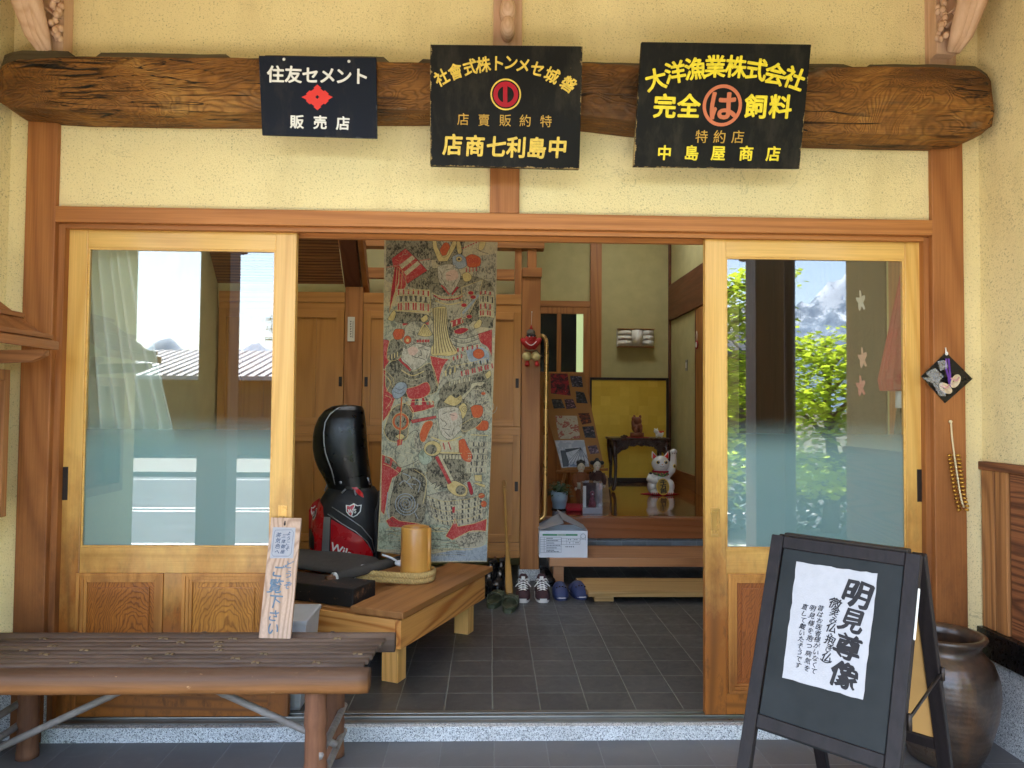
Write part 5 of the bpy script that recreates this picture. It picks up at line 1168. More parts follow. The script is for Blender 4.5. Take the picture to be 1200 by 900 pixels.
bl('gold', [(548, 1078), (640, 1082)], 6, 3.4); bp('gold', [(566, 1290), (606, 1290), (606, 1326), (570, 1322)], 3.2, 'ink', 2.5); bp('gold', [(560, 1334), (580, 1330), (626, 1344), (620, 1358)], 3.2, 'ink', 2)
# baton
bc_('green', [(270, 1180), (300, 1150), (330, 1176), (344, 1210), (310, 1236), (280, 1220)], 2.4, 'ink', 2); bp('gold', ell2(346, 1150, 46, 40), 3.6, 'ink', 2.5); bp('dark', ell2(340, 1154, 30, 26), 4.2); bp('red', [(358, 1196), (374, 1186), (446, 1330), (430, 1340)], 3.8, 'ink', 2); bp('pale', [(374, 1186), (388, 1180), (458, 1322), (446, 1330)], 3.8)
bc_('gold', [(420, 1340), (450, 1320), (490, 1330), (530, 1360), (520, 1400), (470, 1400), (430, 1370)], 3.6, 'ink', 2.5); bp('dark', ell2(494, 1370, 26, 24), 4.2, 'ink', 2); bc_('crim', [(528, 1330), (544, 1328), (560, 1380), (546, 1394)], 3.2, 'ink', 2)
bl('ink', spl([(340, 1340), (370, 1326), (360, 1356), (396, 1336), (384, 1366), (420, 1350)]), 4, 4); bl('pale', spl([(330, 1350), (360, 1336), (352, 1366), (390, 1346)]), 5, 3.6)
# red cloth and rock at lower left
bp('red', [(78, 1182), (130, 1200), (184, 1254), (176, 1284), (134, 1306), (112, 1380), (92, 1500), (74, 1480)], 1.6, 'gold', 3); bl('gold', spl([(84, 1232), (130, 1250), (176, 1284)]), 3, 2.6); bp('dark', [(96, 1190), (124, 1204), (120, 1236), (92, 1222)], 2.2); bp('dark', [(136, 1214), (166, 1238), (150, 1262), (128, 1246)], 2.2)
bc_('dark', [(136, 1370), (160, 1290), (220, 1254), (290, 1268), (312, 1340), (312, 1440), (290, 1540), (200, 1556), (132, 1530), (122, 1450)], 1.9, 'ink', 3); spiral(206, 1440, 64, 4, 'blue', 5, 2.8); spiral(206, 1440, 60, 4, 'ink', 2, 3.2)
bl('gold', spl([(250, 1260), (306, 1300), (312, 1360), (296, 1440)]), 4, 3)
for a in (((190, 1280), (230, 1300), (210, 1330), (260, 1340)), ((170, 1340), (200, 1320), (240, 1360)), ((240, 1300), (280, 1330), (270, 1380)), ((110, 1380), (104, 1460), (120, 1520)), ((250, 1480), (270, 1520))): bl('blue', spl(list(a)), 5, 2.8)
# skirts of the centre warrior
bc_('grey', [(312, 1400), (420, 1376), (520, 1400), (610, 1420), (624, 1500), (560, 1550), (440, 1560), (330, 1500)], 2.2, 'ink', 2.5)
for i, y in enumerate((1404, 1430, 1456, 1482, 1508)): ticks(320+8*i, y, 470, y+20, 18, 14, ['pale', 'pale', 'ink'], 3, 3, 14); ticks(476, y+20, 618-3*i, y-14, 18, 13, ['pale', 'pale', 'ink'], 3, 3, 8); bl('gold' if i % 2 == 0 else 'pale', spl([(316+8*i, y-4), (400, y+24), (470, y+20), (540, y+12), (618-3*i, y-14)]), 3, 3.4)
bp('crim', [(450, 1460), (464, 1456), (462, 1490), (450, 1488)], 3.6); bp('oran', ell2(604, 1400, 18, 14, n=10), 3.2, 'ink', 2); bp('oran', ell2(616, 1444, 16, 18, n=10), 3.2, 'ink', 2)
# red hems, beast, waves
bp('red', [(100, 1530), (136, 1506), (170, 1530), (250, 1540), (330, 1556), (310, 1572), (120, 1562)], 2.4, 'gold', 3); bp('red', [(414, 1612), (446, 1560), (464, 1516), (480, 1562), (560, 1548), (632, 1522), (628, 1588), (540, 1588), (450, 1634)], 2.8, 'gold', 4)
bc_('grey', [(464, 1630), (510, 1604), (566, 1584), (626, 1596), (618, 1660), (550, 1676), (490, 1668)], 2.6, 'pale', 3)
for a in (((500, 1620), (540, 1610), (560, 1632)), ((560, 1610), (596, 1620), (590, 1650)), ((490, 1640), (530, 1656), (570, 1644))): bl('ink', spl(list(a)), 3, 3.6)
bl('dark', spl([(330, 1560), (370, 1580), (400, 1560), (440, 1590), (400, 1604)]), 6, 2.6)
rb = random.Random(21)
for i in range(34):
    y = 1566+118*rb.random(); x = rb.uniform(75, 430); L_ = rb.uniform(60, 200); x2 = min(x+L_, 470 if y < 1640 else 610); bl(['dark', 'ink', 'pale', 'gold', 'grey'][i % 5], spl([(x, y), (x+(x2-x)*.33, y-8*rb.random()), (x+(x2-x)*.66, y+8*rb.random()), (x2, y+4)]), rb.uniform(2, 4), 1.4+.2*(i % 4))
for i in range(26):
    y = 1676+rb.uniform(-10, 46); x = rb.uniform(70, 420); bl(['dark', 'pale', 'grey'][i % 3], spl([(x, y), (x+50, y-5), (x+110, y+4)]), rb.uniform(1.5, 3), 1.3)
# loose brush lines through the grey parts
for i in range(330):
    x, y = rb.uniform(100, 640), rb.uniform(60, 1540); a = rb.uniform(0, 6.28); r0 = rb.uniform(6, 20)
    bl(['ink', 'pale', 'ink', 'gold', 'grey'][i % 5], spl([(x, y), (x+r0*math.cos(a), y+r0*math.sin(a)), (x+2*r0*math.cos(a+.6), y+2*r0*math.sin(a+.6))]), rb.uniform(1.0, 2.2), 1.15 if i % 2 else 2.05)
t = th('warrior_banner', 'tall hanging cloth banner printed with three armoured warriors in red and grey', 'banner', (bq(380, 900)[0], YB, bq(380, 900)[1]))
bn.build('cloth', pm_, t, fix=False)
m = MB(); e0, e1 = bfront(*bq(88, 16), -.002), bfront(*bq(694, 30), -.002); m.tube([e0+V((-.02, 0, .004)), e1+V((.02, 0, .004))], .008, 10); m.build('hanging_rod', M['tabX'], t)
for f in (.03, .97): m = MB(); m.tube([e0+(e1-e0)*f, e0+(e1-e0)*f+V((0, 0, .5))], .002, 5); m.build('hanging_cord', M['white'], t)
# ------------------------------------------------------------ built-in cupboards of the entry
def cab_door(name_parent, x0, x1, z0, z1, hx, hz, Y=2.36, bars=0, label=None):
    st = .055
    d = MB().box(x0+st-.003, x1-st+.003, Y+.008, Y+.015, z0+st-.003, z1-st+.003).build('door', M['cabZ'], name_parent)
    for xs in (x0, x1-st): MB().box(xs, xs+st, Y-.004, Y+.018, z0, z1, bev=.002).build('stile', M['cabZ'], d)
    for za, zc in ((z1-st, z1), (z0, z0+st)): MB().box(x0+st, x1-st, Y-.003, Y+.017, za, zc, bev=.002).build('door_rail', M['cabX'], d)
    for k in range(bars): xb = x0+(x1-x0)*(k+1)/(bars+1); MB().box(xb-.012, xb+.012, Y-.001, Y+.016, z0+st+.001, z1-st-.001, bev=.002).build('muntin', M['cabZ'], d)
    m = MB(); m.box(hx-.012, hx+.012, Y-.007, Y-.003, hz-.035, hz+.035, bev=.002); m.box(hx-.006, hx+.006, Y-.0085, Y-.0065, hz-.022, hz+.022, bev=.001); m.build('handle', M['iron'], d)
    return d
Yc = 2.36
def cupboard(label, xa, xb, doors, base_px=640):
    t = th('shoe_cupboard', label, 'cupboard', ((xa+xb)/2, 2.6, .05))
    zb, zt = fz(654, Yc, 590), fz(347, Yc, 590)
    m = MB(); m.box(xa, xb, Yc+.02, 2.84, zb, zt); m.build('carcass', M['cabZ'], t)
    m = MB(); m.box(xa, xb, Yc-.004, Yc+.019, zb, fz(645, Yc, 590)-.001, bev=.002); m.box(xa, xb, Yc-.002, Yc+.019, fz(645, Yc, 590), fz(636, Yc, 590), bev=.002); m.build('base_rail', M['cabX'], t)
    m = MB(); m.box(xa, xb, Yc-.004, Yc+.019, fz(357, Yc, 590)+.001, fz(345, Yc, 590), bev=.002); m.box(xa, xb, Yc+.004, Yc+.019, fz(364, Yc, 590)-.02, fz(357, Yc, 590)); m.build('top_rail', M['cabX'], t)
    zu0, zu1, zl0, zl1 = fz(500, Yc, 590), fz(364, Yc, 590)-.012, fz(635, Yc, 590), fz(510, Yc, 590)
    m = MB(); m.box(xa, xb, Yc-.001, Yc+.019, zl1+.002, zu0-.002); m.build('middle_rail', M['cabX'], t)
    for x0, x1, hx, b in doors:
        cab_door(t, x0+.002, x1-.002, zu0, zu1, hx, fz(449, Yc, 600), Yc, b); cab_door(t, x0+.002, x1-.002, zl0, zl1, hx, fz(570, Yc, 600), Yc, b)
    return t
xa, xb = fx(424.5, Yc), fx(610.5, Yc); xm = (xa+xb)/2
cupboard('honey wood shoe cupboard behind the hanging warrior banner', xa, xb, [(xa, xm, xa+.028, 0), (xm, xb, xb-.028, 0)])
xb2 = fx(402.5, Yc)
cupboard('tall honey wood cupboard with grooved doors behind the golf bag', -1.98, xb2, [(-1.98, -1.5, -1.53, 2), (-1.5, xb2, xb2-.022, 1)])
# small plate on the inner post
t = th('name_plate', 'small white plate with fine dark characters on the inner post above the golf bag', 'plate', pt(411.5, 386, Yp))
m = MB(); a, b = pt(407.3, 400, Yp-.001), pt(416, 371.5, Yp-.001); m.box(a.x, b.x, Yp-.007, Yp-.001, a.z, b.z, bev=.001); m.build('plate', plain('enamel_plate', '#d9d6c4', .5, .05), t)
m = MB(); P = Plane((0, Yp-.0075, 0), (1, 0, 0), (0, 0, 1))
for i in range(7): P.rect(m, 411, 376.5+2.9*i, 2.0, .5, .0004); P.rect(m, 411+.4*(-1)**i, 377.3+2.9*i, 1.3, .4, .0004); P.rect(m, 411, 377+2.9*i, .45, 1.8, .0005)
P.rect(m, 413.6, 386, .5, 20, .0004); m.build('lettering', M['ink'], t)

# ------------------------------------------------------------ golf bag
Yg = 1.38
gk = (Yg-CAM.y)/F
def gx(px): return pt(px, 560, Yg).x
def gz(py): return pt(405, py, Yg).z
hood = [(474.5, 398, 414), (476, 388, 422), (481, 379, 424.5), (490, 371.5, 426), (500, 367.5, 427), (512, 365.5, 428), (525, 365.5, 429), (538, 368, 430.5), (550, 373, 432), (560, 379, 433.5), (568, 383, 435), (573, 384, 436)]
body = [(571, 385, 438), (577, 381, 442), (586, 375.5, 444), (597, 371, 445.5), (610, 367, 446.5), (630, 365, 447), (660, 365, 446), (735, 368, 444)]
bagY = Yg+.02
class Bag:
    def __init__(s, rows, dep, e=2.3): s.rows = [(gz(y), gx(a), gx(b)) for y, a, b in rows]; s.dep = dep; s.e = e
    def at(s, z):
        rs = s.rows
        for (z0, a0, b0), (z1, a1, b1) in zip(rs, rs[1:]):
            if z0 >= z >= z1: f = (z0-z)/(z0-z1); return a0+(a1-a0)*f, b0+(b1-b0)*f
        r = rs[0] if z > rs[0][0] else rs[-1]; return r[1], r[2]
    def front(s, x, z, off=0):
        a, b = s.at(z); c, w = (a+b)/2, (b-a)/2; q = min(.995, abs((x-c)/w)); return V((x, bagY-s.dep*w*(1-q**s.e)**(1/s.e)-off, z))
    def loft(s, mb, n=40, sub=4):
        rings = []
        zs = []
        for (z0, _, _), (z1, _, _) in zip(s.rows, s.rows[1:]): zs += [z0+(z1-z0)*k/sub for k in range(sub)]
        zs.append(s.rows[-1][0])
        for z in zs:
            a, b = s.at(z); c, w = (a+b)/2, (b-a)/2; r = []
            for k in range(n):
                an_ = 6.28318*k/n; ca, sa = math.cos(an_), math.sin(an_); r.append((c+w*math.copysign(abs(ca)**(2/s.e), ca), bagY+w*s.dep*math.copysign(abs(sa)**(2/s.e), sa), z))
            rings.append(r)
        mb.loft(rings)
M['leather'] = plain('black_vinyl', '#0b0c0e', .32, .3, scale=8, bump=.25, bscale=30)
M['nylon'] = plain('black_nylon', '#131316', .6, .2, bump=.2, bscale=300); M['redv'] = plain('red_vinyl', '#b0101c', .28, .1, coat=.3); M['silver'] = plain('silver_trim', '#9a9ca0', .3, .08, metal=.6)
t = th('golf_bag', 'black and red golf bag with a black hood standing behind the low table', 'golf bag', (gx(406), bagY, .05))
H, G = Bag(hood, .8), Bag(body, .75, 2.6)
m = MB(); H.loft(m); ho = m.build('hood', M['leather'], t)
g = lambda px, py: (gx(px), gz(py))
g8 = zz(8.18, 340, 460)
m = MB(); pl_ = [(540, 122), (470, 150), (400, 205), (358, 285), (350, 380), (356, 480), (372, 570), (400, 650), (430, 730), (450, 820), (460, 872)]
m.tube([H.front(*g(*g8(*p)), .002) for p in pl_], .0035, 7); m.build('piping', M['silver'], ho)
m = MB(); m.ell(H.front(*g(402.7, 563.3), .001), (.011, .006, .011), n=12, m=8); m.build('snap', M['silver'], ho)
m = MB(); drape(m, [g(396, 566), g(393, 558), g(414, 558), g(433, 556), g(435, 569)], H.front, .004); m.build('hood_band', M['leather'], ho)
m = MB(); G.loft(m); m.build('body', M['nylon'], t)
gq = zz(4.5, 340, 460)
q = lambda *pts: [g(*gq(*p)) for p in pts]
m = MB(); drape(m, q((245, 650), (245, 1000), (460, 1000), (455, 820), (400, 740), (320, 690)), G.front, .006); rp_ = m.build('front_pocket', M['redv'], t)
m = MB(); drape(m, q((105, 620), (125, 580), (160, 555), (195, 590), (205, 640), (190, 1000), (110, 1000)), G.front, .007); sp_ = m.build('side_pocket', M['redv'], t)
m = MB(); drape(m, q((110, 712), (135, 715), (155, 745), (158, 810), (110, 800)), G.front, .012); m.build('pouch', M['nylon'], sp_)
m = MB(); drape(m, q((205, 640), (240, 640), (238, 1000), (195, 1000)), G.front, .006); m.build('side_band', M['silver'], t)
for pl2 in (((245, 590), (330, 640), (400, 690), (450, 760), (462, 830)), ((225, 625), (300, 672), (370, 712), (430, 770), (455, 830))):
    m = MB(); m.tube([G.front(*g(*gq(*p)), .006) for p in pl2], .0028, 6); m.build('piping', M['silver'], t)
m = MB(); drape(m, q((340, 492), (365, 490), (398, 520), (405, 545), (380, 530)), G.front, .005); m.build('red_flash', M['redv'], t)
def shield(cx, cy, w, h, par):
    s = lambda pts: [g(*gq(cx+x*w, cy+y*h)) for x, y in pts]
    m = MB(); drape(m, s([(-.5, -.38), (-.25, -.34), (0, -.5), (.25, -.34), (.5, -.38), (.46, .1), (.25, .36), (0, .5), (-.25, .36), (-.46, .1)]), G.front, .008, 0, .006); e = m.build('emblem', M['white'], par)
    m = MB(); drape(m, s([(-.43, -.31), (-.22, -.28), (0, -.40), (.06, -.36), (-.12, .38), (-.23, .30), (-.40, .06)]), G.front, .0095, 0, .006); m.build('red_half', M['redv'], e)
    m = MB(); drape(m, s([(.10, -.35), (.22, -.28), (.43, -.31), (.40, .06), (.22, .30), (0, .43), (-.06, .40)]), G.front, .0095, 0, .006); m.build('black_half', M['ink'], e)
    m = MB()
    for ch, x, k in (('W', -.2, .40), ('S', .2, .40)):
        px, py = gq(cx+x*w, cy+.03*h); c0 = g(px, py); sz = k*h/4.5*gk
        put_text(m, ch, Matrix(), sz, .03, 0, .8, 0, 0, lambda v: G.front(c0[0]+v.x, c0[1]+v.y+.0, .0108))
    m.build('emblem_letters', M['white'], e)
shield(357, 605, 80, 72, t); shield(137, 630, 42, 72, sp_)
m = MB(); px, py = gq(300, 800); c0 = g(px, py)
put_text(m, 'Wilson', Matrix(), 62/4.5*gk, .02, 0, .9, 0, .25, lambda v: G.front(c0[0]+v.x+.035, c0[1]+v.y-v.x*.42-.02, .0085)); m.build('lettering', M['white'], rp_)
m = MB()
for a, b in (((185, 520), (200, 480)), ((428, 480), (418, 440)), ((290, 520), (310, 500)), ((355, 505), (365, 530))): m.tube([G.front(*g(*gq(*a)), .006), G.front(*g(*gq(*b)), .01)], .005, 6)
m.build('buckle', M['silver'], t)
m = MB(); m.tube([G.front(*g(446, 577), -.05)+V((-.01, 0, 0)), G.front(*g(443.5, 600), .02), G.front(*g(444.5, 650), .02), G.front(*g(444, 690), .01)], .012, 8); m.build('strap', M['nylon'], t)

# ------------------------------------------------------------ sconce, handrail and hanging things
t = th('wall_lamp', 'unlit white wall lamp with three curved slatted shades on the back wall', 'lamp', pt(746, 395, 5.6))
z5b = zz(5, 600, 270)
sh = plain('lamp_shade', '#e2ded0', .7, .05)
def lampz(x, y): p = pt(*z5b(x, y), 5.6); return p
for (xa, xb_) in ((625, 705), (765, 835)):
    s = MB(); a, b = lampz(xa, 672), lampz(xb_, 585)
    for k in range(3):
        z0 = a.z+(b.z-a.z)*(k/3+.03); z1 = a.z+(b.z-a.z)*((k+1)/3-.03)
        s.loft([[(a.x+(b.x-a.x)*i/10, 5.7-.06-.06*math.sin(math.pi*i/10), z) for i in range(11)]+[(a.x+(b.x-a.x)*i/10, 5.7-.055-.055*math.sin(math.pi*i/10), z) for i in range(10, -1, -1)] for z in (z0, z1)])
    s.build('shade', sh, t)
s = MB(); a, b = lampz(703, 672), lampz(768, 585); s.loft([[(a.x+(b.x-a.x)*i/10, 5.7-.08-.07*math.sin(math.pi*i/10), z) for i in range(11)]+[(a.x+(b.x-a.x)*i/10, 5.7-.075-.065*math.sin(math.pi*i/10), z) for i in range(10, -1, -1)] for z in (a.z, b.z)]); s.build('shade', sh, t)
s = MB(); a, b = lampz(622, 680), lampz(838, 578); s.box(a.x, b.x, 5.69, 5.712, a.z, b.z, bev=.004); s.build('back_plate', sh, t)
for zr_ in (a.z-.004, b.z-.004): MB().box(a.x, b.x, 5.60, 5.689, zr_, zr_+.008).build('rail', M['inX'], t)

t = th('handrail', 'brass grab rail fixed to the side of the inner post', 'handrail', pt(640.5, 500, 2.42))
Yh = 2.42; m = MB(); hxp = lambda px, py: pt(px, py, Yh)
rad = .016
path = [hxp(632.5, 393.5), hxp(635.5, 393.5), hxp(638, 395), hxp(639.8, 398.5), hxp(640.5, 403)] + [hxp(640.5+(638.5-640.5)*k/6, 403+195*k/6) for k in range(1, 7)] + [hxp(637.8, 603), hxp(636, 606.5), hxp(633.6, 608.3), hxp(631, 608.5)]
m.tube(path, rad, 14); m.build('rail', M['brass'], t)
for p in (path[0], path[-1]): m = MB(); m.tube([p+V((-.006, 0, 0)), p+V((.006, 0, 0))], .022, 16); m.build('flange', M['brass'], t)

# red folk doll
Yt_ = 2.335; zd = zz(10, 600, 350)
D = lambda x, y, o=0: pt(*zd(x, y), Yt_-o)
dk = .1*(Yt_-CAM.y)/F
t = th('hanging_doll', 'red faced hanging folk doll with dark glasses and cream trousers on the inner post', 'doll', D(225, 500))
red = plain('doll_red', '#b3221f', .6, .1); cre = plain('doll_cream', '#cdbd84', .85, .15, scale=30)
m = MB(); m.tube([D(232, 155), D(226, 320, .01)], .0012, 5); m.ell(D(232, 155), .005, n=8, m=6); m.build('string', M['white'], t)
b = MB(); b.ell(D(222, 480, .02), (70*dk, 40*dk, 75*dk)); b.ell(D(220, 550, .02), (70*dk, 38*dk, 45*dk))
for s in (-1, 1): b.tube([D(222+s*40, 545, .02), D(222+s*88, 500, .02), D(222+s*112, 462, .02)], [42*dk, 34*dk, 20*dk], 10)
for x in (178, 294): b.ell(D(x, 772, .03), (30*dk, 34*dk, 26*dk)); b.tube([D(x, 765, .03), D(222+(x-222)*.6, 580, .02)], 18*dk, 8)
remesh(b, .004, 3).build('body', red, t)
m = MB(); m.ell(D(222, 400, .02), (52*dk, 45*dk, 45*dk)); m.build('helmet', plain('doll_grey', '#6b6355', .8, .2), t)
m = MB(); m.tube([D(225, 360, .02), D(226, 312, .02)], [22*dk, 4*dk], 8); m.build('tuft', red, t)
m = MB(); m.ell(D(198, 432, .055), (30*dk, 8*dk, 16*dk)); m.ell(D(252, 432, .055), (30*dk, 8*dk, 16*dk)); m.build('glasses', M['ink'], t)
m = MB(); m.ell(D(204, 443, .060), (9*dk, 5*dk, 8*dk), n=8, m=6); m.ell(D(246, 443, .060), (9*dk, 5*dk, 8*dk), n=8, m=6); m.build('eye', M['white'], t)
m = MB(); m.ell(D(222, 488, .062), (20*dk, 22*dk, 16*dk), n=10, m=8); m.build('nose', red, t)
m = MB(); m.tube([D(157+13*i, 500+46*math.sin(math.pi*i/10), .058) for i in range(11)], 5*dk, 6); m.build('teeth', M['white'], t)
m = MB()
for x in (175, 280): m.ell(D(x, 675, .03), (56*dk, 44*dk, 56*dk), n=14, m=10)
m.build('trousers', cre, t)
m = MB(); m.tube([D(150, 606, .05), D(220, 612, .062), D(295, 606, .05)], 12*dk, 8); m.tube([D(290, 610, .05), D(355, 680, .05)], 6*dk, 6); m.build('belt', plain('doll_belt', '#6c5230', .7, .2), t)

# round ornament and switch on the right side of the hall
p = ptx(816.5, 404, 2.085); t = th('round_charm', 'small round red and white charm hanging on the hall side door', 'charm', p)
m = MB(); m.ell(p, (.008, .045, .045)); m.build('disc', M['cloth_red'], t); m = MB(); m.ell(p-V((.007, 0, 0)), (.004, .03, .03)); m.build('face', M['white'], t)
m = MB(); m.tube([p+V((0, 0, .04)), p+V((0, .02, .10)), p+V((0, 0, .14)), p+V((0, -.02, .10)), p+V((0, 0, .04))], .003, 5); m.build('loop', M['white'], t)
p = ptx(805, 428, 2.155); t = th('light_switch', 'small light switch plate on the hall side wall', 'switch', p)
m = MB(); m.box(p.x-.008, p.x, p.y-.035, p.y+.035, p.z-.06, p.z+.06, bev=.002); m.build('plate', plain('switch_plate', '#8d8a7c', .5, .05), t)
m = MB(); m.box(p.x-.012, p.x-.0085, p.y-.015, p.y+.015, p.z-.03, p.z+.03, bev=.001); m.build('button', M['white'], t)

# ------------------------------------------------------------ things at the porch post
Yo = -.024
t = th('sandal_charm', 'black diamond card with tiny straw sandals and purple ribbon on the right post', 'ornament', pt(1109, 441, Yo))
P = Plane((0, Yo-.004, 0), (1, 0, 0), (0, 0, 1))
m = MB(); dia = [pt(1108, 413, Yo), pt(1139, 444, Yo), pt(1107, 472.5, Yo), pt(1079, 441, Yo)]; m.prism(dia, (0, -.004, 0)); m.build('card', M['black'], t)
z4 = zz(3.914, 1060, 390); sk_ = (Yo-CAM.y)/F/3.914
for cx, cy, rz in ((180, 255, -35), (225, 222, 60)):
    m = MB(); c0 = pt(*z4(cx, cy), Yo-.012)
    for k in range(7):
        f = .25+.11*k; m.tube([c0+V((math.cos(a)*.030*f*math.cos(R(rz))-math.sin(a)*.017*f*math.sin(R(rz)), -.002*k, math.cos(a)*.030*f*math.sin(R(rz))+math.sin(a)*.017*f*math.cos(R(rz)))) for a in [6.2832*i/20 for i in range(21)]], .0028, 6)
    so_ = m.build('straw_sandal', plain('pale_straw', '#d3c0a0', .85, .2, scale=60), t)
    m = MB(); m.tube([c0+V((-.02, -.012, .012)), c0+V((0, -.018, 0)), c0+V((.015, -.012, .016))], .003, 6); m.build('thong', plain('pink_thong', '#dda9a8', .8, .1), so_)
m = MB()
for dx in (-4, 3): m.ribbon([pt(*z4(198+dx*1.6, 118), Yo-.02), pt(*z4(200+dx*2.2, 165), Yo-.024), pt(*z4(206+dx*1.2, 200), Yo-.026), pt(*z4(212+dx, 250), Yo-.024)], .008)
m.build('ribbon', plain('purple_ribbon', '#5b2f8c', .6, .1), t)
m = MB(); m.ell(pt(*z4(193, 95), Yo-.008), (.006, .006, .008), n=8, m=6); m.tube([pt(*z4(188, 68), Yo), pt(*z4(192, 100), Yo-.012)], .003, 6); m.build('hanger', M['white'], t)
tt = NT('cellophane'); tt.bs(Base_Color=(1, 1, 1, 1), Roughness=.12, Alpha=.22); tt.bump(tt.noise(tt.coord(), 40, 3), .9, .02)
m = MB()
for pts in (((95, 185), (140, 160), (180, 200), (150, 235)), ((150, 130), (190, 125), (200, 160), (165, 175)), ((130, 235), (175, 225), (190, 290), (160, 290)), ((80, 205), (130, 205), (140, 235), (110, 225))): m.poly([pt(*z4(*p), Yo-.03-.004*i) for i, p in enumerate(pts)])
m.build('cellophane', tt.m, t)
t = th('bell_string', 'hanging cord of small gold bells on the right post', 'bell string', pt(1113, 494, Yo))
cord = [(213, 410), (217, 470), (228, 560), (240, 640), (252, 720), (262, 770), (272, 800)]
m = MB(); m.tube([pt(*z4(*p), Yo-.012) for p in cord], .0035, 7); m.ell(pt(*z4(211, 408), Yo-.006), (.007, .008, .007), n=10, m=6); m.build('cord', plain('cream_cord', '#dfcda0', .8, .1), t)
gb = plain('gold_bell', '#b98a3a', .28, .15, metal=.8)
for i in range(15):
    f = i/14; y = 560+f*250
    for a, b in zip(cord, cord[1:]):
        if a[1] <= y <= b[1]: x = a[0]+(b[0]-a[0])*(y-a[1])/(b[1]-a[1]); break
    for s in (-1, 1):
        m = MB(); c0 = pt(*z4(x+s*5, y), Yo-.014); e = pt(*z4(x+s*(30-3*f), y+4), Yo-.02); m.tube([c0, c0+(e-c0)*.4, c0+(e-c0)*.8, e], [.002, .0052, .0065, .003], 8); m.build('bell', gb, t)

# notice box with its little roof on the left wing wall
t = th('notice_box', 'reddish wooden notice box with a small slatted roof on the left wing wall', 'notice box', (XL, -.35, 1.1))
nbw = M['post']; wy = wood('canopy_wood', '#ae7444', '#7c4c28', 'Y', 22, 1.6, .55, .3, .3); wx = wood('canopy_wood_x', '#ae7444', '#7c4c28', 'X', 22, 1.6, .55, .3, .3)
y0, y1 = -.62, -.13
e0 = pt(64, 406, y1); ex, ez = e0.x, e0.z; wxx = XL+.003; wz = ez+.20
m = MB(); m.prism([(wxx, y0, wz), (ex, y0, ez), (ex, y0, ez+.014), (wxx, y0, wz+.014)], (0, y1-y0, 0)); m.build('roof', wx, t)
for k in range(3):
    f = .12+.4*k; x = wxx+(ex-wxx)*f; z = wz+(ez-wz)*f; m = MB(); m.box(x-.012, x+.012, y0-.01, y1+.006, z+.012, z+.03, bev=.002); m.build('roof_batten', wy, t)
m = MB(); m.box(ex-.012, ex+.010, y0-.012, y1+.012, ez-.012, ez+.02, bev=.003); m.build('eave_board', wy, t)
for y in (y0+.02, y1-.03): m = MB(); m.prism([(wxx, y, ez-.07), (ex-.07, y, ez-.06), (ex-.02, y, ez-.035), (ex-.02, y, ez-.015), (wxx, y, ez-.02)], (0, .03, 0)); m.build('bracket', wx, t)
bx = pt(7, 480, y1-.02).x
m = MB()
zb0, zb1 = pt(5, 605, y1).z, ez-.09
m.box(XL+.002, XL+.03, y0, y1, zb0, zb1); m.build('back_board', wy, t)
for (ya, yb_, za, zc) in ((y1-.03, y1, zb0, zb1), (y0, y0+.03, zb0, zb1), (y0+.031, y1-.031, zb0, zb0+.04), (y0+.031, y1-.031, zb1-.04, zb1)): m = MB(); m.box(XL+.0305, max(bx, XL+.06), ya, yb_, za, zc, bev=.003); m.build('frame', M['wainZ'], t)

# things just inside the glass
t = th('curtain', 'grey green curtain hanging behind the left glass door', 'curtain', (-1.5, .14, 0))
m = MB(); rows = []
for j in range(25):
    f = j/24; z = 2.42-2.3*f; xr = pt(146, 300, .14).x+(pt(216, 470, .14).x-pt(146, 300, .14).x)*min(1, f*1.75)**1.5; xl = -1.80
    rows.append([(xl+(xr-xl)*i/90,   .14+.030*math.sin(i*.62+.8*math.sin(f*2+i*.05))*(.7+.3*f)+.012*math.sin(i*.23+f*4), z) for i in range(91)])
vs = [p for r_ in rows for p in r_]; fs = [(j*91+i, j*91+i+1, j*91+i+92, j*91+i+91) for j in range(24) for i in range(90)]
m.add(vs, fs, 0, True)
tt = NT('curtain_cloth'); tt.t.nodes.remove(tt.b); mx = tt.n('MixShader', _0=.35, _1=tt.n('BsdfDiffuse', Color=srgb('#dfe8da')), _2=tt.n('BsdfTranslucent', Color=srgb('#dfe8da'))); tt.t.links.new(mx.outputs[0], tt.out.inputs[0])
m.build('cloth', tt.m, t, fix=False)
t = th('closed_umbrella', 'closed red paper umbrella hanging behind the right glass door', 'umbrella', pt(1058, 455, .3))
a, b = pt(1062, 290, .3), pt(1056, 458, .3)
m = MB(); ax = (b-a); n = 40; rings = []
for k in range(14):
    f = k/13; c0 = a+ax*f; r0 = .006+.098*f**1.1 if k < 13 else .085; rings.append([(c0.x+(r0*(1+.06*(i % 2)))*math.cos(6.2832*i/n), c0.y+(r0*(1+.06*(i % 2)))*math.sin(6.2832*i/n)*.8, c0.z) for i in range(n)])
m.loft(rings, 0, False); m.build('canopy', plain('red_umbrella_paper', '#a32626', .7, .2), t)
m = MB(); m.tube([b-ax*.05, b+ax*.12], .022, 10); m.build('grip', M['white'], t); m = MB(); m.tube([b+ax*.12, pt(1046, 560, .3)], .016, 10); m.build('handle', M['dark'], t)
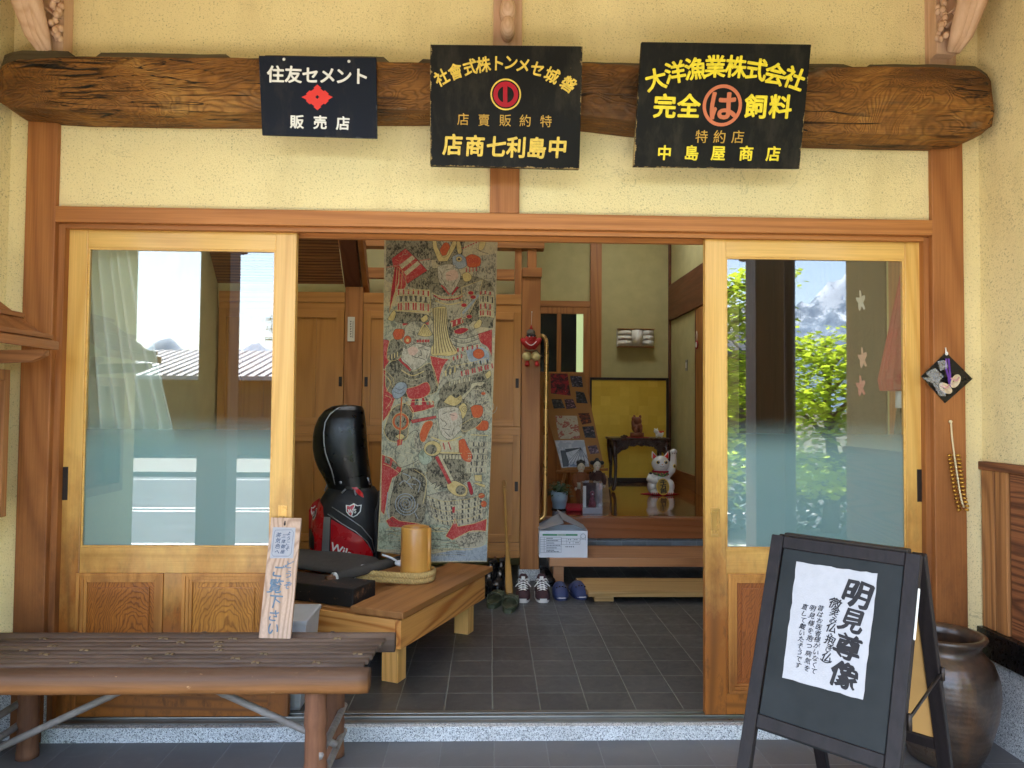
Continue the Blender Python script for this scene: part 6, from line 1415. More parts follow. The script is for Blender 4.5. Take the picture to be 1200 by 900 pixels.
for c_, px, py, lab in (('#a09a8c', 1009, 353, 'white leaf shaped sticker on the right glass door'), ('#a67a68', 1011, 420, 'peach leaf shaped sticker on the right glass door, above the pink one'), ('#9c5850', 1009, 453, 'pink leaf shaped sticker on the right glass door, lowest of three')):
    m = MB(); c0 = pt(px, py, .0545); pl3 = []
    for i in range(20): a_ = 6.2832*i/20+.3; rr2 = (.030 if i % 4 in (0, 1) else .016)+.004*(i % 3); pl3.append(c0+V((math.cos(a_)*rr2*.6, 0, math.sin(a_)*rr2*1.3)))
    m.prism(pl3, (0, .001, 0)); o = m.build('leaf_sticker', plain('sticker', c_, .7, .1), None); tag(o, lab, 'sticker', 'leaf stickers on the right door')
# ------------------------------------------------------------ steps and the raised hall
FZ = .4445
t = th('step_bench', 'brown wooden step in front of the raised hall floor', 'step', (1.2, 2.42, .05))
xa = fx(644, 2.2, 660); m = MB(); m.box(xa, 2.0, 2.2, 2.66, .186, .246, bev=.003); m.build('tread', M['step'], t)
for x in (xa+.03, 1.85):
    for y in (2.225, 2.56): m = MB(); m.box(x, x+.073, y, y+.075, .05, .1855, bev=.002); m.build('leg', M['step'], t)
t = th('low_step', 'pale honey wooden low step board on the tiles before the step', 'step', (1.3, 1.97, .05))
xl = fx(690, 1.78, 700); m = MB(); m.prism([(xl, 1.78, .085), (2.0, 1.78, .085), (2.0, 2.16, .085), (xl-.04, 2.16, .085)], (0, 0, .032)); m.build('tread', M['slat'], t)
for x in (xl+.04, 1.8): m = MB(); m.box(x, x+.125, 1.80, 2.12, .0505, .0845, bev=.002); m.build('foot', M['slat'], t)

# cardboard box
t = th('cardboard_box', 'white printed cardboard box with open top flaps on the wooden step', 'box', (fx(660, 2.21), 2.32, .247))
x0, x1 = pt(632, 640, 2.21).x, pt(688.5, 640, 2.21).x; zt = pt(660, 622, 2.21).z
m = MB(); m.add([(x0, 2.21, .2475), (x1, 2.21, .2475), (x1, 2.47, .2475), (x0, 2.47, .2475), (x0, 2.21, zt), (x1, 2.21, zt), (x1, 2.47, zt), (x0, 2.47, zt)], [(0, 1, 2, 3), (0, 1, 5, 4), (1, 2, 6, 5), (2, 3, 7, 6), (3, 0, 4, 7)])
m.build('carton', plain('white_card', '#e4e8ee', .75, .03), t)
gr = plain('grey_card', '#8d8d90', .8, .08); xm = x0+(x1-x0)*.52
for pts in ([(x0, 2.215, zt), (x0, 2.465, zt), (xm-.01, 2.465, zt+.085), (xm-.005, 2.215, zt+.05)], [(x1, 2.215, zt), (x1, 2.465, zt), (xm-.03, 2.465, zt+.11), (xm-.015, 2.215, zt+.075)]):
    m = MB(); m.prism(pts, (0, 0, .004)); m.build('flap', gr, t)
P = Plane((0, 2.2095, 0), (1, 0, 0), (0, 0, 1)); zb_ = zz(6, 630, 560)
m = MB(); P.rect(m, *zb_(158, 401), 41, 1.9); m.build('green_band', plain('green_print', '#1f8a55', .6, .05), t)
m = MB(); [P.rect(m, *zb_(140+9*i, 401), 1.0, .9, .0008) for i in range(7)]; m.build('band_lettering', M['white'], t)
m = MB(); gl = .28
for y in (417, 433, 449, 466, 484, 500, 524): P.rect(m, *zb_(92, y), 25, gl)
for x in (18, 46, 166): P.rect(m, *zb_(x, 470), gl, 18)
for y in (425, 445, 468): P.rect(m, *zb_(232, y), 22, gl)
for x in (168, 205, 250, 298): P.rect(m, *zb_(x, 447), gl, 7)
for i, y in enumerate((425, 441, 458, 475, 492, 509, 518)):           # fine print, too small to read
    x = 62
    while x < 62+40+(i*37) % 58: w_ = 3+(i*5+x) % 7; P.rect(m, *zb_(x+w_/2, y), w_/6, 1.0, .0006); x += w_+2
for x, y in ((218, 434), (232, 434), (262, 434), (276, 434), (225, 456), (270, 456), (284, 456), (200, 484), (212, 484), (226, 484), (238, 484), (252, 484)): P.rect(m, *zb_(x, y), 1.3, 1.2, .0006)
m.build('print', plain('grey_print', '#6d7480', .7, .05), t)
m = MB(); P.ring(m, *zb_(320, 410), 2.6, 3.0, ext=.0003); P.rect(m, *zb_(320, 432), 6, .3); P.rect(m, *zb_(303, 422), .3, 6); P.rect(m, *zb_(337, 422), .3, 6); m.build('stamp', M['blue'], t)

# ------------------------------------------------------------ footwear
def shoe_outline(L, W, n=28, toe=.5):
    out = []
    for i in range(n):
        a = 6.28318*i/n; y = -math.cos(a)*L/2; w = W/2*(abs(math.sin(a))**.62); f = (y/L+.5); w *= (1.0-.22*f); out.append((math.copysign(w, math.sin(a)), y))
    return out
def upper(L, W, prof, n=20):
    """loft from toe (-y) to heel; prof = (f, width factor, height)"""
    rings = []
    for f, wf, h in prof:
        r = []
        for k in range(n):
            a = 6.28318*k/n; r.append((W/2*wf*math.copysign(abs(math.cos(a))**.75, math.cos(a)), -L/2+L*f, .018+(max(math.sin(a), 0)**.8)*h+min(math.sin(a), 0)*.004))
        rings.append(r)
    return rings
MAT_S = dict(maroon=plain('maroon_canvas', '#3d2429', .85, .12, bump=.3, bscale=300), white=M['white'], sole=plain('white_rubber', '#d4d2cc', .6, .08), navy=plain('navy_foam', '#27345e', .6, .08), olive=plain('olive_foam', '#4c523c', .65, .1), blackl=plain('black_leather', '#141315', .3, .2), insole=plain('insole', '#2a2624', .9, .2))
def shoe(kind, label, cat, px, py, rz, group, L=.27, W=.098):
    p = ptz(px, py, .0505); t = th({'sneaker': 'sneaker', 'clog': 'slipper', 'sandal': 'sandal', 'leather': 'leather_shoe', 'boot': 'ankle_boot'}[kind], label, cat, p, rz, group)
    so_ = shoe_outline(L, W); b = lambda m, n, mt: m.build(n, mt, t, True)
    if kind == 'sneaker':
        m = MB(); m.prism([(x*1.05, y*1.03, 0) for x, y in so_], (0, 0, .026)); b(m, 'sole', MAT_S['sole'])
        m = MB(); m.loft(upper(L, W, [(.01, .55, .012), (.06, .82, .035), (.16, .95, .048), (.3, .97, .062), (.42, .92, .085), (.5, .86, .098), (.62, .80, .085), (.8, .78, .082), (.93, .72, .092), (.99, .5, .08)])); b(m, 'upper', MAT_S['maroon'])
        m = MB(); m.ell((0, .065, .092), (.026, .055, .018)); b(m, 'opening', MAT_S['insole'])
        m = MB(); m.prism([(-.026, -.035, .078), (.026, -.035, .078), (.030, .012, .128), (.018, .02, .145), (-.018, .02, .145), (-.030, .012, .128)], (0, .008, .004)); tg = b(m, 'tongue', MAT_S['maroon'])
        m = MB(); m.add([(-.013, -.002, .118), (.013, -.002, .118), (.013, .012, .139), (-.013, .012, .139)], [(0, 1, 2, 3)]); tp = m; m2 = MB(); m2.box(-.012, .012, -.003, .010, .116, .136); b(m2, 'tongue_tab', MAT_S['white'])
        m = MB()
        for k in range(5):
            y = -.075+.019*k; z = .066+.0105*k
            m.tube([(-.032, y, z-.008), (-.012, y-.006, z+.004), (.012, y+.008, z+.006), (.032, y+.012, z-.006)], .0042, 6); m.tube([(.032, y, z-.008), (.012, y-.006, z+.004), (-.012, y+.008, z+.006), (-.032, y+.012, z-.006)], .0042, 6)
        for s in (-1, 1): m.tube([(0, .0, .115), (s*.03, -.012, .124), (s*.045, -.02, .105), (s*.02, -.012, .11), (s*.05, -.04, .08)], .0035, 6)
        b(m, 'laces', MAT_S['white'])
    elif kind == 'clog':
        m = MB(); m.prism([(x*1.06, y*1.03, 0) for x, y in so_], (0, 0, .014)); m.prism([(x*1.05, y*1.02, .0195) for x, y in so_], (0, 0, .006)); b(m, 'sole', MAT_S['navy'])
        m = MB(); m.prism([(x*1.065, y*1.035, .0142) for x, y in so_], (0, 0, .005)); b(m, 'white_stripe', MAT_S['white'])
        m = MB(); m.loft(upper(L, W*1.04, [(.005, .5, .010), (.05, .82, .035), (.14, .97, .052), (.28, 1, .064), (.42, .98, .074), (.52, .95, .078)])); b(m, 'toe_cap', MAT_S['navy'])
        m = MB(); m.loft(upper(L, W, [(.521, .93, .012), (.7, .84, .02), (.9, .74, .03), (.99, .5, .03)])); b(m, 'heel_cup', MAT_S['navy'])
        m = MB()
        for k in range(8): m.ell((-.03+.02*(k % 4), -.075+.03*(k//4), .083-.012*abs((k % 4)-1.5)/1.5*.9), (.006, .006, .004), n=8, m=6)
        b(m, 'vent_hole', MAT_S['insole'])
    elif kind == 'sandal':                                     # heel (-y here) towards the door
        m = MB(); m.prism([(x*1.06, -y*1.03, 0) for x, y in so_], (0, 0, .024)); b(m, 'sole', MAT_S['olive'])
        m = MB(); m.loft([[(x*.98, -y*.97, .0245) for x, y in so_], [(x*1.02, -y, .032) for x, y in so_], [(x*.9, -y*.92, .032) for x, y in so_], [(x*.86, -y*.9, .0265) for x, y in so_]]); b(m, 'footbed', MAT_S['olive'])
        for y0, y1, h in ((-.01, .035, .062), (.052, .10, .055)):
            m = MB(); rows = []
            for k in range(15):
                a = math.pi*k/14; x = -math.cos(a)*W*.53; z = .012+math.sin(a)**.7*h; rows.append([(x, y0, z), (x, y1, z-.004), (x*.94, y1, z-.008), (x*.94, y0, z-.004)])
            m.loft(rows, 0, False); s_ = b(m, 'strap', MAT_S['olive'])
            m = MB(); m.box(W*.36, W*.49, y0+.008, y1-.012, .045, .058, bev=.002); m.build('buckle', MAT_S['olive'], s_, True)
    else:
        hgt = .075 if kind == 'leather' else .16
        m = MB(); m.prism([(x*1.04, y*1.03, 0) for x, y in so_], (0, 0, .018)); b(m, 'sole', MAT_S['blackl'])
        if kind == 'leather': m = MB(); m.loft(upper(L, W, [(.01, .5, .012), (.07, .8, .036), (.2, .95, .046), (.4, .92, .062), (.52, .84, .074), (.7, .76, .066), (.9, .7, .078), (.99, .45, .07)]))
        else: m = MB(); m.loft(upper(L, W, [(.01, .5, .012), (.07, .8, .036), (.2, .95, .05), (.38, .92, .07), (.48, .84, .11), (.55, .78, .155), (.75, .76, .165), (.93, .72, .17), (.99, .5, .165)]))
        b(m, 'upper', MAT_S['blackl'])
        m = MB(); m.ell((0, .055 if kind == 'leather' else .065, hgt+(.006 if kind == 'leather' else .018)), (.026, .055, .012)); b(m, 'opening', MAT_S['insole'])
        if kind == 'boot': m = MB(); m.box(-.006, .006, .118, .128, .15, .20, bev=.001); b(m, 'pull_tab', plain('tan_tab', '#8a5a36', .7, .1))
    return t
G1, G2, G3 = 'sneakers by the inner post', 'slippers by the step', 'sandals by the cupboard'
shoe('sneaker', 'left maroon sneaker with white laces, nearer the sandals', 'shoe', 613, 700, -.05, G1); shoe('sneaker', 'right maroon sneaker with white laces, nearer the blue slippers', 'shoe', 634.5, 700, .03, G1)
shoe('clog', 'left navy blue slipper with white stripe beside the sneakers', 'slipper', 655.5, 698, .05, G2, .25, .10); shoe('clog', 'right navy blue slipper with white stripe touching the low step', 'slipper', 676.5, 697, .16, G2, .25, .10)
shoe('sandal', 'left olive two strap sandal, nearer the table', 'sandal', 580, 707, -.2, G3, .26, .10); shoe('sandal', 'right olive two strap sandal beside the sneakers', 'sandal', 597.5, 712, -.12, G3, .26, .10)
shoe('leather', 'black leather shoe in the dark beside the low table', 'shoe', 557, 702, -.5, 'black shoes under the cupboard'); shoe('boot', 'black ankle boot with tan tab under the cupboard, beside the leather shoe', 'boot', 573, 690, -.35, 'black shoes under the cupboard'); shoe('boot', 'black ankle boot under the cupboard next to the shoehorn', 'boot', 586, 688, -.3, 'black shoes under the cupboard')
shoe('leather', 'black leather shoe in the dark gap right of the inner post', 'shoe', 640, 682, .2, 'black shoes under the cupboard')
t = th('shoehorn', 'long golden wooden shoehorn leaning on the cupboard door', 'shoehorn', ptz(597, 697, .051))
a, b = ptz(597, 697, .052), pt(591, 570, 2.34)
sh_ = plain('shoehorn_wood', '#b98a45', .35, .15)
m = MB(); L = b-a
rings = []
for f, w, d in ((0, .020, .003), (.03, .026, .004), (.12, .025, .004), (.25, .020, .004), (.4, .012, .006), (.6, .009, .007), (.9, .008, .007), (.97, .012, .007), (1, .010, .006)):
    c0 = a+L*f; rings.append([(c0.x+w*math.cos(k*.7854), c0.y+d*math.sin(k*.7854), c0.z) for k in range(8)])
m.loft(rings); m.build('blade', sh_, t)
m = MB(); m.tube([b+V((.012*math.sin(k*.52), -.012, .02-.025*math.cos(k*.52))) for k in range(13)], .004, 6); m.build('cord_loop', sh_, t)

# ------------------------------------------------------------ on the raised floor
t = th('gold_screen', 'square gold leaf standing screen in a dark frame', 'screen', (pt(737, 562, 5.45).x, 5.45, FZ))
Ys = 5.45; a, b = pt(691, 562, Ys), pt(783.5, 443, Ys); gz0 = FZ+.001
def gold_leaf():
    tt = NT('gold_leaf'); co = tt.n('TexCoord').outputs['Object']; sp = tt.n('SeparateXYZ', Vector=co)
    cell = tt.n('CombineXYZ', X=tt.math('FLOOR', tt.math('MULTIPLY', sp.outputs['X'], 9.0)), Z=tt.math('FLOOR', tt.math('MULTIPLY', sp.outputs['Z'], 9.0))).outputs[0]
    r_ = tt.n('TexWhiteNoise', dict(noise_dimensions='3D'), Vector=cell).outputs['Value']
    lo = tt.noise(co, 3, 6, .7); st = tt.ramp(tt.noise(co, 16, 5, .75), [(.66, 0.0), (.72, .8)])
    c = tt.mix(r_, srgb('#d6b03a'), srgb('#e2bf48')); c = tt.mix(tt.ramp(lo, [(.35, .0), (.75, .5)]), c, srgb('#b8922e')); c = tt.mix(st, c, srgb('#5e4818'))
    tt.bs(Base_Color=c, Roughness=.42, Metallic=.35); tt.bump(lo, .2, .01); return tt.m
m = MB(); m.box(a.x+.02, b.x-.03, Ys, Ys+.02, gz0+.05, b.z-.03); m.build('gold_panel', gold_leaf(), t)
dk_ = plain('dark_lacquer', '#24160e', .35, .2)
for (x0, x1, z0, z1) in ((a.x, a.x+.0195, gz0, b.z), (b.x-.0295, b.x, gz0, b.z), (a.x+.02, b.x-.03, b.z-.0295, b.z), (a.x+.02, b.x-.03, gz0, gz0+.0495)): m = MB(); m.box(x0, x1, Ys-.01, Ys+.03, z0, z1, bev=.003); m.build('frame', dk_, t)

z7 = zz(6.92, 700, 470)
# carved table
Ya, Yz = 4.50, 4.86; tzt = pt(*z7(350, 300), Ya).z
t = th('carved_table', 'dark carved wooden stand with curved legs before the gold screen', 'table', (pt(*z7(355, 500), Ya).x, 4.68, FZ))
x0, x1 = pt(*z7(113, 400), Ya).x, pt(*z7(597, 400), Ya).x
m = MB(); m.box(x0, x1, Ya-.02, Yz+.02, tzt-.025, tzt, bev=.005); m.build('top', M['carv'] if 'carv' in M else plain('rosewood', '#3a1d12', .3, .2, coat=.3), t)
rose = bpy.data.materials['rosewood']
for x in (x0+.04, x1-.04):
    for y in (Ya+.03, Yz-.03):
        s = 1 if x > (x0+x1)/2 else -1; m = MB()
        m.tube([(x, y, tzt-.026), (x, y, tzt-.12), (x-s*.012, y, tzt-.3), (x-s*.006, y, FZ+.08), (x+s*.014, y-.01, FZ+.025), (x+s*.022, y-.016, FZ+.014)], [.034, .030, .017, .016, .021, .013], 10); m.build('leg', rose, t)
rnd = random.Random(5)
m = MB(); nn = 40; up, lo = [], []
for i in range(nn+1):
    f = i/nn; x = x0+.05+(x1-x0-.10)*f; e = abs(f-.5)*2; d = .055+.085*max(0, (e-.45)/.55)**.8+.008*math.sin(f*40); up.append((x, Ya+.005, tzt-.026)); lo.append((x, Ya+.005, tzt-.026-d))
m.prism(up+lo[::-1], (0, .014, 0))
for i in range(60):
    f = rnd.random(); e = abs(f-.5)*2; d = .05+.08*max(0, (e-.45)/.55)**.8; c0 = V((x0+.06+(x1-x0-.12)*f, Ya, tzt-.03-rnd.random()*d)); m.tube([c0+V((.012*math.cos(k*.8)*(1-k*.08), 0, .012*math.sin(k*.8)*(1-k*.08))) for k in range(9)], .004, 5)
m.build('apron', rose, t)
m = MB(); m.box(x0+.03, x0+.045, Ya+.06, Yz-.06, tzt-.12, tzt-.026); m.build('side_apron', rose, t)
# cat statue, cloth, small cat
def kz(Y): return (Y-CAM.y)/F/6.92
def on_table(x, y, Y): p = pt(*z7(x, y), Y); p.z = tzt; return p
c0 = on_table(322, 300, 4.62); t = th('red_cloth', 'folded red cloth under the carved cat statue', 'cloth', c0)
m = MB(); m.prism([c0+V((-.13, 0, .001)), c0+V((0, -.12, .001)), c0+V((.13, 0, .001)), c0+V((0, .12, .001))], (0, 0, .006)); m.build('cloth', M['cloth_red'], t)
k = kz(4.62); base = c0+V((0, 0, .0075))
def neko(mb, base, k, arm_side=-1, o=0):
    E_ = lambda x, y, z, a, b_, c_, **kw: mb.ell(base+V((x*k, y*k, z*k)), (a*k, b_*k, c_*k), **kw)
    return E_
t = th('cat_statue', 'reddish brown carved beckoning cat statue on the carved stand', 'statue', base)
m = MB(); E_ = neko(m, base, k)
m.tube([base, base+V((0, 0, 34*k))], 56*k, 20); m.build('plinth', plain('brown_wood_carving', '#7c4325', .5, .15, bump=.3, bscale=60), t)
bw = bpy.data.materials['brown_wood_carving']
m = MB(); E_ = neko(m, base, k); E_(0, 0, 78, 46, 40, 48); E_(0, -12, 128, 36, 34, 34); E_(-24, -6, 162, 12, 8, 18); E_(24, -6, 162, 12, 8, 18); E_(-36, -16, 112, 15, 15, 42); E_(-36, -20, 150, 14, 14, 14); E_(24, -32, 58, 14, 16, 30); E_(-16, -34, 50, 14, 16, 24); E_(18, -42, 92, 18, 8, 16)
remesh(m, .0045, 2).build('body', bw, t)
c0 = on_table(497, 300, 4.66); k = kz(4.66); t = th('cat_figurine', 'small white and orange cat figurine at the right end of the carved stand', 'figurine', c0)
m = MB(); E_ = neko(m, c0, k); E_(6, 0, 30, 34, 20, 24); E_(-22, -6, 52, 20, 17, 18); E_(-34, -6, 70, 6, 4, 9); E_(-12, -6, 70, 6, 4, 9); E_(36, 0, 42, 8, 8, 18); E_(-18, -10, 12, 8, 8, 14); E_(24, -10, 12, 8, 8, 14)
remesh(m, .004, 2).build('body', plain('porcelain', '#d6d3ca', .25, .04), t)
m = MB(); E_ = neko(m, c0, k); E_(14, -8, 46, 16, 14, 10); E_(36, 0, 48, 9, 9, 10); m.build('patch', M['orange'], t)
c0 = on_table(216, 300, 4.60); k = kz(4.6); t = th('small_carving', 'tiny dark carving at the left end of the carved stand', 'carving', c0)
m = MB(); E_ = neko(m, c0, k); E_(-10, 0, 8, 20, 12, 9); E_(14, 0, 10, 18, 10, 10); E_(0, 0, 18, 8, 8, 6); m.build('carving', rose, t)

# big lucky cat
Yk = 4.32; c0 = pt(*z7(508, 758), Yk); k = kz(Yk); c0.z = FZ
t = th('red_mat', 'red square cloth under the big white lucky cat', 'mat', c0)
m = MB(); m.prism([c0+V((-160*k, 0, .001)), c0+V((0, -.16, .001)), c0+V((160*k, 0, .001)), c0+V((0, .16, .001))], (0, 0, .004)); m.build('cloth', M['cloth_red'], t)
base = c0+V((0, 0, .0055)); t = th('lucky_cat', 'big white porcelain lucky cat with raised paw and gold coin', 'lucky cat', base)
m = MB(); E_ = neko(m, base, k)
E_(0, 10, 92, 92, 82, 92); E_(0, 0, 160, 60, 56, 50); E_(2, -6, 242, 74, 62, 66); E_(-70, -30, 62, 42, 52, 60); E_(70, -30, 62, 42, 52, 60); E_(-58, -66, 18, 36, 34, 20); E_(64, -66, 18, 36, 34, 20)
for s in (-1, 1): m.loft([[base+V(((s*42+30*math.cos(a))*k, (-4+12*math.sin(a))*k, 285*k)) for a in [6.2832*i/10 for i in range(10)]], [base+V(((s*55+16*math.cos(a))*k, (-4+8*math.sin(a))*k, 318*k)) for a in [6.2832*i/10 for i in range(10)]], [base+V(((s*66+3*math.cos(a))*k, (-4+2*math.sin(a))*k, 346*k)) for a in [6.2832*i/10 for i in range(10)]]])
m.tube([base+V((x*k, y*k, z*k)) for x, y, z in ((62, 0, 150), (92, -14, 190), (104, -22, 250), (104, -26, 310), (102, -28, 335))], [30*k, 32*k, 28*k, 24*k, 26*k], 14); E_(103, -30, 340, 31, 28, 26)
m.tube([base+V((x*k, y*k, z*k)) for x, y, z in ((-72, -10, 150), (-92, -40, 120), (-66, -70, 110), (-34, -84, 118))], [28*k, 30*k, 27*k, 24*k], 12)
bodyc = remesh(m, .0052, 4); bodyc.build('body', plain('white_porcelain', '#dcdad4', .18, .03, coat=.4), t)
def face(x, y, z, r, mat, name, sq=.4): m = MB(); m.ell(base+V((x*k, y*k, z*k)), (r[0]*k, sq*r[0]*k, r[1]*k), n=14, m=8); return m.build(name, mat, t)
for s in (-1, 1):
    m = MB(); m.loft([[base+V(((s*47+18*math.cos(a))*k, -19*k, (292+12*math.sin(a))*k)) for a in [6.2832*i/10 for i in range(10)]], [base+V(((s*56+7*math.cos(a))*k, -15*k, (316+5*math.sin(a))*k)) for a in [6.2832*i/10 for i in range(10)]], [base+V(((s*63+1*math.cos(a))*k, -9*k, (333+1*math.sin(a))*k)) for a in [6.2832*i/10 for i in range(10)]]]); m.build('inner_ear', M['redpaint'], t)
    face(2+s*31, -60, 257, (16, 15), M['gold'], 'eye'); face(2+s*31, -65, 257, (11, 12), M['ink'], 'pupil'); face(2+s*28, -70, 262, (3, 3), M['white'], 'eye_glint')
face(2, -68, 240, (5, 4), M['salmon'], 'nose')
m = MB(); m.tube([base+V(((-14+4*i)*k, -66.5*k, (226-6*math.sin(math.pi*i/8))*k)) for i in range(9)], 1.6*k, 5); m.build('mouth', M['ink'], t)
m = MB(); m.tube([base+V((62*math.cos(a)*k+2*k, (-4+58*math.sin(a))*k, (180-4*math.sin(a)*0)*k)) for a in [6.2832*i/28 for i in range(29)]], 8*k, 8); m.build('collar', M['cloth_red'], t)
m = MB(); rows = []
for i in range(17):
    a = math.pi+math.pi*i/16; rows.append([base+V(((2+64*math.cos(a))*k, (-4+62*math.sin(a))*k, 176*k)), base+V(((2+70*math.cos(a))*k, (-6+74*math.sin(a))*k, (140+18*abs(math.cos(a)))*k))])
m.add([p for r_ in rows for p in r_], [(2*i, 2*i+1, 2*i+3, 2*i+2) for i in range(16)], 0, True)
tt = NT('bib'); v_ = tt.n('TexVoronoi', Vector=tt.coord(), Scale=90).outputs['Color']; g_ = tt.n('SeparateColor', Color=v_).outputs[0]; tt.bs(Base_Color=tt.ramp(g_, [(.3, srgb('#2d5f3a')), (.5, srgb('#4a8a55')), (.62, srgb('#c09a3a')), (.8, srgb('#8a2f4a'))]), Roughness=.7); m.build('bib', tt.m, t)
m = MB(); T = Matrix.Translation(base+V((0*k, -98*k, 66*k))) @ Matrix.Rotation(R(-8), 4, 'X')
m.lathe([(0, -.006), (1, -.006), (1, .006), (0, .006)], (0, 0, 0), 36, M=T @ Matrix.Rotation(R(90), 4, 'X') @ Matrix.Diagonal((52*k, 66*k, 1, 1)), sm=False); co_ = m.build('coin', M['gold'], t)
m = MB(); m.lathe([(0, -.0008), (1, -.0008), (1, .0008), (0, .0008)], (0, 0, 0), 36, M=T @ Matrix.Translation((0, -.0068, 0)) @ Matrix.Rotation(R(90), 4, 'X') @ Matrix.Diagonal((46*k, 60*k, 1, 1)), sm=False); m.build('coin_face', plain('coin_gold', '#a5852f', .4, .15), co_)
m = MB()
for i, ch in enumerate('千万両'): put_text(m, ch, T @ Matrix.Translation((.004, -.0082, (34-34*i)*k)) @ Matrix.Rotation(R(90), 4, 'X') @ Matrix.Rotation(R(8), 4, 'Z'), 42*k, .035, .001, 1.25)
m.build('coin_lettering', M['ink'], co_)
m = MB()
for x0_ in (-58, 64):
    for j in (-1.5, -.5, .5, 1.5): m.ell(base+V(((x0_+j*15)*k, -96*k, 12*k)), (4.5*k, 6*k, 8*k), n=8, m=6)
m.build('claw', M['redpaint'], t)
m = MB()
for j in (-1, 0, 1): m.ell(base+V(((103+j*14)*k, -56*k, 330*k)), (3*k, 3*k, 7*k), n=6, m=5)
m.build('paw_line', M['ink'], t)
face(106, -49, 226, (12, 16), M['gold'], 'gold_spot', .3); face(106, -51, 226, (7, 11), M['ink'], 'black_spot', .4); face(-86, -44, 168, (13, 9), M['ink'], 'black_patch')

# photo board on its easel
def blotch(name, cols, scale, seed):
    tt = NT(name); co = tt.n('Mapping', Vector=tt.n('TexCoord').outputs['Generated'], Location=(seed*3.3, 0, seed*1.7)).outputs[0]
    n1 = tt.noise(co, scale, 4, .6, .6); st = [(.30+.42*i/(len(cols)-1), srgb(c)) for i, c in enumerate(cols)]; c = tt.ramp(n1, st)
    tt.t.nodes[c.node.name].color_ramp.interpolation = 'CONSTANT'; tt.bs(Base_Color=c, Roughness=.3); return tt.m
Yq = 3.75; t = th('photo_board', 'tilted brown display board covered with photographs on an easel', 'display board', (pt(680, 600, Yq).x, Yq, FZ))
lean = lambda px, py: pt(px, py, Yq+.0018*(550-py))
bd = [lean(628, 437), lean(684.5, 438), lean(708, 547.5), lean(658, 550.5)]
P = Plane(bd[3], bd[2]-bd[3], bd[0]-bd[3]); bd = [P.hit(*p) for p in ((628, 437), (684.5, 438), (708, 547.5), (658, 550.5))]
m = MB(); m.prism(bd, -P.n*.02); m.build('board', plain('kraft_board', '#a5743f', .8, .06), t)
zA, zB = zz(9, 640, 420), zz(9, 640, 520)
ph = [(zA, [(45, 160), (225, 160), (260, 395), (50, 370)], ['#1a1214', '#5a1420', '#a5222e', '#7a2028', '#d8c8c0'], 4.5), (zA, [(250, 185), (375, 190), (390, 305), (275, 300)], ['#15151c', '#3c3a48', '#8a8490', '#b8b0ae'], 5), (zA, [(310, 345), (400, 360), (440, 475), (320, 470)], ['#141418', '#333', '#5a5560', '#b0a8a4'], 5),
      (zA, [(55, 430), (160, 430), (200, 525), (80, 530)], ['#101014', '#2a2830', '#6a6a60', '#a0a090'], 5), (zA, [(190, 430), (285, 430), (320, 525), (215, 535)], ['#1a1418', '#4a3440', '#9a7080', '#b8a8a8'], 5), (zA, [(95, 605), (325, 605), (360, 845), (135, 850)], ['#b8a890', '#c2b49a', '#a85a48', '#b8a58a', '#c8bca0'], 3.5),
      (zA, [(335, 580), (455, 575), (480, 680), (380, 700)], ['#1c1210', '#5a2a14', '#a8501c', '#8a8490'], 5), (zA, [(380, 720), (500, 715), (525, 840), (410, 835)], ['#101218', '#2a2c38', '#7a6a70', '#1c1c24'], 5), (zB, [(90, -35), (400, -40), (455, 240), (165, 252)], ['#6b7f9a', '#a9adb8', '#c5c6cb', '#b2b4ba', '#8d97a8'], 1.6), (zB, [(435, 25), (530, 15), (560, 100), (465, 110)], ['#1a1218', '#5a4050', '#b098a0', '#3a2028'], 5)]
for i, (zf, q4, cols, s) in enumerate(ph):
    cols = [c if len(c) == 7 else '#333333' for c in cols]; m = MB(); P.poly(m, [zf(*p) for p in q4], .001, 0, .0008); pm = m.build('photograph', blotch('print_%d' % i, cols, s, i), t)
    if i == 8:
        m = MB(); cx, cy = 365, 45
        for a in range(7): x2, y2 = 190+45*a, 235-6*a; P.poly(m, [zB(cx-2, cy), zB(cx+2, cy), zB(x2+3, y2), zB(x2-3, y2)], .0024)
        P.poly(m, [zB(150, 70), (zB(200, 70)), zB(240, 190), zB(235, 240), zB(178, 245)], .0024); P.poly(m, [zB(200, 55), zB(365, 40), zB(368, 48), zB(205, 95)], .0024); m.build('umbrella_picture', plain('print_dark', '#30323a', .4, .1), pm)
m = MB(); pl_ = lambda px, py, dy=.03: lean(px, py)+V((0, dy, 0))
for a, b in (((663, 552), (655, 592)), ((700, 549), (712, 596))): e = pt(*b, Yq-.05); e.z = FZ+.001; m.tube([pl_(*a), e], .014, 8)
e = pl_(672, 440, .35); e.z = FZ+.001; m.tube([pl_(668, 445, .03), e], .014, 8); m.build('easel_leg', M['inZ'], t)
m = MB(); m.tube([pl_(652, 553, -.01), pl_(712, 550, -.01)], .014, 8); m.build('easel_ledge', M['inX'], t)

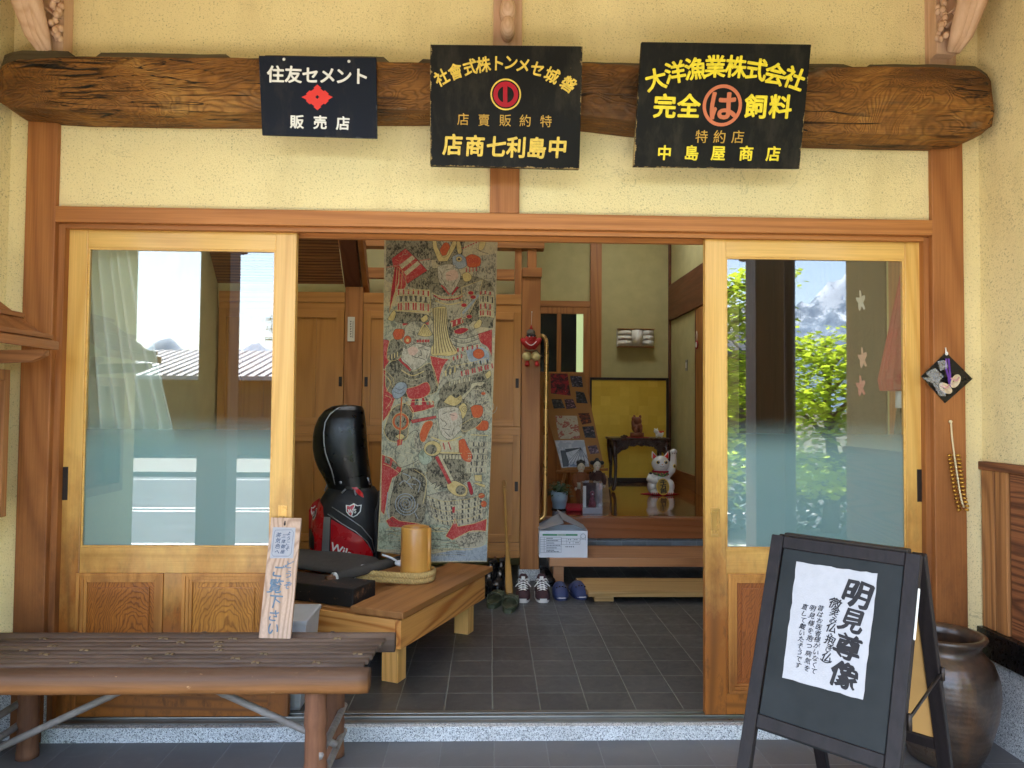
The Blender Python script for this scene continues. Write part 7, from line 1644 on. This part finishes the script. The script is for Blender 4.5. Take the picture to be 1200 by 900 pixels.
# two kimono dolls
kk = lambda Y: (Y-CAM.y)/F/9
def kimono(label, ox, oy, Y, kim, obi, pose):
    c0 = pt(*zB(ox, oy), Y); c0.z = FZ+.0005; k = kk(Y); t = th('kimono_doll', label, 'doll', c0, 0, 'kimono dolls on the raised floor'); U = lambda x, y, z: c0+V((x*k, y*k, z*k))
    hz_ = oy-245; skin = bpy.data.materials.get('doll_skin') or plain('doll_skin', '#c9bda6', .5, .04)
    m = MB(); rings = []
    for z, a, b_, y in ((18, 40, 30, 0), (60, 46, 34, 0), (140, 54, 38, 0), (210, 56, 38, 0), (262, 54, 36, 0), (300, 62, 34, 0), (330, 64, 34, 0), (352, 44, 28, 0), (366, 22, 18, 0), (382, 18, 16, -2)):
        z2 = z*hz_/415; rings.append([U(a*math.cos(w), b_*math.sin(w)+y, z2) for w in [6.2832*i/20 for i in range(20)]])
    m.loft(rings)
    m.ell(U(0, -6, hz_), (42*k, 40*k, 54*k)); m.ell(U(-14, -6, 10), (16*k, 24*k, 10*k)); m.ell(U(14, -6, 10), (16*k, 24*k, 10*k))
    if pose: arms = [[(-60, -5, hz_-85), (-78, -24, hz_-140), (-34, -48, hz_-70)], [(60, -5, hz_-85), (74, -20, hz_-150), (72, -24, hz_-205)]]
    else: arms = [[(-60, -2, hz_-85), (-70, -10, hz_-150), (-58, -26, hz_-215)], [(60, -2, hz_-85), (70, -10, hz_-150), (62, -26, hz_-215)]]
    for a in arms: m.tube([U(*p) for p in a], [22*k, 26*k, 20*k], 10)
    bd_ = remesh(m, .0048, 3)
    # skin on the head, neck and feet, cloth elsewhere: same continuous figure
    for i, f in enumerate(bd_.f):
        z = sum((bd_.v[j].z for j in f))/len(f)-c0.z; bd_.m[i] = 1 if z > (hz_-56)*k or z < 16*k else 0
    bd_.build('figure', [kim, skin], t)
    m = MB(); m.ell(U(0, 4, hz_+16), (47*k, 42*k, 46*k))
    m.ell(U(0, 6, hz_+58), (22*k, 20*k, 18*k))
    if pose: m.ell(U(-54, 0, hz_+24), (24*k, 20*k, 22*k)); m.ell(U(54, 0, hz_+24), (22*k, 20*k, 22*k))
    else: m.ell(U(-30, 0, hz_+44), (20*k, 18*k, 22*k)); m.ell(U(26, 0, hz_+46), (20*k, 18*k, 20*k))
    m.build('hair', plain('doll_hair', '#17120f', .45, .2), t)
    for s in (-1, 1): m = MB(); m.ell(U(s*15, -44, hz_+0), (5*k, 3*k, 3*k), n=8, m=6); m.build('eye', M['ink'], t)
    m = MB(); m.ell(U(0, -46, hz_-26), (6*k, 3*k, 3*k), n=8, m=6); m.build('mouth', M['redpaint'], t)
    m = MB(); rings = []
    for z in (180*hz_/415, 250*hz_/415): rings.append([U(60*math.cos(w), 42*math.sin(w), z) for w in [6.2832*i/20 for i in range(20)]])
    m.loft(rings); m.build('obi', obi, t)
    for a in arms: m = MB(); m.ell(U(a[2][0], a[2][1]-6, a[2][2]+ (14 if pose and a is arms[0] else -16)), (13*k, 10*k, 17*k), n=10, m=8); m.build('hand', skin, t)
    if pose: m = MB(); m.ell(U(20, -40, 190*hz_/415), (28*k, 12*k, 40*k)); m.build('flower_pattern', plain('flower_print', '#b8605a', .8, .3, scale=60), t)
    return t
kimono('rust kimono doll with a pale sash standing behind the clear display case, left', 365, 655, 3.44, plain('rust_kimono', '#7a4420', .8, .12), plain('pale_obi', '#b0a58c', .8, .08), 0)
kimono('dark brown kimono doll with side buns and one hand raised to the mouth', 535, 660, 3.52, plain('dark_kimono', '#46281e', .8, .15), plain('dark_obi', '#54352a', .8, .1), 1)
c0 = pt(*zB(520, 655), 3.6); c0.z = FZ+.0005
t = th('wooden_stand', 'pale wooden stand behind the two kimono dolls', 'stand', c0+V((.12, .05, 0))); m = MB(); m.prism([c0+V((.02, .06, 0)), c0+V((.14, .06, 0)), c0+V((.12, .06, .24)), c0+V((.04, .06, .26))], (0, .12, 0)); m.build('stand', M['slat'], t)
t = th('red_cushion', 'flat red cushion beside the flower pot', 'cushion', pt(*zB(305, 700), 3.1)); c1 = pt(*zB(305, 715), 3.1); c1.z = FZ+.001
m = MB(); m.box(c1.x-.07, c1.x+.075, c1.y-.02, c1.y+.30, FZ+.001, FZ+.028, bev=.010); m.build('cushion', M['cloth_red'], t)
# clear case
Yx = 2.95; a, b = pt(*zB(385, 770), Yx), pt(*zB(596, 445), Yx); t = th('display_case', 'clear acrylic display case with a tiny red and white figurine inside', 'display case', ((a.x+b.x)/2, Yx+.08, FZ))
ac = glass_mat('acrylic', .06, (.96, .97, .98, 1)); d_ = .16; z0 = FZ+.001; z1 = z0+(b.z-a.z); zl = z0+.05
m = MB(); m.box(a.x, b.x, Yx, Yx+d_, z0, zl, bev=.003); m.build('base', plain('clear_base', '#9a9aa2', .1, .1, coat=.6), t)
for bx_ in ((a.x, a.x+.004, Yx, Yx+d_, zl, z1), (b.x-.004, b.x, Yx, Yx+d_, zl, z1), (a.x+.0045, b.x-.0045, Yx, Yx+.004, zl, z1), (a.x, b.x, Yx, Yx+d_, z1+.0005, z1+.0045)): m = MB(); m.box(*bx_); m.build('pane', ac, t)
m = MB(); m.box(a.x+.0045, b.x-.0045, Yx+d_-.004, Yx+d_, zl, z1); m.build('back_mirror', plain('case_back', '#6a6468', .15, .3, metal=.5, scale=30), t)
m = MB(); m.box(a.x+.006, a.x+.034, Yx+.05, Yx+.055, zl, z1-.03); m.build('white_card', M['white'], t)
fc = V(((a.x+b.x)/2+.008, Yx+.08, zl)); 
m = MB(); m.lathe([(0, 0), (.032, 0), (.026, .04), (.016, .075), (.012, .08), (.018, .095), (.02, .11), (.012, .125), (0, .128)], fc, 20); m.build('figurine', plain('figurine_print', '#8a4a58', .5, .5, scale=50), t)
m = MB(); m.ell(fc+V((0, -.006, .105)), (.014, .014, .017)); m.build('figurine_face', M['white'], t)
# plant
pp = pt(*zB(138, 712), 3.22); pp.z = FZ+.001; k = kk(3.22); t = th('potted_plant', 'leafy green plant in a pale blue pot at the edge of the raised floor', 'plant', pp)
m = MB(); m.lathe([(0, 0), (66*k, 0), (70*k, 10*k), (78*k, 70*k), (82*k, 72*k), (86*k, 100*k), (90*k, 176*k), (84*k, 176*k), (80*k, 150*k), (0, 148*k)], pp+V((0, 0, .008)), 32); m.build('pot', plain('pale_blue_pot', '#9fb4c4', .4, .04), t)
m = MB(); m.lathe([(0, 0), (78*k, 0), (82*k, 10*k), (0, 10*k)], pp, 28); m.build('saucer', M['dark'], t)
m = MB(); rnd = random.Random(8)
for i in range(230):
    a_ = rnd.uniform(0, 6.28); r0 = rnd.uniform(10, 140)*k; h0 = rnd.uniform(170, 300)*k-(r0**1.25)*.55; c1 = pp+V((math.cos(a_)*r0, math.sin(a_)*r0, h0)); L_ = rnd.uniform(22, 40)*k; u = V((math.cos(a_), math.sin(a_), rnd.uniform(-1.0, .3))).normalized()*L_; w_ = V((-math.sin(a_), math.cos(a_), rnd.uniform(-.3, .3)))*L_*.38
    m.add([c1-u*.5, c1-w_+u*.1, c1+u*.8, c1+w_+u*.1], [(0, 1, 2), (0, 2, 3)])
    if i % 5 == 0: m.tube([pp+V((0, 0, 150*k)), (pp+V((0, 0, 150*k))+c1)/2+V((0, 0, 20*k)), c1], 3*k, 4)
m.build('foliage', plain('house_plant', '#33502a', .5, .35, scale=20), t, fix=False)
